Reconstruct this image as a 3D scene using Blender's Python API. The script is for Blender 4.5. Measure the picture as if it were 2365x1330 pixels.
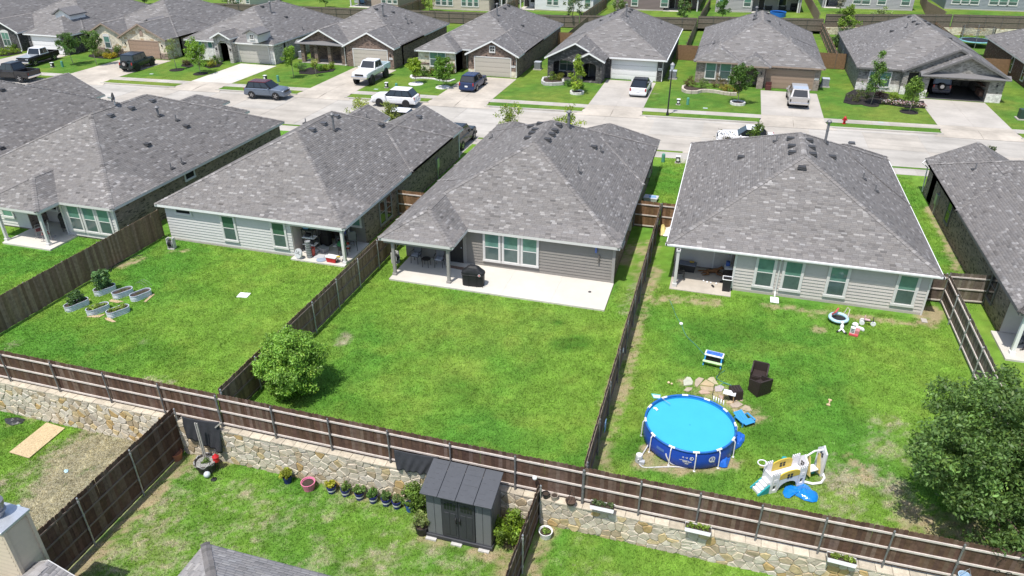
import bpy, math, random
import numpy as np
from mathutils import Vector, Matrix, Euler
R = math.radians
random.seed(7); RNG = np.random.default_rng(7)
for o in list(bpy.data.objects): bpy.data.objects.remove(o)
SC = bpy.context.scene; COL = SC.collection

# ------------------------------------------------------------------ camera, sky, sun, exposure
CAM_H, FPX, PITCH, YAW = 19.6, 1677.3, R(29.229), R(16.313)
cd = bpy.data.cameras.new('camera'); cam = bpy.data.objects.new('camera', cd); COL.objects.link(cam)
cam.location = (0, 0, CAM_H); cam.rotation_euler = (R(90) - PITCH, 0, YAW)
cd.sensor_width = 36; cd.lens = FPX / 2365 * 36; cd.clip_end = 3000; cd.clip_start = .5
SC.camera = cam
SUN_EL, SUN_AZ = R(67.5), R(18)        # shadows fall towards +Y turned SUN_AZ to +X
world = bpy.data.worlds.new('World'); SC.world = world; world.use_nodes = True
wn = world.node_tree.nodes; wl = world.node_tree.links; wn.clear()
wo = wn.new('ShaderNodeOutputWorld'); bg = wn.new('ShaderNodeBackground'); sk = wn.new('ShaderNodeTexSky')
sk.sky_type = 'NISHITA'; sk.sun_disc = False; sk.sun_elevation = SUN_EL; sk.sun_rotation = R(180) + SUN_AZ
sk.air_density = 1.0; sk.dust_density = 1.5; sk.ozone_density = 1.0
bg.inputs[1].default_value = .15
wl.new(sk.outputs[0], bg.inputs[0]); wl.new(bg.outputs[0], wo.inputs[0])
sd = bpy.data.lights.new('sun', 'SUN'); sd.energy = 4.0; sd.angle = R(.55); sd.color = (1, .955, .89)
sun = bpy.data.objects.new('sun', sd); COL.objects.link(sun)
dvec = Vector((math.sin(SUN_AZ) * math.cos(SUN_EL), math.cos(SUN_AZ) * math.cos(SUN_EL), -math.sin(SUN_EL)))
sun.rotation_euler = dvec.to_track_quat('-Z', 'Y').to_euler()
vs = SC.view_settings; vs.view_transform = 'Standard'; vs.look = 'None'; vs.exposure = .3; vs.gamma = 1; vs.use_curve_mapping = False
SC.cycles.max_bounces = 5; SC.cycles.diffuse_bounces = 3; SC.cycles.glossy_bounces = 2; SC.cycles.transmission_bounces = 3
SC.cycles.transparent_max_bounces = 4

# ------------------------------------------------------------------ point helper: where the line of sight through a photograph pixel meets a plane
_F = np.array([-math.sin(YAW) * math.cos(PITCH), math.cos(YAW) * math.cos(PITCH), -math.sin(PITCH)])
_Rt = np.array([math.cos(YAW), math.sin(YAW), 0.]); _D = np.cross(_F, _Rt); _M = np.array([_Rt, _D, _F])
def _ray(u, v): return _M.T @ np.array([(u - 1182.5) / FPX, (v - 665.) / FPX, 1.])
def at(u, v, z=0.):
    d = _ray(u, v); t = (z - CAM_H) / d[2]; return (t * d[0], t * d[1], z)
def aty(u, v, y):
    d = _ray(u, v); t = y / d[1]; return (t * d[0], y, CAM_H + t * d[2])

# ------------------------------------------------------------------ materials
MATS = {}
def nod(nt, t, **kw):
    n = nt.nodes.new(t)
    for k, v in kw.items(): setattr(n, k, v)
    return n
def mat(name, col, rough=.7, metal=0., var=.12, scale=6., bump=.15, bscale=60., spec=.4, objcol=False, attr=None, transl=0., dist=.01, big=0., streak=0.):
    if name in MATS: return MATS[name]
    m = bpy.data.materials.new(name); m.use_nodes = True; nt = m.node_tree; nt.nodes.clear()
    out = nod(nt, 'ShaderNodeOutputMaterial'); p = nod(nt, 'ShaderNodeBsdfPrincipled')
    p.inputs['Roughness'].default_value = rough; p.inputs['Metallic'].default_value = metal; p.inputs['Specular IOR Level'].default_value = spec
    geo = nod(nt, 'ShaderNodeNewGeometry')
    if objcol:
        src = nod(nt, 'ShaderNodeObjectInfo').outputs['Color']
    elif attr:
        a = nod(nt, 'ShaderNodeAttribute'); a.attribute_name = attr; src = a.outputs['Color']
    else:
        rgb = nod(nt, 'ShaderNodeRGB'); rgb.outputs[0].default_value = (*col, 1); src = rgb.outputs[0]
    n1 = nod(nt, 'ShaderNodeTexNoise'); n1.inputs['Scale'].default_value = scale; n1.inputs['Detail'].default_value = 6; n1.inputs['Roughness'].default_value = .65
    nt.links.new(geo.outputs['Position'], n1.inputs['Vector'])
    mr = nod(nt, 'ShaderNodeMapRange'); mr.inputs[1].default_value = .25; mr.inputs[2].default_value = .75
    mr.inputs[3].default_value = 1 - var; mr.inputs[4].default_value = 1 + var
    nt.links.new(n1.outputs[0], mr.inputs[0]); val = mr.outputs[0]
    if big:
        n3 = nod(nt, 'ShaderNodeTexNoise'); n3.inputs['Scale'].default_value = .35; n3.inputs['Detail'].default_value = 5
        nt.links.new(geo.outputs['Position'], n3.inputs['Vector'])
        m3 = nod(nt, 'ShaderNodeMapRange'); m3.inputs[1].default_value = .3; m3.inputs[2].default_value = .7; m3.inputs[3].default_value = 1 - big; m3.inputs[4].default_value = 1 + big
        nt.links.new(n3.outputs[0], m3.inputs[0]); mm = nod(nt, 'ShaderNodeMath', operation='MULTIPLY')
        nt.links.new(val, mm.inputs[0]); nt.links.new(m3.outputs[0], mm.inputs[1]); val = mm.outputs[0]
    if streak:
        sv = nod(nt, 'ShaderNodeVectorMath', operation='MULTIPLY'); sv.inputs[1].default_value = (.045, 1.1, 1); nt.links.new(geo.outputs['Position'], sv.inputs[0])
        n4 = nod(nt, 'ShaderNodeTexNoise'); n4.inputs['Scale'].default_value = 1.; n4.inputs['Detail'].default_value = 5; n4.inputs['Roughness'].default_value = .6; nt.links.new(sv.outputs[0], n4.inputs['Vector'])
        m4 = nod(nt, 'ShaderNodeMapRange'); m4.inputs[1].default_value = .3; m4.inputs[2].default_value = .62; m4.inputs[3].default_value = 1 - streak; m4.inputs[4].default_value = 1.04; nt.links.new(n4.outputs[0], m4.inputs[0])
        mm = nod(nt, 'ShaderNodeMath', operation='MULTIPLY'); nt.links.new(val, mm.inputs[0]); nt.links.new(m4.outputs[0], mm.inputs[1]); val = mm.outputs[0]
    mx = nod(nt, 'ShaderNodeVectorMath', operation='SCALE'); nt.links.new(src, mx.inputs[0]); nt.links.new(val, mx.inputs['Scale'])
    nt.links.new(mx.outputs[0], p.inputs['Base Color'])
    if bump:
        n2 = nod(nt, 'ShaderNodeTexNoise'); n2.inputs['Scale'].default_value = bscale; n2.inputs['Detail'].default_value = 4
        nt.links.new(geo.outputs['Position'], n2.inputs['Vector'])
        b = nod(nt, 'ShaderNodeBump'); b.inputs['Strength'].default_value = bump; b.inputs['Distance'].default_value = dist
        nt.links.new(n2.outputs[0], b.inputs['Height']); nt.links.new(b.outputs[0], p.inputs['Normal'])
    sh = p.outputs[0]
    if transl:
        tr = nod(nt, 'ShaderNodeBsdfTranslucent'); ms = nod(nt, 'ShaderNodeMixShader'); ms.inputs[0].default_value = transl
        sc = nod(nt, 'ShaderNodeVectorMath', operation='MULTIPLY'); sc.inputs[1].default_value = (1.5, 1.35, .6)
        nt.links.new(mx.outputs[0], sc.inputs[0]); nt.links.new(sc.outputs[0], tr.inputs[0])
        nt.links.new(sh, ms.inputs[1]); nt.links.new(tr.outputs[0], ms.inputs[2]); sh = ms.outputs[0]
    nt.links.new(sh, out.inputs[0]); MATS[name] = m; return m

def brick(name, c1, c2, mortar, axis='x', bw=.2, rh=.067, bumps=.6, msize=.012, third=None):
    """running-bond masonry laid in world metres; axis says which way the wall runs"""
    key = name + '_' + axis
    if key in MATS: return MATS[key]
    m = bpy.data.materials.new(key); m.use_nodes = True; nt = m.node_tree; nt.nodes.clear()
    out = nod(nt, 'ShaderNodeOutputMaterial'); p = nod(nt, 'ShaderNodeBsdfPrincipled'); p.inputs['Roughness'].default_value = .85
    geo = nod(nt, 'ShaderNodeNewGeometry'); sep = nod(nt, 'ShaderNodeSeparateXYZ'); nt.links.new(geo.outputs['Position'], sep.inputs[0])
    com = nod(nt, 'ShaderNodeCombineXYZ'); nt.links.new(sep.outputs[0 if axis == 'x' else 1], com.inputs[0]); nt.links.new(sep.outputs[2], com.inputs[1])
    t = nod(nt, 'ShaderNodeTexBrick'); nt.links.new(com.outputs[0], t.inputs['Vector'])
    t.inputs['Scale'].default_value = 1; t.inputs['Brick Width'].default_value = bw; t.inputs['Row Height'].default_value = rh; t.inputs['Mortar Size'].default_value = msize * .6
    t.inputs['Color1'].default_value = (*c1, 1); t.inputs['Color2'].default_value = (*c2, 1); t.inputs['Mortar'].default_value = (*mortar, 1); t.inputs['Bias'].default_value = -.1
    n1 = nod(nt, 'ShaderNodeTexNoise'); n1.inputs['Scale'].default_value = 3.5; n1.inputs['Detail'].default_value = 8; nt.links.new(geo.outputs['Position'], n1.inputs['Vector'])
    mr = nod(nt, 'ShaderNodeMapRange'); mr.inputs[1].default_value = .3; mr.inputs[2].default_value = .7; mr.inputs[3].default_value = .72; mr.inputs[4].default_value = 1.25
    nt.links.new(n1.outputs[0], mr.inputs[0]); src = t.outputs['Color']
    if third:
        v = nod(nt, 'ShaderNodeTexWhiteNoise'); v.noise_dimensions = '2D'
        q = nod(nt, 'ShaderNodeVectorMath', operation='SNAP'); q.inputs[1].default_value = (bw, rh, 1); nt.links.new(com.outputs[0], q.inputs[0]); nt.links.new(q.outputs[0], v.inputs['Vector'])
        gt = nod(nt, 'ShaderNodeMath', operation='GREATER_THAN'); gt.inputs[1].default_value = .87; nt.links.new(v.outputs['Value'], gt.inputs[0])
        mc = nod(nt, 'ShaderNodeMix', data_type='RGBA'); nt.links.new(gt.outputs[0], mc.inputs['Factor']); nt.links.new(src, mc.inputs['A']); mc.inputs['B'].default_value = (*third, 1); src = mc.outputs['Result']
    mx = nod(nt, 'ShaderNodeVectorMath', operation='SCALE'); nt.links.new(src, mx.inputs[0]); nt.links.new(mr.outputs[0], mx.inputs['Scale'])
    nt.links.new(mx.outputs[0], p.inputs['Base Color'])
    b = nod(nt, 'ShaderNodeBump'); b.inputs['Strength'].default_value = bumps; b.inputs['Distance'].default_value = .012; b.invert = True
    nt.links.new(t.outputs['Fac'], b.inputs['Height']); nt.links.new(b.outputs[0], p.inputs['Normal'])
    nt.links.new(p.outputs[0], out.inputs[0]); MATS[key] = m; return m

# ------------------------------------------------------------------ mesh builder
def parent_offset(p):
    v = Vector((0, 0, 0))
    while p is not None: v = v + p.location; p = p.parent
    return v
class MB:
    def __init__(s): s.v = []; s.f = []
    def add(s, vs, fs):
        n = len(s.v); s.v.extend([tuple(map(float, q)) for q in vs]); s.f.extend([tuple(i + n for i in f) for f in fs]); return s
    def box(s, x0, x1, y0, y1, z0, z1):
        return s.add([(x0, y0, z0), (x1, y0, z0), (x1, y1, z0), (x0, y1, z0), (x0, y0, z1), (x1, y0, z1), (x1, y1, z1), (x0, y1, z1)],
                     [(3, 2, 1, 0), (4, 5, 6, 7), (0, 1, 5, 4), (1, 2, 6, 5), (2, 3, 7, 6), (3, 0, 4, 7)])
    def cbox(s, cx, cy, cz, sx, sy, sz, rz=0., rx=0., ry=0.):
        m = Euler((rx, ry, rz)).to_matrix(); c = Vector((cx, cy, cz)); pts = []
        for z in (-.5, .5):
            for x, y in ((-.5, -.5), (.5, -.5), (.5, .5), (-.5, .5)): pts.append(c + m @ Vector((x * sx, y * sy, z * sz)))
        return s.add(pts, [(3, 2, 1, 0), (4, 5, 6, 7), (0, 1, 5, 4), (1, 2, 6, 5), (2, 3, 7, 6), (3, 0, 4, 7)])
    def poly(s, pts): return s.add(pts, [tuple(range(len(pts)))])
    def extr(s, pts, vec):
        n = len(pts); vec = Vector(vec); q = [Vector(p) + vec for p in pts]
        return s.add(list(pts) + q, [tuple(reversed(range(n))), tuple(range(n, 2 * n))] + [(i, (i + 1) % n, (i + 1) % n + n, i + n) for i in range(n)])
    def prism(s, p2, z0, z1): return s.extr([(x, y, z0) for x, y in p2], (0, 0, z1 - z0))
    def tube(s, pts, r, n=6, r2=None, cap=True):
        pts = [Vector(p) for p in pts]; N = len(pts); rings = []; pu = None
        for i, p in enumerate(pts):
            d = (pts[min(i + 1, N - 1)] - pts[max(i - 1, 0)]).normalized()
            u = d.cross(Vector((0, 0, 1))) if pu is None else pu - d * pu.dot(d)
            if u.length < 1e-4: u = d.cross(Vector((1, 0, 0)))
            u.normalize(); w = d.cross(u); pu = u; rr = r if r2 is None else r + (r2 - r) * i / max(1, N - 1)
            rings.append([p + (u * math.cos(a) + w * math.sin(a)) * rr for a in [2 * math.pi * k / n for k in range(n)]])
        vs = [q for g in rings for q in g]; fs = []
        for i in range(N - 1):
            for k in range(n): fs.append((i * n + k, i * n + (k + 1) % n, (i + 1) * n + (k + 1) % n, (i + 1) * n + k))
        if cap: fs += [tuple(reversed(range(n))), tuple(range((N - 1) * n, N * n))]
        return s.add(vs, fs)
    def cyl(s, p0, p1, r0, r1=None, n=12): return s.tube([p0, p1], r0, n, r1 if r1 is not None else r0)
    def lathe(s, prof, n=16, c=(0, 0, 0), sy=1.):
        vs = []; fs = []
        for r, z in prof:
            for k in range(n):
                a = 2 * math.pi * k / n; vs.append((c[0] + r * math.cos(a), c[1] + r * sy * math.sin(a), c[2] + z))
        for i in range(len(prof) - 1):
            for k in range(n): fs.append((i * n + k, i * n + (k + 1) % n, (i + 1) * n + (k + 1) % n, (i + 1) * n + k))
        fs += [tuple(reversed(range(n))), tuple(range((len(prof) - 1) * n, len(prof) * n))]
        return s.add(vs, fs)
    def ball(s, c, rx, ry=None, rz=None, n=10, m=6):
        ry = ry or rx; rz = rz or rx; prof = []
        vs = []; fs = []
        for j in range(m + 1):
            t = math.pi * j / m - math.pi / 2; rr = max(math.cos(t), .02)
            for k in range(n):
                a = 2 * math.pi * k / n; vs.append((c[0] + rx * rr * math.cos(a), c[1] + ry * rr * math.sin(a), c[2] + rz * math.sin(t)))
        for j in range(m):
            for k in range(n): fs.append((j * n + k, j * n + (k + 1) % n, (j + 1) * n + (k + 1) % n, (j + 1) * n + k))
        fs += [tuple(reversed(range(n))), tuple(range(m * n, (m + 1) * n))]
        return s.add(vs, fs)
    def obj(s, name, m, parent=None, smooth=False, bevel=0., world=False, loc=None, col=None):
        me = bpy.data.meshes.new(name)
        off = parent_offset(parent) if (world and parent) else Vector((0, 0, 0))
        v = s.v if off.length == 0 else [(a - off.x, b - off.y, c - off.z) for a, b, c in s.v]
        me.from_pydata(v, [], s.f); me.update()
        if m: me.materials.append(m)
        if smooth: me.polygons.foreach_set('use_smooth', [True] * len(me.polygons))
        o = bpy.data.objects.new(name, me); COL.objects.link(o)
        if parent: o.parent = parent
        if loc is not None: o.location = Vector(loc)
        if bevel:
            b = o.modifiers.new('b', 'BEVEL'); b.width = bevel; b.segments = 2; b.limit_method = 'ANGLE'
        if col: o.color = (*col, 1)
        return o
def npmesh(name, verts, faces4, m, parent=None, cols=None, smooth=False, dom='FACE'):
    """fast mesh from numpy: verts (N,3), faces (M,3 or 4), one colour per face"""
    me = bpy.data.meshes.new(name); k = faces4.shape[1]; nf = len(faces4)
    me.vertices.add(len(verts)); me.vertices.foreach_set('co', verts.astype(np.float32).ravel())
    me.loops.add(nf * k); me.loops.foreach_set('vertex_index', faces4.astype(np.int32).ravel())
    me.polygons.add(nf); me.polygons.foreach_set('loop_start', np.arange(0, nf * k, k, dtype=np.int32))
    if cols is not None:
        a = me.attributes.new('tint', 'FLOAT_COLOR', dom); c4 = np.ones((len(cols), 4), np.float32); c4[:, :3] = cols; a.data.foreach_set('color', c4.ravel())
    me.update(calc_edges=True); me.materials.append(m)
    if smooth: me.polygons.foreach_set('use_smooth', [True] * nf)
    o = bpy.data.objects.new(name, me); COL.objects.link(o)
    if parent: o.parent = parent
    return o
def tag(o, label, cat, group=None, kind=None):
    o['label'] = label; o['category'] = cat
    if group: o['group'] = group
    if kind: o['kind'] = kind
    return o
def T(name, label, cat, loc=(0, 0, 0), rz=0., group=None):
    o = bpy.data.objects.new(name, None); o.empty_display_size = .3; COL.objects.link(o)
    o.location = loc; o.rotation_euler = (0, 0, rz); return tag(o, label, cat, group)
def structure(o): o['kind'] = 'structure'; return o
def child(name, mesh, parent, loc=(0, 0, 0), rz=0., col=None, rot=None):
    o = bpy.data.objects.new(name, mesh); COL.objects.link(o); o.parent = parent; o.location = loc
    o.rotation_euler = rot if rot else (0, 0, rz)
    if col is not None: o.color = (*col, 1)
    return o
def dup(root, loc, rz=None, label=None, group=None):
    r = root.copy(); COL.objects.link(r); r.location = loc
    if rz is not None: r.rotation_euler = (0, 0, rz)
    if label: r['label'] = label
    if group: r['group'] = group
    for ch in list(root.children):
        c = ch.copy(); COL.objects.link(c); c.parent = r
        for g in ch.children:
            d = g.copy(); COL.objects.link(d); d.parent = c
    return r

# common materials
CONC = mat('concrete', (.42, .39, .35), .9, var=.07, scale=2.2, bump=.2, bscale=90, big=.13)
CONC_NEW = mat('new_concrete', (.56, .53, .475), .9, var=.05, scale=3, bump=.15, bscale=90, big=.08)
CONC_WARM = mat('warm_concrete', (.44, .395, .335), .9, var=.1, scale=2.2, bump=.2, bscale=90, big=.22)
TRIM = mat('trim_paint', (.62, .61, .59), .55, var=.04, bump=.05)
WHITE = mat('white_paint', (.78, .78, .77), .5, var=.04, bump=.05)
WPLAS = mat('white_plastic', (.8, .8, .8), .4, var=.03, bump=.03)
BLACKM = mat('black_metal', (.02, .02, .021), .45, var=.1, bump=.05)
BLACKP = mat('black_plastic', (.022, .022, .024), .55, var=.15, bump=.1)
STEEL = mat('galvanised_steel', (.52, .53, .54), .42, .75, var=.12, scale=8, bump=.08)
PIPEGREY = mat('vent_pipe_metal', (.2, .2, .205), .55, .2, var=.1)
DARKV = mat('dark_vent', (.05, .05, .052), .6, var=.15)
GLASS_UP = mat('window_glass_blind', (.115, .235, .195), .07, var=.3, scale=1.3, bump=0, spec=.8)
GLASS_LO = mat('window_glass_screen', (.075, .115, .11), .12, var=.2, scale=3, bump=0, spec=.7)
GLASS_DK = mat('window_glass_dark', (.02, .024, .026), .1, var=.2, scale=3, bump=0, spec=.45)
SOIL = mat('garden_soil', (.055, .04, .03), .95, var=.4, scale=12, bump=1., bscale=40, dist=.03)
MULCH = mat('black_mulch', (.022, .018, .017), .95, var=.5, scale=25, bump=1., bscale=40, dist=.03)
WOOD = mat('light_wood', (.45, .3, .16), .7, var=.2, scale=9, bump=.2)
RUBBER = mat('tyre_rubber', (.016, .016, .017), .8, var=.15, bump=.15)
CHROME = mat('chrome', (.75, .75, .76), .15, 1., var=.05, bump=0)
RIM = mat('alloy_rim', (.5, .5, .52), .3, .9, var=.05, bump=0)
LAMPW = mat('lamp_lens', (.75, .77, .8), .1, var=.1, bump=0, spec=.8)
LAMPR = mat('red_lens', (.35, .012, .012), .15, var=.1, bump=0, spec=.7)
CARGLASS = mat('car_glass', (.012, .016, .02), .05, var=.1, bump=0, spec=.9)
# ------------------------------------------------------------------ numpy value noise for lawns
_LAT = RNG.random((512, 512))
def vnoise(x, y, s, seed=0):
    x = np.asarray(x) * s + seed * 37.7; y = np.asarray(y) * s + seed * 91.3
    xi = np.floor(x).astype(int); yi = np.floor(y).astype(int); fx = x - xi; fy = y - yi
    fx = fx * fx * (3 - 2 * fx); fy = fy * fy * (3 - 2 * fy)
    g = lambda a, b: _LAT[a % 512, b % 512]
    return (g(xi, yi) * (1 - fx) + g(xi + 1, yi) * fx) * (1 - fy) + (g(xi, yi + 1) * (1 - fx) + g(xi + 1, yi + 1) * fx) * fy
def fbm(x, y, s, o=4, seed=0):
    t = 0; a = .5; n = 0
    for k in range(o): t = t + a * vnoise(x, y, s * 2 ** k, seed + k); n += a; a *= .55
    return t / n
def segdist(x, y, pts):
    d = np.full(np.shape(x), 1e9)
    if len(pts) == 1: return np.hypot(x - pts[0][0], y - pts[0][1])
    for (ax, ay), (bx, by) in zip(pts[:-1], pts[1:]):
        L = (bx - ax) ** 2 + (by - ay) ** 2 + 1e-9; t = np.clip(((x - ax) * (bx - ax) + (y - ay) * (by - ay)) / L, 0, 1)
        d = np.minimum(d, np.hypot(x - ax - t * (bx - ax), y - ay - t * (by - ay)))
    return d
_P = lambda *q, z=0.: [at(u, v, z)[:2] for u, v in q]
# worn places of the lawns: (kind, polyline, radius, strength); kinds: d bare soil, s straw, k lush dark tuft grass, y yellowish
WEAR = [
    ('d', [(-2.75, 19.5), (-2.75, 32), (-2.6, 38)], .75, .85), ('d', _P((1500, 560), (1480, 640)), .9, .6), ('d', _P((1490, 700), (1560, 690), (1650, 700)), .7, .9),
    ('d', _P((1440, 600), (1470, 560)), 1.0, .75), ('d', _P((1320, 640),), .2, 0), ('s', _P((790, 790), (800, 775)), .5, .95), ('s', _P((1480, 660), (1450, 720)), .8, .6),
    ('d', _P((1890, 762),), .55, .95), ('d', _P((1885, 728),), .6, .7), ('d', _P((1610, 690),), .8, .8), ('d', _P((1765, 704), (1900, 722), (2110, 748)), .4, .85), ('d', _P((2150, 720), (2140, 745)), .8, 1.2),
    ('d', _P((2000, 1105), (1960, 1055)), .4, .9), ('s', _P((1930, 1105), (2010, 1095), (2060, 1120)), 1.1, .9), ('s', _P((2050, 1140), (2100, 1180)), 1.3, .6), ('d', _P((2180, 1240), (2300, 1260), (2350, 1200)), 2.1, .85),
    ('d', _P((1500, 1040), (1480, 1070), (1570, 1085), (1690, 1070)), .55, 1.0), ('d', _P((1620, 900), (1700, 930), (1740, 960)), 1.0, .8), ('d', _P((1580, 880),), .6, .8),
    ('d', _P((285, 612), (318, 600)), .7, 1.0), ('d', _P((400, 580), (430, 578)), .35, .9), ('s', _P((25, 800),), .7, .5), ('s', _P((330, 790),), .4, .7),
    ('y', _P((1000, 740), (1250, 760)), 3.2, .8), ('y', _P((1050, 860),), 2.2, .5), ('k', _P((1300, 795), (1340, 790)), .9, .9), ('k', _P((1288, 745),), .35, 1), ('k', _P((1040, 890), (1080, 905)), 1.0, .6),
    ('k', _P((760, 920), (860, 960)), 1.0, .5), ('k', _P((1500, 1010), (1470, 1040)), .8, .7), ('k', _P((1740, 900), (1760, 1000)), 1.0, .7), ('k', _P((1640, 760), (1740, 770)), 1.5, .6), ('k', _P((270, 750), (420, 840)), 1.0, .4),
    ('d', [(-19.75, 9), (-19.75, 18.9)], .6, .95), ('s', [(-19.1, 9), (-19.2, 18)], .9, .5), ('d', [(-4.9, 13), (-4.9, 18.6)], .6, .95), ('d', [(-5.2, 16), (-5.4, 18.6)], .6, .8), ('d', [(-4.1, 11), (-4.1, 18.6)], .6, .95),
    ('d', [(-19.4, 18.6), (-18, 18.75)], .4, .8), ('d', [(-14, 18.8), (-9, 18.8)], .35, .7), ('d', [(-8.6, 17.4), (-6, 17.3)], .35, .8), ('s', _P((560, 1125), (580, 1140), z=-1.75), .7, .7), ('s', _P((560, 1250), (700, 1240), z=-1.75), 2.0, .35), ('s', _P((1000, 1240), (1100, 1290), z=-1.75), 1.5, .5),
    ('s', _P((70, 1190), (160, 1160), (230, 1040), (280, 1010), z=-1.8), 1.5, 1.3), ('s', _P((180, 1080), (90, 1260), z=-1.8), 1.9, 1.3), ('s', _P((330, 1005), (250, 1090), (130, 1230), z=-1.8), 2.1, 1.5), ('s', _P((210, 1060), (150, 1150), (40, 1250), z=-1.8), 2.6, 1.6), ('s', _P((270, 1000), (200, 1010), (20, 1120), z=-1.8), 1.1, .8), ('d', _P((20, 970), (60, 975), z=-1.8), .8, .5), ('d', _P((250, 985), (330, 1010), z=-1.8), .5, .6),
    ('s', [(-16, 14), (-8, 13)], 7.5, .42), ('s', [(-2, 14), (9, 13)], 6, .3), ('s', [(5, 20.3), (9, 26)], 2.5, .35), ('d', _P((2150, 480), (2190, 560), (2210, 620)), .55, .9), ('d', _P((2290, 640), (2290, 690)), .5, .8), ('s', _P((1510, 215),), .8, .6), ('y', _P((1300, 215), (1220, 225)), 3, .6), ('y', _P((600, 190), (250, 190)), 3, .6), ('y', _P((2050, 270), (2280, 240)), 4, .7), ('k', _P((1640, 225), (1700, 235)), 3, .4),
]
WEAR = [w for w in WEAR if w[3] > 0]
def wear_masks(x, y):
    out = {k: np.zeros(np.shape(x)) for k in 'dsky'}
    for k, pts, r, st in WEAR:
        m = st * np.clip(1.6 * (1 - segdist(x, y, pts) / r) , 0, 1); out[k] = np.maximum(out[k], m)
    return out
def lawn_colour(x, y, base=(.172, .312, .044), gain=1.):
    """albedo of turf at x, y: patches of lusher and yellower grass, straw and bare soil"""
    n1 = fbm(x, y, .22, 4, 1); n2 = fbm(x, y, .9, 4, 5); n3 = fbm(x, y, 3.1, 3, 9); m = wear_masks(x, y)
    lush = np.array([.105, .262, .036]); yel = np.array([.245, .335, .06]); mid = np.array(base)
    t = np.clip((n1 - .36) / .3, 0, 1)[..., None]; c = lush * (1 - t) + mid * t
    t = np.clip((n2 - .5) / .25, 0, 1)[..., None] * .4; c = c * (1 - t) + yel * t
    t = np.clip(m['y'] * (.35 + n2), 0, 1)[..., None] * .75; c = c * (1 - t) + yel * t
    t = np.clip(m['k'] * (.5 + n3), 0, 1)[..., None] * .8; c = c * (1 - t) + np.array([.06, .175, .02]) * t
    n5 = fbm(x, y, 1.9, 3, 21); c = c * ((.68 + .64 * n3) * (.84 + .32 * n5))[..., None]
    n4 = fbm(x, y, 9., 2, 14); brk = (n3 - .5) * .9 + (n2 - .5) * .8 + (n4 - .5) * 1.0
    ts = .85 * np.clip((m['s'] * .8 + brk - .3) / .6, 0, 1) * np.clip(m['s'] * 4, 0, 1); td = .9 * np.clip((m['d'] * .85 + brk - .35) / .55, 0, 1) * np.clip(m['d'] * 4, 0, 1)
    c = c * (1 - ts[..., None]) + np.array([.39, .335, .26]) * (.7 + .6 * n3)[..., None] * ts[..., None]
    c = c * (1 - td[..., None]) + np.array([.40, .32, .2]) * (.75 + .5 * n3)[..., None] * td[..., None]
    return c * gain * 1.12, td, ts
TURF = mat('turf', (0, 0, 0), .95, var=.4, scale=26, bump=1., bscale=55, attr='tint', spec=.1, dist=.05)
TURF_FAR = mat('turf_far', (0, 0, 0), .95, var=.38, scale=9, bump=.8, bscale=30, attr='tint', spec=.1, dist=.05)
BLADE = mat('grass_blades', (0, 0, 0), .6, var=.25, scale=14, bump=0, attr='tint', spec=.25, transl=.3)
def sheet(name, x0, x1, ya, yb, nx, ny, zf, m, gain=.92):
    xs = np.linspace(x0, x1, nx + 1); t = np.linspace(0, 1, ny + 1); X, Tt = np.meshgrid(xs, t)
    A = np.vectorize(ya)(X) if callable(ya) else ya; B = np.vectorize(yb)(X) if callable(yb) else yb
    Y = A + (B - A) * Tt; Z = zf(X, Y) if callable(zf) else np.full_like(X, zf)
    V = np.stack([X, Y, Z], -1).reshape(-1, 3)
    i = np.arange(ny)[:, None] * (nx + 1) + np.arange(nx)[None]; F = np.stack([i, i + 1, i + nx + 2, i + nx + 1], -1).reshape(-1, 4)
    c, _, _ = lawn_colour(V[:, 0], V[:, 1], gain=gain)
    if m is TURF_FAR: c = c * np.array([.76, .66, .72])       # front lawns: shorter, drier turf
    return structure(npmesh(name, V, F, m, cols=c, dom='POINT'))
def tilt(x, y, amt=.04): return (fbm(x, y, .25, 3, 3) - .5) * amt * 2
YB = lambda x: 73.0 + .065 * x            # house-side edge of the far pavement
structure(npmesh('terrain', np.array([[-1500, 19.4, -.5], [1500, 19.4, -.5], [1500, 2600, -.5], [-1500, 2600, -.5.__float__()]], float), np.array([[0, 1, 2, 3]]), TURF_FAR, cols=np.array([[.09, .14, .03]])))
structure(npmesh('lower_terrain', np.array([[-1500, -1200, -2.1], [1500, -1200, -2.1], [1500, 19.15, -2.1], [-1500, 19.15, -2.1]], float), np.array([[0, 1, 2, 3]]), TURF_FAR, cols=np.array([[.09, .14, .03]])))
sheet('lawn', -60, 26, 19.2, lambda x: YB(x) - 14.8, 430, 200, lambda x, y: tilt(x, y) * np.clip((y - 19.2) / 2, 0, 1) * np.clip((33 - y) / 2, 0, 1) - .002, TURF)
sheet('side_lawn', 26, 120, 19.2, lambda x: YB(x) - 14.8, 90, 50, -.003, TURF_FAR); sheet('side_lawn', -150, -60, 19.2, lambda x: YB(x) - 14.8, 90, 50, -.003, TURF_FAR)
sheet('lower_lawn', -34, -4.5, 4, 19.1, 150, 76, lambda x, y: -1.76 + tilt(x, y, .03), TURF); sheet('lower_lawn', -4.5, 20, 4, 19.1, 122, 76, lambda x, y: -1.25 + tilt(x, y, .03), TURF)
sheet('front_lawn', -110, 45, lambda x: YB(x), lambda x: YB(x) + 48, 520, 160, -.002, TURF_FAR)
sheet('verge', -150, 120, lambda x: YB(x) - 13.3, lambda x: YB(x) - 12.85, 700, 2, .0, TURF_FAR)
def zg(x): return np.interp(x, [-60, -25, -8, 12, 30, 50], [0, .15, .45, 1.05, 1.1, 1.15])
def yfar(x): return float(np.interp(x, [-120, -60, -25, -7, 13, 32, 50], [108.5, 112, 114.5, 117, 120, 125.3, 127]))
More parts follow.
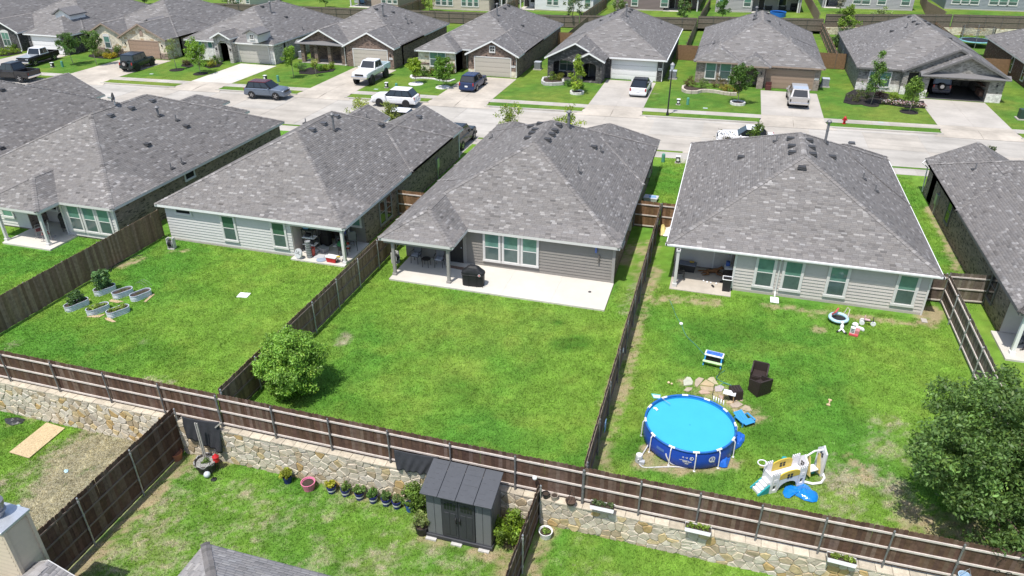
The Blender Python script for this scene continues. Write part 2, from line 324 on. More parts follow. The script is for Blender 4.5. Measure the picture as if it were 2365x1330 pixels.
sheet('back_lawn', -130, 90, yfar, lambda x: yfar(x) + 60, 220, 60, lambda x, y: zg(x), TURF_FAR); sheet('front_lawn', -110, 60, lambda x: YB(x) + 47.9, yfar, 170, 5, -.004, TURF_FAR)

# blades of grass standing on the nearer lawns
def blades(name, label, regions, dens, z, excl=(), hmin=.035, hmax=.075):
    P = []
    for x0, x1, y0, y1 in regions:
        n = int((x1 - x0) * (y1 - y0) * dens); P.append(np.stack([RNG.uniform(x0, x1, n), RNG.uniform(y0, y1, n)], 1))
    P = np.concatenate(P); keep = np.ones(len(P), bool)
    for x0, x1, y0, y1 in excl: keep &= ~((P[:, 0] > x0) & (P[:, 0] < x1) & (P[:, 1] > y0) & (P[:, 1] < y1))
    P = P[keep]; c, td, ts = lawn_colour(P[:, 0], P[:, 1]); k = RNG.random(len(P)) > td * .93; P = P[k]; c = c[k]; ts = ts[k]
    n = len(P); V = []; Cc = []
    for j in range(3):
        a = RNG.uniform(0, 6.283, n); h = RNG.uniform(hmin, hmax, n) * (1 + .5 * (fbm(P[:, 0], P[:, 1], .8, 2, 4) - .5)) * (1 - .35 * ts); w = RNG.uniform(.009, .016, n); l = RNG.uniform(.02, .06, n) * (1 + .9 * ts)
        bx = P[:, 0] + RNG.normal(0, .02, n); by = P[:, 1] + RNG.normal(0, .02, n); zz = z(bx, by) if callable(z) else z
        dx, dy = np.cos(a), np.sin(a); ex, ey = np.cos(a + 1.57 + RNG.normal(0, .5, n)), np.sin(a + 1.57)
        V.append(np.stack([np.stack([bx - ex * w, by - ey * w, zz + 0 * bx], 1), np.stack([bx + ex * w, by + ey * w, zz + 0 * bx], 1), np.stack([bx + dx * l, by + dy * l, zz + h], 1)], 1))
        Cc.append(c * RNG.uniform(.5, 1.55, n)[:, None])
    V = np.concatenate(V).reshape(-1, 3); o = npmesh(name, V, np.arange(len(V)).reshape(-1, 3), BLADE, cols=np.concatenate(Cc)); tag(o, label, 'grass', kind='stuff'); return o
zmid = lambda x, y: tilt(x, y) * np.clip((y - 19.2) / 2, 0, 1) * np.clip((33 - y) / 2, 0, 1) - .002
blades('grass', 'mown green grass of the fenced back lawns behind the middle houses', [(-32.8, -18.1, 19.3, 33.6), (-17.9, -3.0, 19.3, 35.4), (-2.8, 12.4, 19.3, 36.4), (-43, -33, 24, 33)], 230, zmid,
       [(-16.8, -4.4, 32.5, 36), (-1.4, 1.9, 35.9, 37), (-41.7, -38, 30, 33), (-23.4, -19.9, 33.2, 34)])
blades('grass', 'paler grass of the lower lawn round the grey shed and pots', [(-19.9, -4.7, 9, 18.9)], 260, lambda x, y: -1.76 + tilt(x, y, .03), [(-8.5, -5.8, 17.4, 18.9)])
blades('grass', 'short green grass below the stone wall at the lower right', [(-4.3, 11, 10, 18.9)], 240, lambda x, y: -1.25 + tilt(x, y, .03))
blades('grass', 'patchy grass and dead straw round the particle board', [(-31, -20.3, 9.5, 18.9)], 330, lambda x, y: -1.76 + tilt(x, y, .03), hmin=.04, hmax=.09)
blades('grass', 'strips of side lawn between the middle row houses', [(-4.2, -1.7, 43.9, 58), (11.8, 14.3, 38, 58.5)], 160, -.002)

# ------------------------------------------------------------------ street, pavements, drives
street = structure(npmesh('street', np.array([[x, YB(x) + d, -.135] for x, d in ((-150, -12.75), (120, -12.75), (120, -2.6), (-150, -2.6))], float), np.array([[0, 1, 2, 3]]), CONC))
def yslab(p, x0, x1, d0, d1, z0, z1, m, name='slab', gap=.018):
    x0 += gap; x1 -= gap
    b = MB(); b.extr([(x0, YB(x0) + d0 + gap, z0), (x1, YB(x1) + d0 + gap, z0), (x1, YB(x1) + d1 - gap, z0), (x0, YB(x0) + d1 - gap, z0)], (0, 0, z1 - z0))
    return b.obj(name, m, p)
CS = [mat('concrete_slab', (.41, .385, .345), .9, var=.07, scale=2.2, bump=.2, bscale=90, big=.13, streak=.16), mat('concrete_slab_pale', (.435, .41, .37), .9, var=.07, scale=2.2, bump=.2, bscale=90, big=.13, streak=.16), mat('concrete_slab_warm', (.42, .385, .335), .9, var=.08, scale=2.2, bump=.2, bscale=90, big=.13, streak=.16)]
x = -111.9
while x < 50:
    yslab(street, x, x + 4.6, -12.7, -8.2, -.14, -.12, random.choice(CS)); yslab(street, x, x + 4.6, -8.2, -3.5, -.14, -.12, random.choice(CS)); x += 4.6
def drives(): return [(-88.6, -82.2, 76.6, 0), (-73.8, -67.2, 77.6, 1), (-57.9, -52.9, 78.7, 2), (-43.4, -38.0, 80.8, 1), (-28.9, -23.0, 80.4, 1), (-13.1, -7.6, 83.1, 0), (3.6, 9.3, 83.0, 0), (19.2, 25.4, 84.0, 0)]
pave = structure(npmesh('pavement', np.array([[x, YB(x) + d, .0] for x, d in ((-150, -1.3), (120, -1.3), (120, 0), (-150, 0))], float), np.array([[0, 1, 2, 3]]), CONC))
x = -99.
while x < 40:
    if not any(a - .4 < x + .75 < b + .4 for a, b, *_ in drives()): yslab(pave, x, x + 1.5, -1.3, 0, -.02, .012, random.choice(CS))
    x += 1.5
pave2 = structure(npmesh('pavement', np.array([[x, YB(x) + d, .0] for x, d in ((-150, -14.8), (120, -14.8), (120, -13.3), (-150, -13.3))], float), np.array([[0, 1, 2, 3]]), CONC))
for k in range(22): yslab(pave2, -12 + k * 1.5, -10.5 + k * 1.5, -14.8, -13.3, -.02, .012, random.choice(CS))
# kerbs with gaps and flared aprons at the drives
kb = MB(); edges = [-150] + [v for a, b, *_ in drives() for v in (a, b)] + [120]
kerb = None
for i in range(0, len(edges), 2):
    x0, x1 = edges[i], edges[i + 1]
    n = max(2, int((x1 - x0) / 6)); sheet('verge', x0 + (.15 if i else 0), x1 - .15, lambda x: YB(x) - 2.63, lambda x: YB(x) - 1.3, max(8, int((x1 - x0) * 2)), 4, .014, TURF_FAR)
    for k in range(n):
        a, b = x0 + (x1 - x0) * k / n, x0 + (x1 - x0) * (k + 1) / n
        kb.extr([(a, YB(a) - 2.85, -.2), (b, YB(b) - 2.85, -.2), (b, YB(b) - 2.62, -.2), (a, YB(a) - 2.62, -.2)], (0, 0, .215))
        kb.extr([(a, YB(a) - 3.5, -.2), (b, YB(b) - 3.5, -.2), (b, YB(b) - 2.85, -.2), (a, YB(a) - 2.85, -.2)], (0, 0, .086))
for k in range(54):
    a = -150 + k * 5; b = a + 5; kb.extr([(a, YB(a) - 12.9, -.2), (b, YB(b) - 12.9, -.2), (b, YB(b) - 12.7, -.2), (a, YB(a) - 12.7, -.2)], (0, 0, .215))
structure(kb.obj('kerb', CS[1]))
for x0, x1, ye, kind in drives():
    m = [CONC, CONC_WARM, CONC_NEW][kind]
    d = structure(npmesh('driveway', np.array([[x0, YB(x0) - 1.3, .004], [x1, YB(x1) - 1.3, .004], [x1, ye, .004], [x0, ye, .004]], float), np.array([[0, 1, 2, 3]]), m))
    xm = (x0 + x1) / 2; nrow = 3 if kind != 2 else 3
    for r_ in range(nrow):
        for a, b in ((x0, xm), (xm, x1)):
            f0 = [YB(q) + (ye - YB(q)) * r_ / nrow for q in (a, b)]; f1 = [YB(q) + (ye - YB(q)) * (r_ + 1) / nrow for q in (a, b)]
            g = .012; bb = MB(); bb.extr([(a + g, f0[0] + g, -.02), (b - g, f0[1] + g, -.02), (b - g, f1[1] - g, -.02), (a + g, f1[0] - g, -.02)], (0, 0, .036)); bb.obj('slab', m, d)
    for a, b in ((x0, xm), (xm, x1)): yslab(d, a, b, -1.3, 0, -.02, .016, CONC_WARM)
    ap = MB(); fl = .9
    for a, b, fa, fb in ((x0, xm, fl, 0), (xm, x1, 0, fl)):
        aa, bb2 = a - fa, b + fb
        ap.add([(a + .01, YB(a) - 1.32, .016), (b - .01, YB(b) - 1.32, .016), (b + fb * .25 - .01, YB(b) - 2.3, -.0), (bb2 - .01, YB(bb2) - 3.5, -.108), (aa + .01, YB(aa) - 3.5, -.108), (a - fa * .25 + .01, YB(a) - 2.3, 0)], [(5, 4, 3, 2, 1, 0)])
    ap.obj('apron', CONC_WARM, d)

# ------------------------------------------------------------------ roofs
ROOF = mat('shingle_roof', (0, 0, 0), .95, var=.1, scale=14, bump=.6, bscale=120, attr='tint', spec=.15, dist=.006, big=.035)
ROOF1 = mat('shingle_piece', (0, 0, 0), .95, var=.1, scale=14, bump=.6, bscale=120, objcol=True, spec=.15, dist=.006, big=.035)
DECK = mat('roof_deck', (.085, .083, .085), .95, var=.15, bump=.3)
def block(x0, x1, y0, y1, z=2.45, w=.5, e=.5, s=.5, n=.5): return dict(r=(x0, x1, y0, y1), z=z, p=(w, e, s, n))
def bheight(b, x, y):
    x0, x1, y0, y1 = b['r']; d = (x - x0, x1 - x, y - y0, y1 - y); h = None
    for q, p in zip(d, b['p']):
        if p: h = q * p if h is None else np.minimum(h, q * p)
    ins = (d[0] > -.02) & (d[1] > -.02) & (d[2] > -.02) & (d[3] > -.02)
    return np.where(ins, b['z'] + h, -99.)
def roof_z(bl, x, y): return max(float(bheight(b, np.float64(x), np.float64(y))) for b in bl)
def clip(poly, a, b, c):          # keep a*x+b*y+c >= 0
    out = []
    for i in range(len(poly)):
        p, q = poly[i], poly[(i + 1) % len(poly)]; fp = a * p[0] + b * p[1] + c; fq = a * q[0] + b * q[1] + c
        if fp >= 0: out.append(p)
        if fp * fq < 0: t = fp / (fp - fq); out.append((p[0] + t * (q[0] - p[0]), p[1] + t * (q[1] - p[1])))
    return out
def lin(b, k):                    # plane k of block as (a,b,c): height above eave
    x0, x1, y0, y1 = b['r']; p = b['p'][k]
    return [(p, 0, -p * x0), (-p, 0, p * x1), (0, p, -p * y0), (0, -p, p * y1)][k]
def bfaces(b):
    x0, x1, y0, y1 = b['r']; res = []
    for k in range(4):
        if not b['p'][k]: continue
        P = [(x0, y0), (x1, y0), (x1, y1), (x0, y1)]; L = lin(b, k)
        for j in range(4):
            if j == k or not b['p'][j]: continue
            M_ = lin(b, j); P = clip(P, M_[0] - L[0], M_[1] - L[1], M_[2] - L[2])
            if len(P) < 3: break
        if len(P) >= 3: res.append((k, P, L))
    return res
PAL = {'n': ((.2, .19, .185), .045, .14, (.27, .26, .255), .16, (.166, .158, .155)), 'f': ((.198, .19, .188), .03, .13, (.255, .248, .247), .14, (.168, .162, .16))}
def tint_tabs(n_rows_id, u, pal, tw):
    base, var, pl, light, pd, dark = PAL[pal]; n = len(u)
    cell = np.floor(u / (tw * 1.7)).astype(int); h = _LAT[(n_rows_id * 7 + 13) % 512, cell % 512]; h2 = RNG.random(n); q = np.where(h2 < .28, h, RNG.random(n))
    c = np.array(base) * (1 + RNG.normal(0, .055, n))[:, None]
    c = np.where((q < pl)[:, None], np.array(light) * (1 + RNG.normal(0, .12, n))[:, None], c); c = np.where((q > 1 - pd)[:, None], np.array(dark) * (1 + RNG.normal(0, .12, n))[:, None], c)
    warm = RNG.random(n)[:, None] * np.array([.03, .01, -.02]); return np.clip(c * (1 + warm), .02, .8)
def make_roof(root, bl, pal='n', tw=.3, cd_=.135, indiv=0, trim=TRIM, caps=True, fasc=.17, far=False):
    ox = parent_offset(root); O = np.array(ox)
    deck = MB(); fb = MB(); capV = []; capF = []; capC = []; TV = []; TC = []; IND = []
    for bi, b in enumerate(bl):
        faces = bfaces(b); z = b['z']; x0, x1, y0, y1 = b['r']
        for k, P, L in faces:
            pts = [(x, y, z + L[0] * x + L[1] * y + L[2] - .004 - .003 * bi) for x, y in P]; deck.extr([(q[0], q[1], q[2] - .1) for q in pts], (0, 0, .1))
            p = b['p'][k]; th = math.atan(p); ce = cd_ * math.cos(th)
            al = 0 if k > 1 else 1; dirn = [1, -1, 1, -1][k]; e0 = [x0, x1, y0, y1][k]; ax = 1 - al      # al: axis along the eave
            arr = np.array(P); smax = np.max((arr[:, ax] - e0) * dirn); nr = int(smax / ce) + 1
            for r_ in range(nr):
                s0 = r_ * ce - .02; s1 = min((r_ + 1) * ce, smax); sm = (max(s0, 0) + s1) / 2; line = e0 + dirn * sm
                us = []
                for i in range(len(P)):
                    a_, b_ = arr[i], arr[(i + 1) % len(P)]
                    if (a_[ax] - line) * (b_[ax] - line) < 0: t = (line - a_[ax]) / (b_[ax] - a_[ax]); us.append(a_[al] + t * (b_[al] - a_[al]))
                if len(us) < 2: continue
                ua, ub = min(us), max(us)
                off = (_LAT[r_ % 512, (bi * 9 + k) % 512]) * tw; ks = np.arange(math.floor((ua - off) / tw), math.ceil((ub - off) / tw) + 1)
                lo = np.maximum(ks * tw + off, ua); hi = np.minimum((ks + 1) * tw + off, ub); g = hi - lo > .05; lo, hi, kk = lo[g], hi[g], ks[g]
                if not len(lo): continue
                q0, q1 = e0 + dirn * s0, e0 + dirn * s1; mid = (lo + hi) / 2
                if len(bl) > 1:
                    vis = np.zeros(len(lo), bool)
                    for uu, qq in ((lo, q0), (hi, q0), (lo, q1), (hi, q1), (mid, (q0 + q1) / 2)):
                        X_ = uu if al == 0 else np.full_like(uu, qq); Y_ = np.full_like(uu, qq) if al == 0 else uu
                        hh = z + L[0] * X_ + L[1] * Y_ + L[2]; oth = np.full_like(uu, -99.)
                        for bj, b2 in enumerate(bl):
                            if bj != bi: oth = np.maximum(oth, bheight(b2, X_, Y_) + (.02 if bj < bi else -.02))
                        vis |= hh >= oth
                    lo, hi, mid, kk = lo[vis], hi[vis], mid[vis], kk[vis]
                    if not len(lo): continue
                c = tint_tabs(r_ + k * 50 + bi * 131, mid, pal, tw); gp_ = .005
                def pt(u, q, dz):
                    X_ = u if al == 0 else np.full_like(u, q); Y_ = np.full_like(u, q) if al == 0 else u
                    return np.stack([X_, Y_, z + L[0] * X_ + L[1] * Y_ + L[2] + dz], 1)
                a0, a1, t0, t1, d0, d1 = pt(lo + gp_, q0, .014), pt(hi - gp_, q0, .014), pt(lo + gp_, q1, .005), pt(hi - gp_, q1, .005), pt(lo + gp_, q0, -.006), pt(hi - gp_, q0, -.006)
                quad = np.stack([a0, a1, t1, t0, d0, d1], 1)
                if dirn * (1 if al == 0 else -1) < 0: quad = quad[:, [1, 0, 3, 2, 5, 4]]
                if indiv and k in (2,) or (indiv and k < 2):
                    dist = np.linalg.norm(quad[:, 0] - np.array([0, 0, CAM_H]), axis=1); full = (hi - lo) > tw * .97
                    for i in range(len(lo)): IND.append((dist[i] if full[i] else 1e9, len(TV), i, k, bi, quad[i], c[i]))
                TV.append(quad); TC.append(c)
        # hip and ridge caps
        if caps:
            seen = set()
            for k, P, L in faces:
                for i in range(len(P)):
                    p, q = np.array(P[i]), np.array(P[(i + 1) % len(P)]); m_ = (p + q) / 2
                    on = abs(m_[0] - x0) < .02 or abs(m_[0] - x1) < .02 or abs(m_[1] - y0) < .02 or abs(m_[1] - y1) < .02
                    key = (round(m_[0], 2), round(m_[1], 2)); ln = np.linalg.norm(q - p)
                    if on or key in seen or ln < .3: continue
                    seen.add(key); hz = lambda X: z + L[0] * X[0] + L[1] * X[1] + L[2]
                    if hz(p) > hz(q): p, q = q, p
                    dv = (q - p) / ln; nv = np.array([-dv[1], dv[0]]); st = .21; nseg = max(1, int(ln / st))
                    for j in range(nseg):
                        A = p + dv * (j * st - .03); B_ = p + dv * min((j + 1) * st, ln); row = []
                        for X, dz in ((A, .05), (B_, .026)):
                            for sd_ in (-.15, 0, .15):
                                Xp = X + nv * sd_; row.append((Xp[0], Xp[1], min(z + l_[0] * Xp[0] + l_[1] * Xp[1] + l_[2] for _, _, l_ in faces) + dz))
                        mid = (A + B_) / 2
                        if max([float(bheight(b2, *mid)) for bj, b2 in enumerate(bl) if bj != bi] + [-99]) > row[1][2] + .02: continue
                        n0 = len(capV); capV += row + [(r[0], r[1], r[2] - .045) for r in row[:3]]; capF += [(n0, n0 + 1, n0 + 4, n0 + 3), (n0 + 1, n0 + 2, n0 + 5, n0 + 4), (n0 + 6, n0 + 7, n0 + 1, n0), (n0 + 7, n0 + 8, n0 + 2, n0 + 1)]
                        cc = tint_tabs(j + int(p[0] * 9), np.array([j * .9]), pal, tw)[0]; capC += [cc] * 4
        # fascia boards and soffit
        for k in range(4):
            pw = b['p'][k]; (ax_, e0) = ((0, x0), (0, x1), (1, y0), (1, y1))[k]; o_ = (-1, 1, -1, 1)[k]
            if pw:
                if ax_ == 0: fb.box(*sorted((e0, e0 + o_ * .025)), y0 - .02, y1 + .02, z - fasc, z - .012)
                else: fb.box(x0 - .02, x1 + .02, *sorted((e0, e0 + o_ * .025)), z - fasc, z - .012)
            else:
                Q = [(x0, y0), (x1, y0)] if k == 2 else [(x0, y1), (x1, y1)] if k == 3 else [(x0, y0), (x0, y1)] if k == 0 else [(x1, y0), (x1, y1)]
                n_ = 24; prof = []
                for i in range(n_ + 1):
                    t = i / n_; X = Q[0][0] + (Q[1][0] - Q[0][0]) * t; Yv = Q[0][1] + (Q[1][1] - Q[0][1]) * t
                    prof.append((X, Yv, float(bheight(b, np.float64(X), np.float64(Yv))) - .004))
                dvec_ = [(-.03, 0, 0), (.03, 0, 0), (0, -.03, 0), (0, .03, 0)][k]
                # only the corner points that matter
                keep = [prof[0]] + [prof[i] for i in range(1, n_) if abs(prof[i + 1][2] - 2 * prof[i][2] + prof[i - 1][2]) > 1e-4] + [prof[-1]]
                for A, B_ in zip(keep[:-1], keep[1:]): fb.extr([(A[0], A[1], A[2] - fasc - .02), (B_[0], B_[1], B_[2] - fasc - .02), B_, A], dvec_)
        fb.add([(x0, y0, z - .115), (x1, y0, z - .115), (x1, y1, z - .115), (x0, y1, z - .115)], [(3, 2, 1, 0)]) if all(b['p']) else None
    roof = deck.obj('roof', DECK, root, world=True); fb.obj('fascia', trim, root, world=True)
    TVa = np.concatenate(TV); TCa = np.concatenate(TC); starts = np.cumsum([0] + [len(t) for t in TV]); keep = np.ones(len(TVa), bool)
    if indiv:
        IND.sort(key=lambda q: q[0]); protos = {}
        for dist, ti, i, k, bi, quad, c in IND[:indiv]:
            if dist > 1e8: break
            keep[starts[ti] + i] = False; ctr = quad[0]
            if (k, bi) not in protos:
                me = bpy.data.meshes.new('shingle'); me.from_pydata([tuple(q - ctr) for q in quad], [], [(0, 1, 2, 3), (4, 5, 1, 0)]); me.materials.append(ROOF1); protos[(k, bi)] = me
            child('shingle', protos[(k, bi)], roof, tuple(ctr - O), col=tuple(c))
    TVa = TVa[keep] - O; TCa = TCa[keep]; n = len(TVa); base = np.arange(n)[:, None] * 6
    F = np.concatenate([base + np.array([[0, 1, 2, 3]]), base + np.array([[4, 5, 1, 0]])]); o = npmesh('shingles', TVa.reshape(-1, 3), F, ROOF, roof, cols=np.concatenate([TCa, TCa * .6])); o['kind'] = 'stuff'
    if capF and indiv:
        for i in range(0, len(capF), 4):
            q = np.array(capV[i // 4 * 9:i // 4 * 9 + 9]); me = bpy.data.meshes.new('ridge_cap'); me.from_pydata([tuple(p) for p in q - q[4]], [], [tuple(a - i // 4 * 9 for a in f) for f in capF[i:i + 4]]); me.materials.append(ROOF1); child('ridge_cap', me, roof, tuple(q[4] - O), col=tuple(capC[i]))
    elif capF: npmesh('ridge_cap', np.array(capV) - O, np.array(capF), ROOF, roof, cols=np.array(capC))['kind'] = 'stuff'
    return roof
def onroof(bl, u, v):
    for z in np.arange(7.5, 1.5, -.02):
        p = at(u, v, float(z))
        if roof_z(bl, p[0], p[1]) >= z: return p
    return at(u, v, 2.6)
VENTM = mat('grey_roof_vent', (.13, .13, .135), .5, .4, var=.15)
def vent_box(root, bl, u, v, dark=True):
    x, y, z = onroof(bl, u, v); b = MB(); b.cbox(0, 0, .1, .42, .36, .1); b.cbox(0, 0, .03, .5, .46, .05); b.obj('roof_vent', DARKV if dark else VENTM, root, world=False, loc=Vector((x, y, z)) - parent_offset(root), bevel=.02)
def vent_pipe(root, bl, u, v, h=.4, r=.04, cap=False):
    x, y, z = onroof(bl, u, v); b = MB(); b.cyl((0, 0, -.05), (0, 0, h), r, n=10); 
    q_ = MB(); q_.lathe([(.17, -.1), (.15, .03), (r * 1.2, .08)], 10); q_.cbox(0, 0, -.02, .42, .4, .04)
    if cap: b.lathe([(r * 1.9, h - .02), (r * 2.1, h + .06), (r * .8, h + .16)], 12); b.cyl((0, 0, h * .6), (0, 0, h * .6 + .06), r * 1.2)
    o = b.obj('vent_pipe', PIPEGREY, root, loc=Vector((x, y, z)) - parent_offset(root)); q_.obj('flashing', DARKV, o)
# ------------------------------------------------------------------ house pieces
GRND = (.18, .17, .16)
def brick_mats(name, c1, c2, mo, third=None, **k): return {'x': brick(name, c1, c2, mo, 'x', third=third, **k), 'y': brick(name, c1, c2, mo, 'y', third=third, **k)}
BR_GREY = brick_mats('grey_brown_brick', (.22, .16, .125), (.32, .235, .19), (.33, .28, .24), third=(.1, .075, .06))
BR_DARK = brick_mats('charcoal_brick', (.045, .043, .045), (.085, .08, .08), (.11, .105, .1), third=(.17, .165, .16))
BR_BROWN = brick_mats('brown_brick', (.17, .105, .08), (.25, .165, .125), (.3, .26, .22), third=(.07, .05, .045))
BR_PINK = brick_mats('grey_pink_brick', (.26, .2, .17), (.36, .29, .25), (.38, .34, .3), third=(.2, .16, .14))
BR_PALE = brick_mats('whitewashed_brick', (.4, .37, .34), (.56, .53, .5), (.5, .48, .45), third=(.25, .23, .22))
BR_LGREY = brick_mats('light_grey_brick', (.24, .225, .2), (.36, .34, .31), (.36, .34, .31), third=(.14, .13, .12))
BR_RED = brick_mats('dark_red_brick', (.085, .03, .026), (.15, .055, .045), (.16, .11, .1), third=(.22, .14, .12))
ST_CREAM = brick_mats('cream_stone', (.6, .53, .4), (.72, .66, .54), (.5, .45, .37), bw=.5, rh=.22, third=(.5, .38, .24))
ST_WHITE = brick_mats('white_stone_block', (.66, .64, .6), (.76, .74, .7), (.5, .48, .45), bw=.5, rh=.24)
class Wall2:
    """wall mesh whose faces take the masonry laid along their own direction"""
    def __init__(s): s.mb = MB(); s.ax = []
    def box(s, x0, x1, y0, y1, z0, z1): s.mb.box(x0, x1, y0, y1, z0, z1); s.ax += [0, 0, 0, 1, 0, 1]; return s
    def gable(s, x0, x1, y, zb, za, t=.2, xm=None, trunc=0):
        xm = (x0 + x1) / 2 if xm is None else xm; P = [(x0, y, zb), (x1, y, zb), (xm, y, za)] if not trunc else [(x0, y, zb), (x1, y, zb), (xm + trunc, y, za), (xm - trunc, y, za)]
        s.mb.extr(P, (0, t, 0)); s.ax += [0] * (2 + len(P)); return s
    def obj(s, root, mats, name='wall'):
        o = s.mb.obj(name, mats['x'], root, world=True); o.data.materials.append(mats['y']); o.data.polygons.foreach_set('material_index', s.ax); return o
def house(label, x0, x1, y0, y1, group): return T('house', label, 'house', ((x0 + x1) / 2, (y0 + y1) / 2, 0), 0, group)
FR = {'S': ((1, 0), (0, -1)), 'N': ((-1, 0), (0, 1)), 'E': ((0, 1), (1, 0)), 'W': ((0, -1), (-1, 0))}
class Wf:
    """frame on a wall: a along the wall, n outwards, z up"""
    def __init__(s, x, y, face): s.o = (x, y); s.u, s.n = FR[face]
    def p(s, a, n, z): return (s.o[0] + s.u[0] * a + s.n[0] * n, s.o[1] + s.u[1] * a + s.n[1] * n, z)
    def box(s, mb, a0, a1, n0, n1, z0, z1):
        q = [s.p(a, n, z) for z in (z0, z1) for a, n in ((a0, n1), (a1, n1), (a1, n0), (a0, n0))]
        mb.add(q, [(3, 2, 1, 0), (4, 5, 6, 7), (0, 1, 5, 4), (1, 2, 6, 5), (2, 3, 7, 6), (3, 0, 4, 7)])
def window(root, x, y, z0, w, h, face='S', up=GLASS_UP, lo=GLASS_LO, split='h', trim=TRIM, tw=.08, arch=False, name='window'):
    f = Wf(x, y, face); mb = MB(); a = w / 2
    for a0, a1, zz0, zz1, n in ((-a - tw, -a, z0 - tw, z0 + h + tw, .07), (a, a + tw, z0 - tw, z0 + h + tw, .07), (-a, a, z0 + h, z0 + h + tw, .068), (-a - tw - .02, a + tw + .02, z0 - tw - .02, z0, .09)):
        f.box(mb, a0, a1, 0, n, zz0, zz1)
    s = .035
    for a0, a1, zz0, zz1 in ((-a, -a + s, z0, z0 + h), (a - s, a, z0, z0 + h), (-a + s, a - s, z0, z0 + s), (-a + s, a - s, z0 + h - s, z0 + h)): f.box(mb, a0, a1, .012, .056, zz0, zz1)
    if split == 'h' or split == 'hv': f.box(mb, -a + s, a - s, .012, .06, z0 + h * .5 - .022, z0 + h * .5 + .022)
    if split == 'v' or split == 'hv': f.box(mb, -.025, .025, .012, .06, z0 + s, z0 + h - s)
    if arch:
        P = [f.p(-a - tw, 0, z0 + h + tw)] + [f.p((a + tw) * math.cos(t), 0, z0 + h + tw + .28 * math.sin(t)) for t in [math.pi - math.pi * k / 10 for k in range(11)]] + [f.p(a + tw, 0, z0 + h + tw)]
        mb.extr(P, (f.n[0] * .045, f.n[1] * .045, 0))
    o = mb.obj(name, trim, root, world=True)
    cells = [(-a + s, a - s, z0 + s, z0 + h - s, up)]
    if split in ('h', 'hv'): cells = [(-a + s, a - s, z0 + h * .5 + .02, z0 + h - s, up), (-a + s, a - s, z0 + s, z0 + h * .5 - .02, lo)]
    if split in ('v', 'hv'): cells = [(q0, q1, c[2], c[3], c[4]) for c in cells for q0, q1 in ((c[0], -.025), (.025, c[1]))]
    for a0, a1, zz0, zz1, m in cells:
        g = MB(); f.box(g, a0, a1, .001, .044, zz0, zz1); g.obj('pane', m, o, world=True)
    return o
def winpx(root, Y, p0, p1, **k):
    a = aty(*p0, Y); b = aty(*p1, Y); return window(root, (a[0] + b[0]) / 2, Y, b[2], abs(b[0] - a[0]), a[2] - b[2], 'S', **k)
def door(root, x, y, w, h, face, m, z=.1, trim=TRIM):
    f = Wf(x, y, face); mb = MB(); a = w / 2; f.box(mb, -a, a, 0, .035, z, z + h)
    for zz in (.2, h * .55):
        for s_ in (-1, 1): f.box(mb, s_ * w * .23 - w * .16, s_ * w * .23 + w * .16, .035, .045, z + zz, z + zz + h * .33)
    o = mb.obj('door', m, root, world=True); fr = MB()
    for a0, a1, z0, z1 in ((-a - .08, -a, z, z + h + .08), (a, a + .08, z, z + h + .08), (-a, a, z + h, z + h + .08)): f.box(fr, a0, a1, 0, .05, z0, z1)
    fr.obj('frame', trim, o, world=True); k = MB(); q = f.p(a - .1, .08, z + 1); k.ball(q, .035, n=6, m=4); k.obj('handle', CHROME, o, world=True); return o
def garage(root, x0, x1, y, z1, m, z0=.02, trim=TRIM, rec=0.):
    f = Wf((x0 + x1) / 2, y, 'S'); a = (x1 - x0) / 2; fr = MB()
    for a0, a1, q0, q1 in ((-a - .1, -a, z0, z1 + .1), (a, a + .1, z0, z1 + .1), (-a, a, z1, z1 + .1)): f.box(fr, a0, a1, 0, .06, q0, q1)
    o = fr.obj('garage_door', trim, root, world=True); h = (z1 - z0) / 4
    for k in range(4):
        mb = MB(); f.box(mb, -a, a, .0, .03, z0 + k * h + .012, z0 + (k + 1) * h - .012)
        for c in range(8):
            c0 = -a + (c + .12) * (2 * a / 8); f.box(mb, c0, c0 + 2 * a / 8 * .76, .03, .037, z0 + k * h + .1, z0 + (k + 1) * h - .1)
        mb.obj('panel', m, o, world=True)
    return o
def siding(root, wall, c0, c1, fixed, face, m, z0=.12, z1=2.34, step=.19):
    """lap boards, each one laid over the one below"""
    mesh = None; ln = c1 - c0; f = Wf(0, 0, face); n = round((z1 - z0) / step); st = (z1 - z0) / n
    O = parent_offset(root); cx = (c0 + c1) / 2
    mb = MB(); a = ln / 2; pts = []
    for s_ in (-a, a): pts += [f.p(s_, 0, 0), f.p(s_, .042, 0), f.p(s_, .006, st - .002), f.p(s_, 0, st - .002)]
    mb.add(pts, [(0, 1, 2, 3), (7, 6, 5, 4), (1, 5, 6, 2), (0, 4, 5, 1), (3, 2, 6, 7)]); me = mb.obj('board', m, None).data
    for o in [o for o in COL.objects if o.data is me]: bpy.data.objects.remove(o)
    for k in range(n):
        loc = (cx, fixed, z0 + k * st) if face in 'SN' else (fixed, cx, z0 + k * st)
        child('board', me, wall, Vector(loc) - O)
def post(root, x, y, z1=2.3, m=TRIM, w=.16):
    b = MB(); b.cbox(0, 0, z1 / 2, w, w, z1); b.cbox(0, 0, .12, w + .09, w + .09, .24); b.cbox(0, 0, z1 - .06, w + .06, w + .06, .12); b.obj('porch_post', m, root, loc=Vector((x, y, 0)) - parent_offset(root), bevel=.008)
def slabbox(root, x0, x1, y0, y1, z=.1, m=CONC_NEW, name='patio_slab', joints=()):
    xs = [x0] + list(joints) + [x1]; o = None
    b = MB(); b.box(x0 + .02, x1 - .02, y0 + .02, y1 - .01, -.15, z - .012); o = b.obj(name, m, root, world=True)
    for a, c in zip(xs[:-1], xs[1:]):
        q = MB(); q.box(a + .004, c - .004, y0, y1, -.1, z); q.obj('panel', m, o, world=True, bevel=.012)
    return o
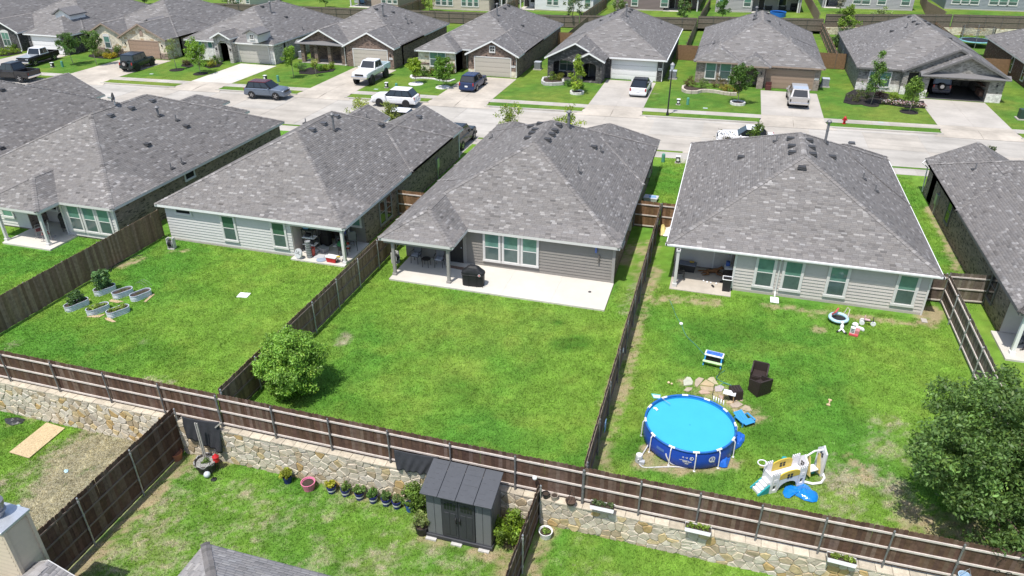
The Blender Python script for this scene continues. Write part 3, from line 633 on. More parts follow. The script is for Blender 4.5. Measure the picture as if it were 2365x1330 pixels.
def downpipe(root, x, y, face='S', z1=2.3, m=TRIM):
    f = Wf(x, y, face); b = MB(); b.tube([f.p(0, .3, z1 + .08), f.p(0, .06, z1 - .15), f.p(0, .05, .25), f.p(0, .2, .06)], .04, 6); b.obj('downpipe', m, root, world=True)
def soffit_light(root, x, y, z, face='S'):
    f = Wf(x, y, face); b = MB(); f.box(b, -.06, .06, 0, .1, z, z + .26); b.obj('wall_lamp', BLACKM, root, world=True)
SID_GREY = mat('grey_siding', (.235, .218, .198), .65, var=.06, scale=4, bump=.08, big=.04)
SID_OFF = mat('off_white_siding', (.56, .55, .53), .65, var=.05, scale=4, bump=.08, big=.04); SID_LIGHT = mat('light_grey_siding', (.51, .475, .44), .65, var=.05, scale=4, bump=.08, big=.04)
SID_PALE = mat('pale_siding', (.57, .55, .53), .65, var=.05, scale=4, bump=.08, big=.04)
MIDROW = 'houses of the middle row seen from behind'; FARROW = 'brick houses across the street'; BACKROW = 'houses of the row behind the far fence'
DOOR_DK = mat('dark_door', (.03, .028, .028), .5); DOOR_W = mat('pale_door', (.42, .41, .4), .5)

# --- house with the long patio, centre of the picture
h = house('grey lap-sided house behind the long bare patio with the covered grill', -17.3, -4.3, 35.3, 54.5, MIDROW); HC = h
blC = [block(-17.3, -4.3, 35.3, 53.1), block(-17.3, -12.96, 32.85, 42), block(-11.3, -4.3, 45, 54.7, n=.67), block(-17.3, -13.2, 45, 55)]
w = Wall2().box(-17, -4.6, 35.6, 52.8, -.1, 2.34).box(-11, -4.6, 52, 54.3, -.1, 2.34).obj(h, BR_GREY)
TRIM_G = mat('grey_trim', (.30, .285, .27), .6, var=.05, bump=.05)
siding(h, w, -16.98, -4.66, 35.6, 'S', SID_GREY)
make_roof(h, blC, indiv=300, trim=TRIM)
for xc in (-11.6, -10.47, -9.36): window(h, xc, 35.56, .55, .86, 1.66, trim=TRIM, tw=.1)
window(h, -15.7, 35.56, 1.05, 1.95, 1.0, up=GLASS_DK, split='v', trim=TRIM_G)
door(h, -13.75, 35.55, .82, 2.05, 'S', DOOR_DK, trim=TRIM_G)
b = MB(); b.box(-4.68, -4.52, 35.52, 35.6, -.1, 2.34); b.box(-13.26, -13.14, 35.53, 35.6, 0, 2.34); b.obj('corner_board', TRIM_G, h, world=True)
slabbox(h, -16.75, -4.5, 32.55, 35.6, .1, CONC_NEW, joints=(-13.1, -10.17, -7.4))
post(h, -16.6, 33.1, 2.3, TRIM_G); post(h, -13.32, 33.05, 2.3, TRIM_G)
b = MB(); b.box(-17.1, -13.1, 32.98, 33.16, 2.1, 2.33); b.box(-17.1, -16.92, 33.16, 35.5, 2.1, 2.33); b.box(-13.32, -13.14, 33.16, 35.5, 2.1, 2.33); b.obj('porch_beam', TRIM_G, h, world=True)
for u, v in ((1226, 294), (1236, 301), (1229, 309), (1219, 320), (1247, 287), (1290, 291), (1281, 303), (1274, 312), (1264, 324)): vent_box(h, blC, u, v)
vent_box(h, blC, 1371, 341); vent_pipe(h, blC, 1387, 350); vent_pipe(h, blC, 1336, 398); vent_pipe(h, blC, 1137, 318, .3); vent_pipe(h, blC, 1313, 294, 1.0, .09, True)
b = MB(); f_ = Wf(-4.6, 41, 'E'); [f_.box(b, a, a + .3, 0, .18, .9, 1.5) for a in (0, 9.5)]; b.obj('meter_box', STEEL, h, world=True)
window(h, -4.6, 39, .9, .8, 1.3, 'E', lo=GLASS_DK, up=GLASS_DK)
slabm = CONC
# --- light grey house with four rear windows (pool lot)
h = house('light grey house with white gutter and four green rear windows facing the pool', -1.9, 11.66, 36.57, 55, MIDROW)
blD = [block(-1.9, 11.66, 36.57, 54.7), block(5.0, 11.66, 46, 55.4), block(2.0, 6.2, 46, 57, n=.5)]
w = Wall2().box(1.75, 11.3, 36.85, 54.4, -.25, 2.34).box(-1.55, 1.75, 38.95, 54.4, -.25, 2.34).obj(h, BR_GREY)
siding(h, w, 1.75, 11.26, 36.85, 'S', SID_LIGHT); siding(h, w, -1.5, 1.74, 38.95, 'S', SID_LIGHT)
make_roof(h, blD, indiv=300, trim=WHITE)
for xc in (3.35, 4.75, 6.98, 10.28): window(h, xc, 36.82, .5, .86, 1.66, tw=.11)
window(h, -.28, 38.92, 1.25, 1.2, .55, up=GLASS_DK, split='n'); door(h, 1.13, 38.92, .86, 2.0, 'S', DOOR_W, z=.05)
b = MB(); b.box(11.24, 11.33, 36.78, 36.87, 0, 2.34); b.box(1.72, 1.84, 36.8, 36.86, 0, 2.34); b.obj('corner_board', TRIM, h, world=True)
b = MB(); b.box(1.75, 11.3, 36.8, 36.9, -.25, .1); b.obj('foundation', CONC, h, world=True)
slabbox(h, -1.5, 1.78, 35.95, 38.95, .05, CONC_WARM); post(h, -1.25, 36.3, 2.3, TRIM)
b = MB()
for x0, x1, y0, y1 in ((-2.0, 11.76, 36.44, 36.56), (-1.97, -1.9, 36.44, 54.7), (11.66, 11.73, 36.44, 54.7)): b.box(x0, x1, y0, y1, 2.36, 2.44)
b.obj('gutter', WHITE, h, world=True); b = MB(); b.tube([(4.05, 36.5, 2.3), (4.05, 36.8, 2.1), (4.05, 36.76, .3), (4.05, 36.5, .1)], .045, 6); b.obj('downpipe', TRIM, h, world=True)
for u, v in ((1826, 322), (1829, 339), (1830, 354), (1869, 326), (1874, 342), (1877, 358), (1852, 389)): vent_box(h, blD, u, v)
vent_box(h, blD, 1712, 365); vent_box(h, blD, 1922, 364); vent_box(h, blD, 1967, 332, False); vent_pipe(h, blD, 1793, 326); vent_pipe(h, blD, 1993, 413); vent_pipe(h, blD, 2021, 441); vent_pipe(h, blD, 1905, 330, 1.35, .08, True)
# --- house with the cluttered corner patio
h = house('pale grey house whose corner patio holds shelves, a red cooler and bar chairs', -32.5, -19.7, 33.4, 53, MIDROW)
blB = [block(-32.5, -19.7, 33.4, 51), block(-26.1, -19.7, 43, 53.4, n=None), block(-30.4, -26.6, 44, 54.6, n=None)]
w = Wall2().box(-32.15, -23.4, 33.7, 50.7, -.25, 2.34).box(-23.4, -20.0, 36.45, 53.0, -.25, 2.34).obj(h, BR_GREY)
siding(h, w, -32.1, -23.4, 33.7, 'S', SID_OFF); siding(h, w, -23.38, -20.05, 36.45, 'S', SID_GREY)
b = MB(); b.box(-23.4, -23.36, 33.72, 36.45, .1, 2.3); b.obj('side_panel', SID_LIGHT, h, world=True)
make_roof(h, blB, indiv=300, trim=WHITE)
window(h, -27.65, 33.67, .55, .84, 1.56, up=mat('window_green_blind', (.05, .12, .075), .1, bump=0), tw=.1); window(h, -24.22, 33.67, .55, .84, 1.56, up=mat('window_green_blind', (.05, .12, .075), .1, bump=0), tw=.1); window(h, -30.75, 33.67, 1.9, 1.05, .26, up=GLASS_DK, split='n')
for yy in (38.75, 39.7): window(h, -19.98, yy, .45, .7, 1.5, 'E', up=GLASS_DK, lo=GLASS_DK, trim=mat('mid_trim', (.3, .29, .28)))
window(h, -20.8, 36.42, 1.2, 1.0, .95, up=GLASS_UP, split='n'); door(h, -22.1, 36.42, .85, 2.0, 'S', mat('brown_door', (.08, .06, .05), .5)); 
slabbox(h, -23.4, -19.85, 33.2, 36.45, .1, CONC_NEW); post(h, -19.98, 33.55, 2.3, TRIM)
b = MB(); b.box(-23.4, -19.9, 33.5, 33.62, 2.12, 2.33); b.box(-20.02, -19.88, 33.62, 36.4, 2.12, 2.33); b.obj('porch_beam', TRIM, h, world=True)
b = MB(); b.box(-32.15, -23.4, 33.64, 33.72, -.25, .1); b.obj('foundation', CONC, h, world=True)
for u, v in ((777, 270), (747, 287), (721, 301), (880, 291), (967, 271)): vent_box(h, blB, u, v, (u, v) == (880, 291))
vent_pipe(h, blB, 771, 300, 1.0, .075, True); vent_pipe(h, blB, 706, 283, .35); vent_pipe(h, blB, 847, 273, .35)
f_ = Wf(-20.0, 48.3, 'E'); b = MB(); f_.box(b, -.2, .2, 0, .14, .9, 1.6); f_.box(b, -.05, .05, 0, .08, 0, .9); b.obj('meter_box', STEEL, h, world=True)
b = MB(); b.tube([(-19.8, 53, 2.3), (-19.95, 53.06, 2.0), (-19.95, 53.06, .1)], .045, 6); b.obj('downpipe', WHITE, h, world=True)
# --- house with three green windows and rocking chairs, left
h = house('pale sided house with triple green windows and a rocking-chair porch at the left', -48, -34.4, 32, 51, MIDROW)
blA = [block(-48, -34.4, 32.0, 51), block(-42.9, -38.38, 30.38, 38), block(-46.2, -42.5, 43, 55.2), block(-42.5, -39, 44, 53)]
w = Wall2().box(-38.7, -34.7, 32.3, 50.7, -.2, 2.34).box(-47.7, -41.6, 32.3, 50.7, -.2, 2.34).box(-41.6, -38.7, 33.6, 50, -.2, 2.34).obj(h, BR_GREY)
siding(h, w, -38.68, -34.75, 32.3, 'S', SID_PALE); siding(h, w, -47.7, -41.62, 32.3, 'S', SID_PALE); siding(h, w, -41.6, -38.7, 33.6, 'S', SID_LIGHT)
b = MB(); b.box(-34.78, -34.64, 32.24, 32.36, -.1, 2.34); b.box(-38.72, -38.6, 32.22, 32.3, -.1, 2.34); b.obj('corner_board', TRIM, h, world=True)
make_roof(h, blA, indiv=300, trim=TRIM)
for xc in (-37.75, -36.6, -35.5): window(h, xc, 32.27, .55, .86, 1.6, tw=.1)
window(h, -43.2, 32.27, .8, .8, .75, split='n', tw=.1); door(h, -39.35, 33.57, .85, 2.0, 'S', DOOR_W); window(h, -40.9, 33.57, 1.0, .7, 1.1, up=GLASS_DK, split='n')
slabbox(h, -41.75, -38.05, 30.15, 33.6, .1, CONC_NEW); post(h, -41.7, 30.5, 2.3, TRIM); post(h, -38.62, 30.66, 2.3, TRIM)
b = MB(); b.box(-42.5, -38.6, 30.55, 30.7, 2.12, 2.33); b.box(-38.75, -38.6, 30.7, 32.2, 2.12, 2.33); b.obj('porch_beam', TRIM, h, world=True)
for u, v in ((351, 234), (303, 251), (255, 268)): vent_box(h, blA, u, v, False)
vent_box(h, blA, 430, 293); vent_box(h, blA, 340, 335); vent_pipe(h, blA, 366, 267, .55, .08, True); vent_pipe(h, blA, 407, 277); vent_pipe(h, blA, 395, 388); vent_pipe(h, blA, 420, 376)
window(h, -34.66, 39.3, 1.75, .9, .5, 'E', up=GLASS_DK, split='n')
x, y, z = onroof(blA, 268, 243); b = MB(); b.lathe([(.02, 0), (.2, .03), (.33, .1), (.34, .12), (.2, .06), (.02, .04)], 18); dsh = b.obj('satellite_dish', mat('dish_grey', (.05, .05, .055), .5), h, loc=Vector((x, y, z + .55)) - parent_offset(h)); dsh.rotation_euler = (R(75), 0, R(-35))
b = MB(); b.tube([(0, 0, 0), (0, .1, .35), (-.05, .2, .55)], .03, 6); b.cbox(-.35, .1, .5, .35, .1, .1); b.obj('dish_arm', STEEL, h, loc=Vector((x, y - .1, z)) - parent_offset(h))
# --- roof at the far left edge
h = house('house at the left edge showing only its plain shingle roof', -63, -49.2, 34, 51.5, MIDROW)
bl0 = [block(-63, -49.2, 33.5, 51.5), block(-62, -55, 44, 54, n=None)]
Wall2().box(-62.7, -49.5, 33.8, 51.2, -.2, 2.34).box(-61.7, -55.3, 50, 53.7, -.2, 2.34).obj(h, BR_GREY); make_roof(h, bl0, indiv=0); vent_box(h, bl0, 4, 209); vent_box(h, bl0, 2, 343)
# --- house at the right edge
h = house('dark brick house at the right edge with a rear porch and rocking chairs', 14.3, 28, 33.75, 55.5, MIDROW)
blE = [block(14.3, 28.2, 33.75, 54.5), block(14.3, 20.2, 46, 55.8, n=None)]
w = Wall2().box(14.65, 27.9, 36.0, 54.2, -.25, 2.34).box(14.65, 19.9, 53, 55.4, -.25, 2.34).obj(h, BR_GREY); siding(h, w, 14.68, 20, 36.0, 'S', SID_LIGHT)
make_roof(h, blE, indiv=300, trim=mat('dark_trim', (.16, .155, .15), .6, bump=.05)); slabbox(h, 14.3, 20, 33.45, 36.0, .1, CONC_NEW); post(h, 14.7, 34.0, 2.3, WHITE)
window(h, 16.2, 35.97, .75, 1.1, 1.3, up=GLASS_DK, split='n'); [window(h, 14.63, yy, .65, .85, 1.5, 'W', up=GLASS_DK, lo=GLASS_DK, trim=mat('dark_trim', (.16, .155, .15))) for yy in (48.5, 38.3)]
vent_pipe(h, blE, 2252, 391); b = MB(); f_ = Wf(14.65, 51.5, 'W'); f_.box(b, -.2, .2, 0, .16, .7, 1.4); f_.box(b, -.06, .06, 0, .1, 0, .7); b.obj('meter_box', STEEL, h, world=True)
b = MB(); b.tube([(14.3, 55.6, 2.4), (14.1, 55.5, 2.2), (14.5, 55.45, 1.9), (14.6, 55.45, .1)], .045, 6); b.obj('downpipe', WHITE, h, world=True)
h = house('sliver of a further house roof beyond the right edge', 25.5, 38, 37, 56, MIDROW); bl = [block(29.8, 43, 36, 57)]
Wall2().box(30.1, 42.7, 36.3, 56.7, -.2, 2.34).obj(h, BR_DARK); make_roof(h, bl)
# ------------------------------------------------------------------ houses across the street
GB = mat('beige_garage', (.47, .43, .37), .5, var=.04); GW = mat('white_garage', (.74, .74, .73), .5, var=.03); GT = mat('tan_garage', (.33, .235, .175), .5, var=.04); GG = mat('grey_garage', (.46, .44, .4), .5, var=.04)
TRIM_T = mat('tan_trim', (.33, .25, .2), .6, var=.05, bump=.05); TRIM_D = mat('grey_dark_trim', (.15, .145, .14), .6, var=.05, bump=.05)
K = lambda ox, oy, s: (lambda u, v: (ox + u / s, oy + v / s))
DORM = mat('dormer_shingle', (.16, .155, .158), .95, var=.25, scale=5, bump=.4)
k0, k4, k8, k12, k15, k19 = K(0, 0, 5.631), K(400, 0, 5.631), K(800, 0, 5.631), K(1200, 0, 5.631), K(1560, 60, 5.5425), K(1945, 0, 5.631)
def farroof(h, bl, trim): return make_roof(h, bl, pal='f', tw=.5, cd_=.15, trim=trim, caps=True)
def plaque(root, x, y, z, w=.45, hh=.22):
    b = MB(); b.box(x - w / 2, x + w / 2, y - .04, y, z, z + hh); o = b.obj('address_plaque', WHITE, root, world=True); q = MB()
    for i in range(4): q.box(x - w * .36 + i * w * .2, x - w * .36 + i * w * .2 + w * .1, y - .046, y - .04, z + hh * .25, z + hh * .75)
    q.obj('number', BLACKP, o, world=True)
def arch_wall(wl, x0, x1, y, z0, z1, ax0, ax1, az, t=.3, rise=None):
    """front wall with an arched opening from ax0 to ax1, springing at az"""
    r = (ax1 - ax0) / 2; rise = rise or r; n = 10; cx = (ax0 + ax1) / 2
    wl.box(x0, ax0, y, y + t, z0, z1).box(ax1, x1, y, y + t, z0, z1)
    arc = [(cx - r * math.cos(math.pi * k / n), az + rise * math.sin(math.pi * k / n)) for k in range(n + 1)]
    for a, b in zip(arc[:-1], arc[1:]):
        P = [(a[0], y, a[1]), (b[0], y, b[1]), (b[0], y, z1), (a[0], y, z1)]; wl.mb.extr(P, (0, t, 0)); wl.ax += [0] * 6
h = house('roof of the house at the top left corner across the street', -111.5, -97.5, 75.5, 97, FARROW); farroof(h, [block(-111.5, -97.5, 75.5, 98.5)], WHITE); Wall2().box(-111.2, -97.8, 75.8, 98, 0, 2.34).obj(h, BR_DARK)
# 1 (far left): charcoal with white dormer
h = house('charcoal brick house with a white arched dormer, farthest left across the street', -95.5, -81.7, 76.4, 97, FARROW)
bl = [block(-95.5, -81.7, 79.5, 97.5), block(-88.4, -81.7, 76.4, 86), block(-95.5, -89.6, 76.7, 86, s=None)]
w = Wall2().box(-95.2, -82, 80.2, 97.2, 0, 2.34).box(-88.1, -82, 76.7, 81, 0, 2.34).box(-95.2, -89.9, 77, 81, 0, 2.34).gable(-95.3, -89.8, 77, 2.34, 3.72).obj(h, BR_DARK); farroof(h, bl, WHITE)
winpx(h, 77, k0(12, 420), k0(160, 600), split='hv', arch=True); garage(h, -87.4, -82.8, 76.7, 2.1, GW); door(h, -89, 80.2, .9, 2.05, 'S', DOOR_DK)
x0, y0, z0 = at(*k0(430, 365), 3.4); dm = Wall2().box(x0 - 1.15, x0 + 1.15, 80.4, 83, 2.9, 4.4).gable(x0 - 1.15, x0 + 1.15, 80.4, 4.4, 5.0).obj(h, {'x': WHITE, 'y': WHITE}, 'dormer')
b = MB(); b.extr([(x0 - 1.45, 80.1, 4.22), (x0, 80.1, 5.0), (x0, 80.1, 5.12), (x0 - 1.45, 80.1, 4.36)], (0, 3, 0)); b.extr([(x0 + 1.45, 80.1, 4.22), (x0, 80.1, 5.0), (x0, 80.1, 5.12), (x0 + 1.45, 80.1, 4.36)], (0, 3, 0)); b.obj('roof', DORM, dm, world=True)
b = MB(); b.extr([(x0 - .45, 80.36, 3.3), (x0 + .45, 80.36, 3.3)] + [(x0 + .45 * math.cos(t), 80.36, 3.75 + .4 * math.sin(t)) for t in np.linspace(0, math.pi, 9)], (0, .03, 0)); b.obj('window', GLASS_DK, dm, world=True)
downpipe(h, -89.7, 76.75, 'S', m=WHITE)
# 2: cream stone, two gables
h = house('cream stone house with two front gables and a tan garage door', -81, -67.5, 77.7, 97, FARROW)
bl = [block(-81.0, -67.6, 80, 97.5), block(-74.8, -67.6, 77.7, 88, s=None), block(-80.6, -74.9, 78.7, 88, s=None)]
Wall2().box(-74.5, -67.9, 78, 81, 0, 2.34).gable(-74.7, -67.7, 78, 2.34, 4.1).box(-80.3, -75.2, 79, 81, 0, 2.34).gable(-80.5, -75.0, 79, 2.34, 3.7).obj(h, ST_CREAM)
Wall2().box(-80.7, -67.9, 80.6, 97.2, 0, 2.34).obj(h, BR_GREY); farroof(h, bl, TRIM_T)
Wall2().box(-80.34, -75.16, 78.94, 79.0, 0, .75).box(-74.54, -73.4, 77.94, 78, 0, .75).box(-69.1, -67.86, 77.94, 78, 0, .75).obj(h, BR_GREY, 'stone_base')
garage(h, -73.4, -69.0, 78, 2.1, GT, trim=TRIM_T); winpx(h, 79, k0(1345, 470), k0(1455, 625), arch=True)
xd, yd, zd = at(*k0(1620, 400), 3.6); dm = Wall2().box(xd - .8, xd + .8, 80.6, 83, 2.9, 3.8).gable(xd - .8, xd + .8, 80.6, 3.8, 4.25).obj(h, BR_BROWN, 'dormer')
b = MB(); b.extr([(xd - 1.1, 80.3, 3.68), (xd, 80.3, 4.25), (xd, 80.3, 4.37), (xd - 1.1, 80.3, 3.82)], (0, 3, 0)); b.extr([(xd + 1.1, 80.3, 3.68), (xd, 80.3, 4.25), (xd, 80.3, 4.37), (xd + 1.1, 80.3, 3.82)], (0, 3, 0)); b.obj('roof', DORM, dm, world=True)
for xx in (-73.95, -68.45): soffit_light(h, xx, 78, 1.55)
b = MB(); b.extr([(-71.45, 77.95, 2.75), (-70.95, 77.95, 2.75), (-70.95, 77.95, 3.3), (-71.2, 77.95, 3.45), (-71.45, 77.95, 3.3)], (0, .06, 0)); b.obj('gable_vent', TRIM_T, h, world=True)
# 3: whitewashed brick, arch tower and dormer
h = house('whitewashed brick house with an arched entry tower and one small dormer', -65.9, -53.1, 79, 97.6, FARROW)
xe0, xe1 = aty(*k4(560, 700), 78.6)[0], aty(*k4(775, 700), 78.6)[0]
bl = [block(-65.9, -53.1, 79.0, 97.6), block(xe0 - .2, xe1 + .2, 78.2, 84, z=3.0, s=None, n=None)]
wl = Wall2().box(-65.6, xe0 + .3, 79.35, 82, 0, 2.34).box(xe1 - .3, -53.4, 79.35, 82, 0, 2.34).box(-65.6, -53.4, 81.6, 97.3, 0, 2.34)
arch_wall(wl, xe0, xe1, 78.55, 0, 2.95, xe0 + .5, xe1 - .5, 1.9); wl.gable(xe0, xe1, 78.55, 2.95, 3.55, t=.3).box(xe0, xe0 + .3, 78.8, 81.6, 0, 2.95).box(xe1 - .3, xe1, 78.8, 81.6, 0, 2.95).obj(h, BR_PALE); farroof(h, bl, WHITE)
[Wall2().box(a, c, 79.3, 79.35, 0, 1.55).obj(h, ST_WHITE, 'stone_base') for a, c in ((-65.64, xe0 - .02), (-53.95, -53.36))]
garage(h, xe1 + .45, -54.15, 79.35, 2.1, GG); winpx(h, 79.35, k4(310, 520), k4(390, 640)); winpx(h, 79.35, k4(445, 535), k4(535, 715)); door(h, (xe0 + xe1) / 2, 81.55, .95, 2.05, 'S', DOOR_DK)
xd, yd, zd = at(*k4(1010, 515), 3.2); dm = Wall2().box(xd - .75, xd + .75, yd + .3, yd + 3, 2.8, 3.85).gable(xd - .75, xd + .75, yd + .3, 3.85, 4.25).obj(h, {'x': TRIM, 'y': TRIM}, 'dormer'); window(dm, xd, yd + .3, 3.2, .5, .5, 'S', up=GLASS_DK, lo=GLASS_DK, split='hv')
b = MB(); b.extr([(xd - 1.1, yd, 3.72), (xd, yd, 4.25), (xd, yd, 4.37), (xd - 1.1, yd, 3.86)], (0, 2.6, 0)); b.extr([(xd + 1.1, yd, 3.72), (xd, yd, 4.25), (xd, yd, 4.37), (xd + 1.1, yd, 3.86)], (0, 2.6, 0)); b.obj('roof', DORM, dm, world=True)
for xx in (xe0 + .2, xe1 - .2): soffit_light(h, xx, 78.55, 1.5)
# 4: brown brick with four-pillar porch
h = house('brown brick house with a pillared porch gable beside its garage', -51.3, -38.1, 80.9, 99.2, FARROW)
bl = [block(-51.3, -38.1, 82.5, 99.2), block(-44.9, -38.1, 80.8, 90, s=None), block(-51.3, -44.7, 81.1, 89, s=None)]
w = Wall2().box(-51, -38.4, 83.6, 98.9, 0, 2.34).box(-44.6, -38.4, 81.1, 84, 0, 2.34).gable(-44.8, -38.3, 81.1, 2.34, 4.0).gable(-51.1, -44.9, 81.5, 2.4, 3.95)
for xx in np.linspace(-50.7, -45.2, 4): w.box(xx - .22, xx + .22, 81.35, 81.8, 0, 2.34)
w.obj(h, BR_BROWN); farroof(h, bl, WHITE); b = MB(); b.extr([(-51.4, 80.9, 2.3), (-44.7, 80.9, 2.3), (-44.7, 81.5, 2.62), (-51.4, 81.5, 2.62)], (0, 0, .08)); b.obj('pent_roof', mat('pent_shingle', (.17, .165, .165), .95), h, world=True)
garage(h, -43.6, -39.2, 81.1, 2.1, GB); winpx(h, 83.6, k4(1840, 580), k4(1875, 760)); winpx(h, 83.6, k4(2025, 590), k4(2065, 775)); door(h, -45.8, 83.6, .95, 2.05, 'S', DOOR_DK); soffit_light(h, -38.8, 81.1, 1.5); plaque(h, -38.75, 81.1, 1.1); downpipe(h, -44.75, 81.1, 'S')
slabbox(h, -51, -44.8, 81.3, 83.6, .08, CONC)
# 5: brown brick + cream stone bay
h = house('brick house with a cream stone bay and a small square gable window', -35.6, -22.8, 80.6, 103.2, FARROW)
bl = [block(-35.6, -22.8, 83.0, 103.2), block(-29.2, -22.8, 80.6, 92, s=None), block(-35.6, -30.4, 81.0, 90)]
Wall2().box(-35.3, -23.1, 83.8, 102.9, 0, 2.34).box(-28.9, -23.1, 80.9, 84, 0, 2.34).gable(-29.1, -22.9, 80.9, 2.34, 3.95).box(-30.9, -30.7, 81.6, 84, 0, 2.34).obj(h, BR_BROWN)
Wall2().box(-35.3, -30.7, 81.35, 84, 0, 2.34).obj(h, ST_CREAM, 'stone_bay'); farroof(h, bl, WHITE)
Wall2().box(-35.32, -30.68, 81.31, 81.36, .75, 1.0).obj(h, BR_BROWN, 'brick_band'); Wall2().box(-28.92, -28.1, 80.86, 80.9, 0, .7).box(-23.9, -23.08, 80.86, 80.9, 0, .7).obj(h, ST_CREAM, 'stone_base')
garage(h, -28.1, -23.85, 80.9, 2.1, GB); winpx(h, 81.31, k8(1085, 670), k8(1295, 865), split='hv'); window(h, -26.0, 80.9, 2.75, .55, .6, up=GLASS_DK, lo=GLASS_DK, split='hv'); door(h, -29.6, 83.8, .95, 2.05, 'S', DOOR_DK)
for xx in (-28.45, -23.5): soffit_light(h, xx, 80.9, 1.5)
plaque(h, -23.5, 80.9, 1.15); downpipe(h, -30.66, 81.36, 'S'); downpipe(h, -23.15, 80.9, 'S')
# 6: charcoal brick with arched porch
h = house('charcoal brick house with an arched porch and a wide white garage door', -20, -6.7, 80.8, 104.3, FARROW)
xa, xb = -20.0, -13.1
bl = [block(-20.0, -6.7, 83.4, 104.3), block(xa, xb, 81.3, 92, s=None), block(-16.6, -13.1, 80.7, 86, z=2.45, s=None)]
wl = Wall2().box(-19.7, -7, 83.75, 104, 0, 2.34).gable(xa + .2, xb - .2, 81.65, 2.34, 4.0, t=.3)
arch_wall(wl, -19.7, -16.2, 81.65, 0, 2.34, -19.05, -16.75, 1.75, rise=.4); arch_wall(wl, -16.3, -13.4, 81.0, 0, 2.34, -15.55, -14.05, 1.75, rise=.4); wl.gable(-16.4, -13.3, 81.0, 2.34, 3.2, t=.3)
wl.box(-16.3, -15.9, 81.3, 83.75, 0, 2.34).box(-13.8, -13.4, 81.3, 83.75, 0, 2.34).box(-19.7, -19.4, 81.9, 83.75, 0, 2.34).obj(h, BR_DARK); farroof(h, bl, WHITE)
garage(h, -12.7, -7.75, 83.75, 2.1, GW); window(h, -17.9, 83.72, .6, 1.7, 1.5, split='hv'); door(h, -14.8, 83.72, .95, 2.05, 'S', mat('grey_door', (.16, .16, .18), .5)); plaque(h, -7.35, 83.75, 1.25, .42, .24); slabbox(h, -19.6, -13.4, 81.1, 83.7, .06, BR_DARK['x'], name='porch_floor')
for xx in (-15.85, -13.7): soffit_light(h, xx, 81.0, 1.5)
b = MB(); b.box(-12.9, -6.6, 83.26, 83.4, 2.28, 2.44); b.box(-6.7, -6.58, 83.3, 104, 2.28, 2.44); b.obj('gutter', WHITE, h, world=True); downpipe(h, -7.05, 83.75, 'S', m=TRIM); downpipe(h, -16.3, 81.6, 'S', m=WHITE)
# 7: grey-pink brick, clipped gables
h = house('grey pink brick house with clipped gables and a brown garage door', -3.8, 9.75, 83.5, 105.9, FARROW)
bl = [block(-3.8, 9.75, 84.6, 105.9), block(-3.8, 1.3, 84.2, 92, s=.9), block(.9, 4.3, 83.2, 89, s=1.1), block(2.5, 9.75, 83.9, 95, n=.5, s=.5)]
wl = Wall2().box(-3.5, 9.45, 85.4, 105.6, 0, 2.34).box(-3.5, .9, 84.6, 86, 0, 2.34).box(3.4, 9.45, 84.3, 86, 0, 2.34); arch_wall(wl, .95, 3.75, 83.6, 0, 2.34, 1.6, 3.1, 1.6, rise=.6); wl.box(.95, 1.25, 83.9, 86, 0, 2.34).box(3.45, 3.75, 83.9, 84.4, 0, 2.34).obj(h, BR_PINK); farroof(h, bl, TRIM_T)
garage(h, 4.0, 8.8, 84.3, 1.95, GT, trim=TRIM_T); winpx(h, 84.6, k15(400, 468), k15(500, 672)); winpx(h, 84.6, k15(585, 475), k15(690, 680)); plaque(h, 9.1, 84.3, 1.15, .42, .2); soffit_light(h, 3.45, 83.6, 1.5)
# 8: grey brick, nested gables, open garage
h = house('light grey brick house with nested gables and its garage standing open', 13.05, 27.1, 84, 107, FARROW)
bl = [block(13.05, 27.1, 85.7, 107), block(17.4, 27.1, 85.2, 96, s=None), block(19.0, 27.05, 83.9, 90, z=2.45, s=None)]
GX0, GX1 = 19.9, 25.4
w = Wall2().box(13.35, 19.3, 86.1, 106.7, 0, 2.34).box(19.3, 26.75, 91, 106.7, 0, 2.34).box(19.3, GX0, 84.3, 91, 0, 2.34).box(GX1, 26.75, 84.3, 91, 0, 2.34).box(GX0, GX1, 84.3, 84.6, 2.05, 2.34).gable(17.7, 26.9, 85.55, 2.34, 4.7).gable(19.2, 26.85, 84.35, 2.55, 4.25).box(17.6, 18.1, 85.4, 86.1, 0, 2.34).obj(h, BR_LGREY); farroof(h, bl, TRIM_D)
Wall2().box(13.33, 18.2, 86.05, 86.1, 0, .8).box(19.28, GX0 + .01, 84.25, 84.3, 0, .85).box(GX1 - .01, 26.78, 84.25, 84.3, 0, .85).box(17.58, 18.12, 85.35, 85.4, 0, .8).obj(h, ST_WHITE, 'stone_base')
b = MB(); b.extr([(18.9, 83.75, 2.3), (27.1, 83.75, 2.3), (27.1, 84.35, 2.62), (18.9, 84.35, 2.62)], (0, 0, .08)); b.obj('pent_roof', mat('pent_shingle', (.17, .165, .165), .95), h, world=True)
b = MB(); b.box(GX0, GX1, 84.3, 90.9, -.01, .03); b.obj('garage_floor', mat('dark_garage_floor', (.1, .1, .1), .4), h, world=True); b = MB(); b.box(GX0, GX1, 84.4, 90.9, 2.3, 2.34); b.obj('garage_ceiling', mat('dim_plaster', (.25, .25, .25), .8), h, world=True)
b = MB(); [b.box(GX1 - .5, GX1 - .05, yy, yy + .9, zz, zz + .04) for yy in (85, 86.2) for zz in (.4, .9, 1.4)]; [b.box(GX1 - .45, GX1 - .1, yy, yy + .3, .45, .8) for yy in (85.05, 85.5, 86.3)]; b.obj('garage_shelf', mat('shelf_brown', (.12, .07, .05), .7), h, world=True)
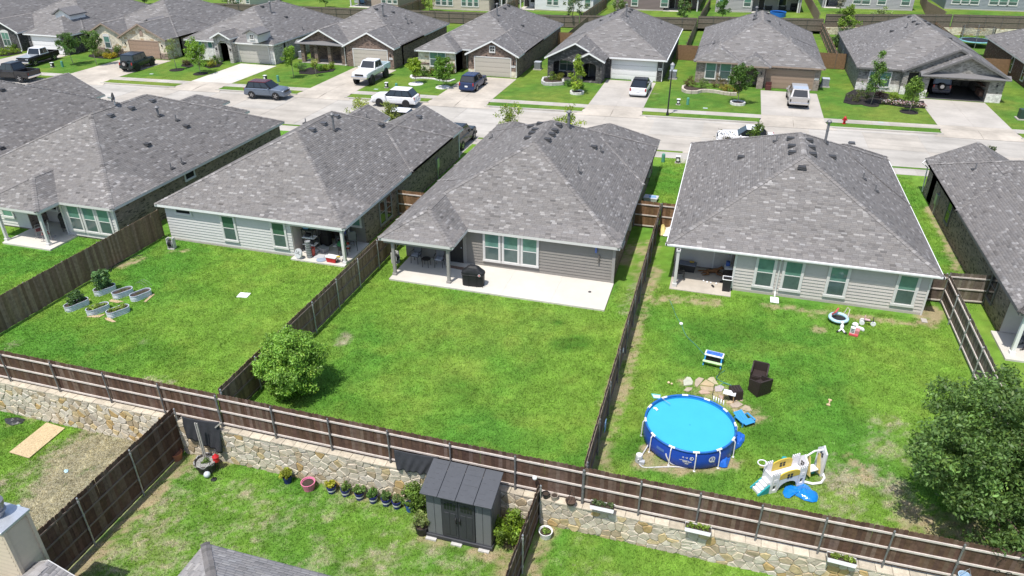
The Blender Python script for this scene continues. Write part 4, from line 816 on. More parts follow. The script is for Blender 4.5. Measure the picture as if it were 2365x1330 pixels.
winpx(h, 86.05, k19(370, 925), k19(600, 1130), split='hv'); door(h, 18.7, 86.1, .95, 2.05, 'S', DOOR_DK); soffit_light(h, 26.1, 84.3, 1.55); window(h, 13.33, 100.5, .9, .8, 1.2, 'W', up=GLASS_DK, lo=GLASS_DK)
# 9: dark red brick at the right
h = house('dark red brick house cut off by the right edge across the street', 31, 44.5, 87, 110, FARROW); bl = [block(30.8, 44.5, 86.5, 109.5)]
Wall2().box(31.15, 44.2, 86.9, 109.2, 0, 2.34).obj(h, BR_RED); farroof(h, bl, TRIM)
for yy in (93.5, 98): window(h, 31.13, yy, .5, .8, 1.6, 'W', up=GLASS_DK, lo=GLASS_DK)
# roof vents and flue pipes on the far houses, at their places in the photograph
byx = sorted([o for o in COL.objects if o.get('group') == FARROW], key=lambda o: o.location.x)[1:]
FB = {0: [block(-95.5, -81.7, 79.5, 97.5)], 1: [block(-81.0, -67.6, 80, 97.5)], 2: [block(-65.9, -53.1, 79.0, 97.6)], 3: [block(-51.3, -38.1, 82.5, 99.2)], 4: [block(-35.6, -22.8, 83.0, 103.2)], 5: [block(-20.0, -6.7, 83.4, 104.3)], 6: [block(-3.8, 9.75, 84.6, 105.9)], 7: [block(13.05, 27.1, 85.7, 107)]}
for i, boxes, pipes, flues in ((1, ((168, 17), (158, 41)), (), ((186, 15),)), (2, ((605, 16), (660, 40)), ((699, 69),), ((626, 30),)), (3, ((868, 22), (907, 29)), ((936, 43), (949, 52), (941, 54)), ((885, 37),)), (4, ((1165, 20), (1174, 14), (1206, 60)), (), ((1148, 36),)), (5, ((1421, 31), (1429, 24), (1453, 28), (1457, 23), (1389, 48)), ((1526, 54), (1411, 38)), ((1446, 38),)), (6, ((1745, 37), (1743, 46), (1772, 32), (1775, 50)), ((1800, 57), (1650, 101)), ((1744, 45),)), (7, ((2101, 40), (2111, 51), (2120, 57), (2135, 50), (2144, 57), (2060, 73), (2193, 90)), ((2094, 63),), ())):
    if not i < len(byx): continue
    for u, v in boxes: vent_box(byx[i], FB[i], u, v)
    for u, v in pipes: vent_pipe(byx[i], FB[i], u, v, .45, .05)
    for u, v in flues: vent_pipe(byx[i], FB[i], u, v, 1.3, .09, True)

# ------------------------------------------------------------------ houses behind the far fence (their backs)
def zspot(u, v):
    z = 0.
    for _ in range(8): p = at(u, v, z); z = float(zg(p[0]))
    return at(u, v, z)
def back_house(label, pa, pb, sid, wins, deep=17, patio=None, pal='f', ring=False):
    a = zspot(*pa); b = zspot(*pb); x0, x1 = a[0], b[0]; y = (a[1] + b[1]) / 2; z0 = (a[2] + b[2]) / 2
    h = T('house', label, 'house', ((x0 + x1) / 2, y + deep / 2, 0), 0, BACKROW); w = Wall2().box(x0, x1, y, y + deep, z0 - .4, z0 + 2.6)
    if patio:
        w = Wall2(); px0, px1 = patio; ws = [(x0, px0), (px1, x1)]
        for q0, q1 in ws:
            if q1 - q0 > .2: w.box(q0, q1, y, y + deep, z0 - .4, z0 + 2.6)
        w.box(px0, px1, y + 3, y + deep, z0 - .4, z0 + 2.6)
    w = w.obj(h, {'x': sid, 'y': sid}); segs = [(x0, x1, y)] if not patio else [(q0, q1, y) for q0, q1 in ((x0, patio[0]), (patio[1], x1)) if q1 - q0 > .2] + [(patio[0], patio[1], y + 3)]
    for q0, q1, yy in segs: siding(h, w, q0 + .02, q1 - .02, yy, 'S', sid, z0 + .15, z0 + 2.58, .2)
    b_ = MB(); b_.box(x0 - .02, x1 + .02, y - .05, y, z0 - .4, z0 + .15) if not patio else [b_.box(q0, q1, y - .05, y, z0 - .4, z0 + .15) for q0, q1, yy in segs[:-1]]; b_.obj('foundation', CONC, h, world=True)
    if patio:
        slabbox(h, patio[0], patio[1], y - .4, y + 3, z0 + .06, CONC_NEW)
        pb_ = MB(); xx = patio[1] - .2 if patio[1] > (x0 + x1) / 2 else patio[0] + .2
        pb_.cbox(xx, y + .1, z0 + 1.3, .2, .2, 2.6); pb_.obj('porch_post', TRIM, h, world=True)
        window(h, patio[0] * .35 + patio[1] * .65, y + 2.97, z0 + .8, 1.2, 1.4, split='n', up=GLASS_DK); door(h, patio[0] * .8 + patio[1] * .2, y + 2.97, .9, 2.05, 'S', DOOR_DK, z=z0 + .08)
    make_roof(h, [block(x0 - .3, x1 + .3, y - .3, y + deep + .3, z=z0 + 2.7)], pal='f', tw=.8, cd_=.24, caps=False)
    for u0, v0, u1, v1 in wins: winpx(h, y, (u0, v0), (u1, v1), tw=.1)
    return h, y, z0
ka, kb_ = K(920, 0, 3.9417), K(1500, 0, 3.9417)
SG = dict(beige=mat('beige_siding', (.5, .44, .36), .65, var=.04, bump=.06), tanpink=mat('tan_pink_siding', (.4, .31, .26), .65, var=.04, bump=.06), white=mat('white_siding', (.66, .66, .66), .65, var=.03, bump=.06), brown=mat('taupe_siding', (.2, .155, .15), .65, var=.04, bump=.06), grey=mat('warm_grey_siding', (.36, .345, .34), .65, var=.04, bump=.06), grey2=mat('grey_lilac_siding', (.35, .34, .35), .65, var=.04, bump=.06), blue=mat('blue_grey_siding', (.26, .28, .3), .65, var=.04, bump=.06), cream=mat('cream_siding', (.62, .57, .46), .65, var=.03, bump=.06))
def wins(k, *r): return [(*k(a, -30 if b <= 0 else b), *k(c, d)) for a, b, c, d in r]
back_house('cream sided house behind the far fence, leftmost of its row', k4(690, 95), k4(1010, 95), SG['cream'], [(*k4(815, -10), *k4(868, 42)), (*k4(945, -10), *k4(995, 45))])
back_house('tan pink sided house behind the far fence with a covered patio', (800, 19), (930, 17), SG['tanpink'], [(*k8(455, -40), *k8(515, 38)), (*k8(530, -40), *k8(590, 42)), (*k8(605, -40), *k8(662, 48))], patio=(-66.8, -62.5))
back_house('beige sided house with two rows of three windows behind the far fence', ka(298, 88), ka(905, 99), SG['beige'], [(*ka(340, -22), *ka(385, 44)), (*ka(395, -22), *ka(440, 48)), (*ka(452, -22), *ka(495, 50)), (*ka(575, -20), *ka(618, 54)), (*ka(630, -20), *ka(675, 58)), (*ka(688, -20), *ka(728, 60))], patio=(-41.0, -38.6))
back_house('white sided house with a dark open patio behind the far fence', ka(1130, 90), ka(1775, 107), SG['white'], [(*ka(1355, -18), *ka(1398, 44)), (*ka(1412, -18), *ka(1455, 48)), (*ka(1545, -14), *ka(1592, 56)), (*ka(1700, -10), *ka(1748, 64))], patio=(-36.6, -33.8))
back_house('taupe sided house with a barbecue patio behind the far fence', (1422, 22), (1612, 27), SG['brown'], [(*kb_(-160, -10), *kb_(-110, 52)), (*kb_(108, -8), *kb_(165, 62))], patio=(-12.1, -6.3))
back_house('warm grey house with a furnished patio behind the far fence', kb_(595, 105), kb_(1370, 122), SG['grey'], [(*kb_(640, -12), *kb_(688, 50)), (*kb_(866, -12), *kb_(920, 60))], patio=(2.3, 9.6))
back_house('lilac grey house with four windows behind the far fence', kb_(1570, 72), (2105, 24), SG['grey2'], [(*k19(155, -35), *k19(240, 50)), (*k19(270, -35), *k19(355, 56)), (*k19(475, -30), *k19(560, 60)), (*k19(785, -25), *k19(870, 70))], patio=(13.9, 16.4))
back_house('blue grey house with six windows behind the far fence at right', k19(1340, 125), k19(2380, 145), SG['blue'], [(*k19(a, -20), *k19(a + 95, b)) for a, b in ((1440, 48), (1555, 52), (1672, 58), (1930, 64), (2052, 68), (2172, 72))])

# ------------------------------------------------------------------ fences
FW = {'dark': [(.108, .064, .045), (.122, .074, .053), (.092, .056, .041), (.135, .09, .067), (.112, .067, .048), (.16, .112, .087)], 'mid': [(.205, .138, .092), (.235, .163, .112), (.175, .115, .078), (.265, .19, .133)], 'grey': [(.14, .115, .09), (.17, .14, .11), (.12, .095, .075), (.2, .17, .14)], 'warm': [(.2, .115, .06), (.25, .15, .085), (.17, .1, .055)]}
PICK = mat('fence_picket_wood', (.1, .06, .04), .85, var=.35, scale=7, bump=.35, bscale=30, objcol=True, spec=.15)
RAILM = mat('bleached_fence_rail', (.58, .52, .475), .8, var=.2, scale=6, bump=.2); RAILD = mat('weathered_fence_rail', (.19, .15, .12), .85, var=.25, scale=6, bump=.3)
POSTM = mat('galvanised_post', (.2, .2, .2), .55, .3, var=.15, scale=8, bump=.05)
POSTB = mat('bright_steel_post', (.42, .43, .44), .45, .5, var=.15, scale=8, bump=.05)
POSTD = mat('dull_post', (.17, .165, .16), .5, .5, var=.15, scale=8, bump=.05)
_pm = {}
def picket_mesh(hh):
    if hh not in _pm:
        w = .0735; b = MB(); b.extr([(-w, 0, 0), (w, 0, 0), (w, 0, hh - .035), (w - .03, 0, hh), (-w + .03, 0, hh), (-w, 0, hh - .035)], (0, .016, 0)); o = b.obj('picket', PICK); _pm[hh] = o.data; bpy.data.objects.remove(o)
    return _pm[hh]
FENCES = 'stretches of wooden privacy fence round the back gardens'
def fence(label, pts, hh, side, pal='dark', rails=3, railm=RAILM, postm=POSTM, bay=2.44, solid=False, group=FENCES, step=.142, zs=None):
    """pickets along a polyline; side=+1 puts rails and posts on the left of its direction, -1 on the right; solid joins pickets too far to tell apart"""
    p0 = Vector((*pts[0][:2], 0)); ft = T('fence', label, 'fence', (p0.x, p0.y, pts[0][2]), 0, group); O = ft.location
    cols = FW[pal]; far = MB(); carry = 0; rl = MB(); ps = MB(); n = 0
    for a, b in zip(pts[:-1], pts[1:]):
        a, b = Vector(a), Vector(b); d = Vector((b.x - a.x, b.y - a.y, 0)); L = d.length; d.normalize(); ang = math.atan2(d.y, d.x); nv = Vector((-d.y, d.x, 0)) * side
        flip = side > 0
        k = 0; np_ = max(1, round(L / step)); st = L / np_
        for k in range(np_):
            t = (k + .5) * st; z = a.z + (b.z - a.z) * t / L; pos = a + d * t; pos.z = z + random.uniform(-.012, .012) + .03
            off = -nv * (.0 if flip else -.0)
            c = random.choice(cols); j = random.uniform(.88, 1.13); c = (c[0] * j, c[1] * j * random.uniform(.97, 1.03), c[2] * j * random.uniform(.94, 1.06))
            if solid:
                q = pos; w = st * .5
                far.extr([q - d * w, q + d * w, q + d * w + Vector((0, 0, hh - .03)), q + d * (w - .03) + Vector((0, 0, hh)), q - d * (w - .03) + Vector((0, 0, hh)), q - d * w + Vector((0, 0, hh - .03))], -nv * .016)
            else:
                o = child('picket', picket_mesh(hh), ft, pos - O, ang if flip is False else ang, col=c); o.rotation_euler = (random.uniform(-.008, .008), random.uniform(-.006, .006), ang + random.uniform(-.01, .01))
        nb = max(1, round(L / bay)); bl_ = L / nb
        for k in range(nb + 1):
            q = a + d * (k * bl_); q.z = a.z + (b.z - a.z) * k / nb; pp = q + nv * .085
            if k < nb or (b - Vector(pts[-1])).length < 1e-6:
                mb = MB(); mb.cyl((0, 0, -.25), (0, 0, hh - .03), .03, n=8); mb.lathe([(.036, hh - .05), (.038, hh - .01), (.012, hh + .03)], 8)
                for r_ in range(rails): zz = .16 + (hh - .36) * r_ / max(1, rails - 1); mb.cyl((0, 0, zz - .05), (0, 0, zz + .05), .042, n=8)
                mb.obj('post', postm, ft, loc=pp - O)
            if k < nb:
                q2 = a + d * ((k + 1) * bl_); q2.z = a.z + (b.z - a.z) * (k + 1) / nb
                for r_ in range(rails):
                    zz = .16 + (hh - .36) * r_ / max(1, rails - 1) + random.uniform(-.01, .01); mb = MB(); A, B_ = q + Vector((0, 0, zz)) + d * .01 - O, q2 + Vector((0, 0, zz)) - d * .01 - O
                    mb.extr([A + nv * .002 - Vector((0, 0, .035)), B_ + nv * .002 - Vector((0, 0, .035)), B_ + nv * .002 + Vector((0, 0, .035)), A + nv * .002 + Vector((0, 0, .035))], nv * .042); mb.obj('rail', railm, ft)
    if solid:
        m = mat('far_pickets_' + pal, tuple(np.mean(cols, 0)), .85, var=.3, scale=5, bump=.3); o = far.obj('pickets', m, ft, world=True); o['kind'] = 'stuff'
    return ft
ZR = lambda x: float(np.interp(x, [-40, -33, -18, -10, 0, 4.5, 10.5, 20], [.0, .0, .0, -.02, .02, .05, .12, .2]))
def backline(label, x0, x1, n, **k):
    pts = [(x0 + (x1 - x0) * i / n, 19.1, ZR(x0 + (x1 - x0) * i / n)) for i in range(n + 1)]; return fence(label, pts, 1.62, -1, **k)
backline('dark fence on the stone wall below the garden with the steel planters', -40, -18.0, 4)
backline('dark fence on the stone wall behind the shed and the flower pots', -17.97, -2.95, 3)
backline('dark fence on the stone wall below the swimming pool garden', -2.92, 17, 5)
fence('plain boarded fence between the rocking-chair garden and the steel planters', [(-32.85, 33.9, 0), (-32.95, 19.2, 0)], 1.8, -1, pal='mid')
fence('fence with pale rails between the planter garden and the bare patio', [(-17.95, 19.25, 0), (-18.0, 41, 0)], 1.78, -1, pal='mid', railm=RAILD, postm=POSTB)
fence('fence between the bare patio garden and the swimming pool garden', [(-2.95, 19.25, 0), (-2.95, 43.7, 0)], 1.8, -1, pal='mid', railm=RAILD)
fence('fence with bleached rails between the pool garden and the right-hand house', [(12.55, 38.6, 0), (12.5, 19.3, .1)], 1.7, -1, pal='grey', postm=POSTB)
fence('short fence closing the gap left of the patio house', [(-19.9, 41.1, 0), (-17.1, 41.1, 0)], 1.8, -1, pal='warm')
fence('short fence closing the gap right of the patio house', [(-4.55, 43.75, 0), (-3.0, 43.75, 0)], 1.8, -1, pal='warm'); fence('short fence closing the gap left of the pool house', [(-2.9, 43.8, 0), (-1.6, 43.8, 0)], 1.8, -1, pal='warm')
fence('short fence between the pool house corner and the side fence', [(11.35, 38.4, 0), (12.5, 38.5, 0)], 1.7, -1, pal='grey'); fence('short fence between the side fence and the dark brick house', [(12.6, 38.7, 0), (14.6, 38.9, 0)], 1.7, -1, pal='grey')
fence('tall fence between the dead lawn and the lawn with the grey shed', [(-20.15, 18.85, -1.75), (-20.05, 8.5, -1.75)], 2.36, 1, pal='dark', rails=4, railm=RAILD, postm=POSTB)
fence('tall fence between the grey shed and the white flower pot', [(-4.52, 18.85, -1.72), (-4.6, 7, -1.72)], 2.36, 1, pal='dark', rails=4, railm=RAILD, postm=POSTB)
def farfence(label, pts, pal='grey', side=-1, hh=1.8): return fence(label, pts, hh, side, pal, solid=True, rails=3, railm=mat('far_rail_' + pal, tuple(np.array(FW[pal][0]) * 1.25), .85), postm=POSTD, group='fences behind the houses across the street')
for lab, x0, x1, zb in (('grey fence behind the far houses at the left end', -90, -55, 0), ('grey fence behind the cream stone bay house', -54.9, -22.9, 0), ('grey fence behind the charcoal brick house', -22.8, -5.5, .1), ('grey fence behind the clipped gable house', -5.4, 12.3, .35), ('grey fence on the low stone wall behind the open garage house', 12.5, 30, 1.0), ('grey fence on the low stone wall behind the trampoline', 30.2, 48, 1.0)):
    farfence(lab, [(x0, yfar(x0) - .1, zb), ((x0 + x1) / 2, (yfar(x0) + yfar(x1)) / 2 - .1, zb), (x1, yfar(x1) - .1, zb)])
for lab, x, y0, y1, s in (('side fence between the stone bay house and the charcoal house', -21.5, 100.5, 114.6, 1), ('dark side fence between the charcoal house and the clipped gable house', -5.5, 96.2, 117, 1), ('side fence with open posts right of the clipped gable house', 12.2, 96, 119.8, 1), ('side fence left of the trampoline', 28.0, 100, 124.5, 1), ('side fence left of the brown porch house', -52.2, 92, 112.5, 1)):
    farfence(lab, [(x, y0, 0), (x, y1, 0.0)], 'mid' if s > 0 else 'grey', s)
for lab, a, b, y in (('warm brown fence between the stone bay house and the charcoal house', -22.9, -20.1, 100.4), ('warm brown fence between the charcoal house and the clipped gable house', -6.6, -3.6, 96), ('warm brown fence between the clipped gable house and the open garage house', 9.7, 13.2, 96), ('grey brown fence between the open garage house and the red brick house', 27, 31.0, 98)): farfence(lab, [(a, y, 0), (b, y, 0)], 'warm', 1)
for lab, pts in (('fence dividing the beige and white house gardens', [(-36.9, 117, .1), (-36.9, 130, .1)]), ('fence dividing the tan pink and beige house gardens', [(-53.0, 112.6, .05), (-52.8, 126, .05)]), ('fence dividing the white and taupe house gardens', [(-22.6, 116, .2), (-22.0, 134, .3)]), ('fence dividing the taupe and warm grey house gardens', [(-5.2, 118.5, .5), (-4.6, 137, .5)]), ('fence dividing the warm grey and lilac house gardens', [(11.7, 121, 1), (11.3, 150, 1)]), ('fence dividing the lilac and blue grey house gardens', [(29.6, 127, 1.1), (29.0, 137, 1.1), (30.5, 150, 1.1)])): farfence(lab, pts, 'mid', -1)

# ------------------------------------------------------------------ stone retaining walls
STONEM = mat('wall_stone', (.5, .45, .36), .9, var=.25, scale=5, bump=.7, bscale=22, objcol=True, spec=.2, dist=.02)
MORT = mat('wall_mortar', (.56, .5, .41), .95, var=.25, scale=7, bump=.6)
SCOL = [(.54, .48, .38), (.57, .52, .42), (.52, .465, .37), (.55, .495, .4), (.53, .46, .34), (.45, .32, .15), (.5, .4, .23), (.47, .41, .33), (.58, .53, .45), (.54, .48, .39), (.42, .34, .23)]
def stonewall(label, x0, x1, z0, z1, y, cw, ch, m=STONEM, group='stone retaining walls', fine=True, tilt_top=None):
    t = T('retaining_wall', label, 'wall', ((x0 + x1) / 2, y, 0), 0, group); b = MB(); b.box(x0, x1, y + .03, y + .42, z0 - .3, z1 - .015); b.obj('core', MORT, t, world=True)
    nx = int((x1 - x0) / cw); nz = max(2, int((z1 - z0) / ch)); cw = (x1 - x0) / nx; ch = (z1 - z0) / nz
    sites = {(i, j): (x0 + (i + .5 + random.uniform(-.48, .48) + (.5 if j % 2 else 0) * .6) * cw, z0 + (j + .5 + random.uniform(-.46, .46)) * ch) for i in range(-1, nx + 1) for j in range(-1, nz + 1)}
    O = t.location
    for i in range(nx):
        for j in range(nz):
            c = sites[(i, j)]; P = [(x0, z0), (x1, z0), (x1, z1), (x0, z1)]
            for di in (-2, -1, 0, 1, 2):
                for dj in (-2, -1, 0, 1, 2):
                    q = sites.get((i + di, j + dj))
                    if q is None or (di == 0 and dj == 0): continue
                    nx_, nz_ = q[0] - c[0], q[1] - c[1]; mx, mz = (q[0] + c[0]) / 2, (q[1] + c[1]) / 2
                    P = clip(P, -nx_, -nz_, nx_ * mx + nz_ * mz)
                    if len(P) < 3: break
                if len(P) < 3: break
            if len(P) < 3: continue
            P2 = []
            for k in range(len(P)):      # shrink and knock the corners off
                a, b_, cc = P[k - 1], P[k], P[(k + 1) % len(P)]
                for w in ((a, .13), (cc, .13)): P2.append((b_[0] + (w[0][0] - b_[0]) * w[1], b_[1] + (w[0][1] - b_[1]) * w[1]))
            cx = sum(p[0] for p in P2) / len(P2); cz = sum(p[1] for p in P2) / len(P2); d = random.uniform(.008, .03)
            r0 = [(cx + (p[0] - cx) * .997, y + .04, cz + (p[1] - cz) * .995) for p in P2]; r1 = [(cx + (p[0] - cx) * .985, y + .028 - d * .4, cz + (p[1] - cz) * .98) for p in P2]; r2 = [(cx + (p[0] - cx) * .86, y + .012 - d + random.uniform(-.012, .012), cz + (p[1] - cz) * .8) for p in P2]; n = len(P2)
            mb = MB(); mb.add(r0 + r1 + r2, [(k, (k + 1) % n, n + (k + 1) % n, n + k) for k in range(n)] + [(n + k, n + (k + 1) % n, 2 * n + (k + 1) % n, 2 * n + k) for k in range(n)] + [tuple(2 * n + k for k in range(n))])
            col = random.choice(SCOL); jj = random.uniform(.92, 1.12); mb.obj('stone', m, t, world=True, col=tuple(v * jj for v in col))
    nc = int((x1 - x0) / .5)
    for k in range(nc):
        a = x0 + (x1 - x0) * k / nc; cj = random.uniform(.75, 1.05); mb = MB(); mb.cbox(a + .25, y + .2, z1 - .0, .49 * (x1 - x0) / nc / .5, .42 + random.uniform(-.03, .03), .07 + random.uniform(0, .03), rz=random.uniform(-.04, .04)); mb.obj('cap_stone', m, t, world=True, col=tuple(v * cj for v in SCOL[0]), bevel=.015)
    return t
stonewall('cream stone retaining wall below the planter garden fence', -33.5, -20.3, -1.85, -.02, 18.82, .36, .25)
stonewall('cream stone retaining wall behind the shed and the row of pots', -20.1, -4.6, -1.8, -.05, 18.82, .38, .25)
stonewall('cream stone retaining wall below the pool garden fence at lower right', -4.42, 12.5, -1.3, -.03, 18.82, .36, .24)
t = T('retaining_wall', 'low cream stone wall under the far fence at the right', 'wall', (30, 122, 0), 0); b = MB()
for a, c in ((12.4, 20), (20, 30), (30, 38), (38, 48)): b.extr([(a, yfar(a) - .3, -.1), (c, yfar(c) - .3, -.1), (c, yfar(c) + .1, -.1), (a, yfar(a) + .1, -.1)], (0, 0, 1.12))
b.obj('masonry', ST_CREAM['x'], t, world=True)
# ------------------------------------------------------------------ plants
LEAF = mat('leaf', (.06, .11, .02), .5, var=.2, scale=5, bump=0, attr='tint', spec=.35, transl=.3)
BARK = mat('bark', (.16, .12, .09), .9, var=.3, scale=14, bump=.6, bscale=30)
BARKG = mat('pale_bark', (.3, .26, .22), .9, var=.25, scale=14, bump=.5, bscale=30)
def leaves(parent, ctrs, per, spread, size, col, name='crown', up=.35, flat=1., aspect=.45, m=None):
    """many leaf-sized rhombi spread round the given clump centres (local coordinates)"""
    ctrs = np.asarray(ctrs, float); n = len(ctrs) * per; idx = np.repeat(np.arange(len(ctrs)), per)
    off = RNG.normal(0, 1, (n, 3)); off /= np.linalg.norm(off, axis=1)[:, None] + 1e-9; off *= (RNG.random(n) ** .5)[:, None] * spread; off[:, 2] *= flat
    p = ctrs[idx] + off; nrm = RNG.normal(0, 1, (n, 3)) * .75 + off / spread * .7; nrm[:, 2] += up; nrm /= np.linalg.norm(nrm, axis=1)[:, None]
    t = np.cross(nrm, RNG.normal(0, 1, (n, 3))); t /= np.linalg.norm(t, axis=1)[:, None] + 1e-9; b = np.cross(nrm, t)
    s = size * RNG.uniform(.65, 1.35, n)[:, None]; V = np.stack([p - t * s * .5, p + b * s * aspect * .5 + nrm * s * .06, p + t * s * .5, p - b * s * aspect * .5 + nrm * s * .06], 1).reshape(-1, 3)
    cl = np.array(col) * np.exp(RNG.normal(0, .2, (len(ctrs), 1)))[idx] * np.exp(RNG.normal(0, .22, (n, 1))); yel = (RNG.random((n, 1)) < .15) * np.array([.35, .2, 0.]); cl = cl * (1 + yel)
    return npmesh(name, V, np.arange(n * 4).reshape(-1, 4), m or LEAF, parent, cols=np.clip(cl, .004, .6))
def crown_pts(n, r, h, z0, shape, lump=.25, seed=0):
    out = []; rg = np.random.default_rng(seed); ph = rg.uniform(0, 6.28, 6)
    while len(out) < n:
        d = rg.normal(0, 1, 3); d /= np.linalg.norm(d); rad = rg.random() ** .42
        k = 1 + lump * (math.sin(3 * math.atan2(d[1], d[0]) + ph[0] + 2.2 * d[2]) * .5 + math.sin(5 * math.atan2(d[1], d[0]) + ph[1] - 3 * d[2]) * .5)
        z = (d[2] * rad * .5 + .5); w = 1.
        if shape == 'cone': w = 1.25 * (1 - z) ** .75 + .12
        if shape == 'vase': w = .5 + .75 * z
        out.append((d[0] * rad * r * k * w, d[1] * rad * r * k * w, z0 + z * h))
    return out
def tree(label, x, y, z, h, r, cz, n, per, leaf, col, shape='ball', tr=.05, lump=.3, group=None, name='tree', spread=.28, bark=BARK, lean=(0, 0), cat='tree', flat=.8):
    t = T(name, label, cat, (x, y, z), 0, group); pts = crown_pts(n, r, h - cz, cz, shape, lump, seed=int(abs(x * 131 + y * 17)) % 9999)
    b = MB(); top = cz + (h - cz) * .75; b.tube([(0, 0, -.08), (lean[0] * .3 + .02, lean[1] * .3, cz * .6), (lean[0] * .6, lean[1] * .6 + .02, cz + (h - cz) * .3), (lean[0], lean[1], top)], tr, 8, tr * .3)
    for q in random.sample(pts, min(len(pts), 16 if n > 40 else 9)):
        zb = cz * .75 + (q[2] - cz * .75) * random.uniform(.15, .5); b.tube([(lean[0] * .4, lean[1] * .4, max(.15, zb)), (q[0] * .5, q[1] * .5, (zb + q[2]) / 2 + .05), q], tr * .38, 5, tr * .1)
    b.obj('trunk', bark, t, smooth=True); leaves(t, pts, per, spread, leaf, col, flat=flat); return t
def shrub(label, x, y, z, r, h, col, n=26, per=40, leaf=.09, group=None, name='shrub', spread=.2, cat='shrub'):
    t = T(name, label, cat, (x, y, z), 0, group); pts = crown_pts(n, r, h, .04, 'ball', .3, seed=int(abs(x * 77 + y * 31)) % 9999); b = MB()
    for q in pts[::3]: b.tube([(0, 0, -.05), (q[0] * .4, q[1] * .4, q[2] * .5), q], .014, 4, .005)
    b.obj('stem', BARK, t); leaves(t, pts, per, spread, leaf, col, 'foliage'); return t
LIME = (.19, .29, .03); MIDG = (.08, .16, .025); DEEP = (.05, .1, .02); OLIVE = (.13, .175, .04); YELG = (.26, .3, .04); BLUEG = (.09, .165, .065)
# garden trees
p = at(684, 905); tree('round bright green young tree by the fence of the bare patio garden', p[0], p[1], 0, 3.05, 1.38, .05, 330, 110, .12, (.2, .37, .06), lump=.16, tr=.07, spread=.3, flat=.8)
tree('large dark green tree in the lower right corner of the pool garden', 10.9, 22.3, .1, 5.5, 3.05, .35, 420, 115, .15, (.108, .19, .05), lump=.3, tr=.16, spread=.46, flat=.65)
tree('leafy shrub tree squeezed between the grey shed and the fence', -5.25, 17.9, -1.72, 1.75, .62, .15, 40, 75, .13, (.14, .23, .025), tr=.04, spread=.22, name='shrub', cat='shrub')
# street and front garden trees
FT = 'young trees in the front gardens across the street'
for lab, u, v, k, h, r, cz, n, per, col, lean, mul in (
    ('leaning young tree by the white and black pickup', 960, 845, k0, 4.0, 1.15, 1.3, 44, 40, (.06, .12, .03), (-.55, .1), None), ('young tree in front of the cream stone house', 1265, 850, k0, 4.3, 1.05, 1.5, 40, 40, (.07, .13, .03), (-.45, .1), None),
    ('thin sparse sapling in a mulch ring beside the stone house drive', 2300, 910, k0, 3.6, .7, 1.5, 16, 16, (.16, .2, .07), (-.2, 0), MULCH), ('bright leafy tree in a mulch ring by the new white drive', 355, 960, k4, 4.1, 1.25, .9, 46, 46, (.11, .2, .025), (0, 0), MULCH),
    ('slim bright tree on the lawn of the pillared porch house', 1570, 1015, k4, 3.7, .95, 1.2, 32, 34, (.12, .21, .03), (-.1, 0), None), ('tiny bare sapling near the pillared porch steps', 1860, 990, k4, 2.2, .5, 1.0, 8, 14, (.16, .19, .05), (-.1, 0), None),
    ('small lime tree in a white pebble ring, nearer the lifted truck', 905, 1090, k8, 2.9, .75, 1.0, 30, 40, (.17, .25, .025), (-.1, 0), WPLAS), ('round green tree in a white pebble ring beside the blue car', 1258, 1135, k8, 3.3, 1.15, .75, 46, 46, (.075, .15, .02), (0, 0), WPLAS),
    ('slender lime tree in a round stone ring before the charcoal brick house', 745, 1215, k12, 4.0, .8, .3, 36, 40, (.16, .24, .03), (.05, 0), MULCH), ('dense oval tree in a round stone ring before the clipped gable house', 795, 1000, k15, 4.2, 1.15, 1.15, 50, 46, (.05, .1, .02), (-.15, 0), WOOD),
    ('tall wispy tree in mulch left of the open garage house', 1315, 715, K(1565, 0, 2.955), 5.2, .95, 1.2, 40, 36, (.075, .14, .03), (.25, .1), MULCH), ('slim tree in mulch before the open garage', 1578, 765, K(1565, 0, 2.955), 3.7, .9, 1.0, 34, 36, (.1, .17, .03), (.2, .05), MULCH)):
    x, y, z = at(*k(u, v)); tree(lab, x, y, 0, h, r, cz, int(n * 1.25), int(per * 1.3), .2, tuple(v * 1.45 for v in col), 'cone' if 'slim' in lab or 'slender' in lab or 'tall' in lab else 'ball', .045, .35, FT, spread=.34, lean=lean, bark=BARKG)
    if mul:
        b = MB(); ring = 'stone ring' in lab; rr = .85 if not ring else .75
        if ring:
            b.lathe([(rr, -.02), (rr, .26), (rr - .14, .26), (rr - .14, .14), (.02, .14)], 22); o = b.obj('tree_ring', ST_WHITE['x'], loc=(x, y, 0)); tag(o, 'round block edging ring round the ' + ('slender lime tree' if 'slender' in lab else 'dense oval tree'), 'edging ring', 'rings round front garden trees')
            q = MB(); q.lathe([(rr - .15, .1), (rr - .2, .17), (.02, .2)], 16); q.obj('soil', SOIL, o)
        else:
            b.lathe([(rr, -.02), (rr * .95, .05), (rr * .5, .08), (.02, .1)], 20); o = b.obj('mulch_ring', mat('white_pebbles', (.72, .71, .68), .9, var=.2, scale=30, bump=1, bscale=60, dist=.03) if mul is WPLAS else mul, loc=(x, y, 0)); tag(o, ('white pebble ring' if mul is WPLAS else 'black mulch ring') + ' under the ' + lab.split(' in ')[0], 'mulch ring', 'rings round front garden trees')
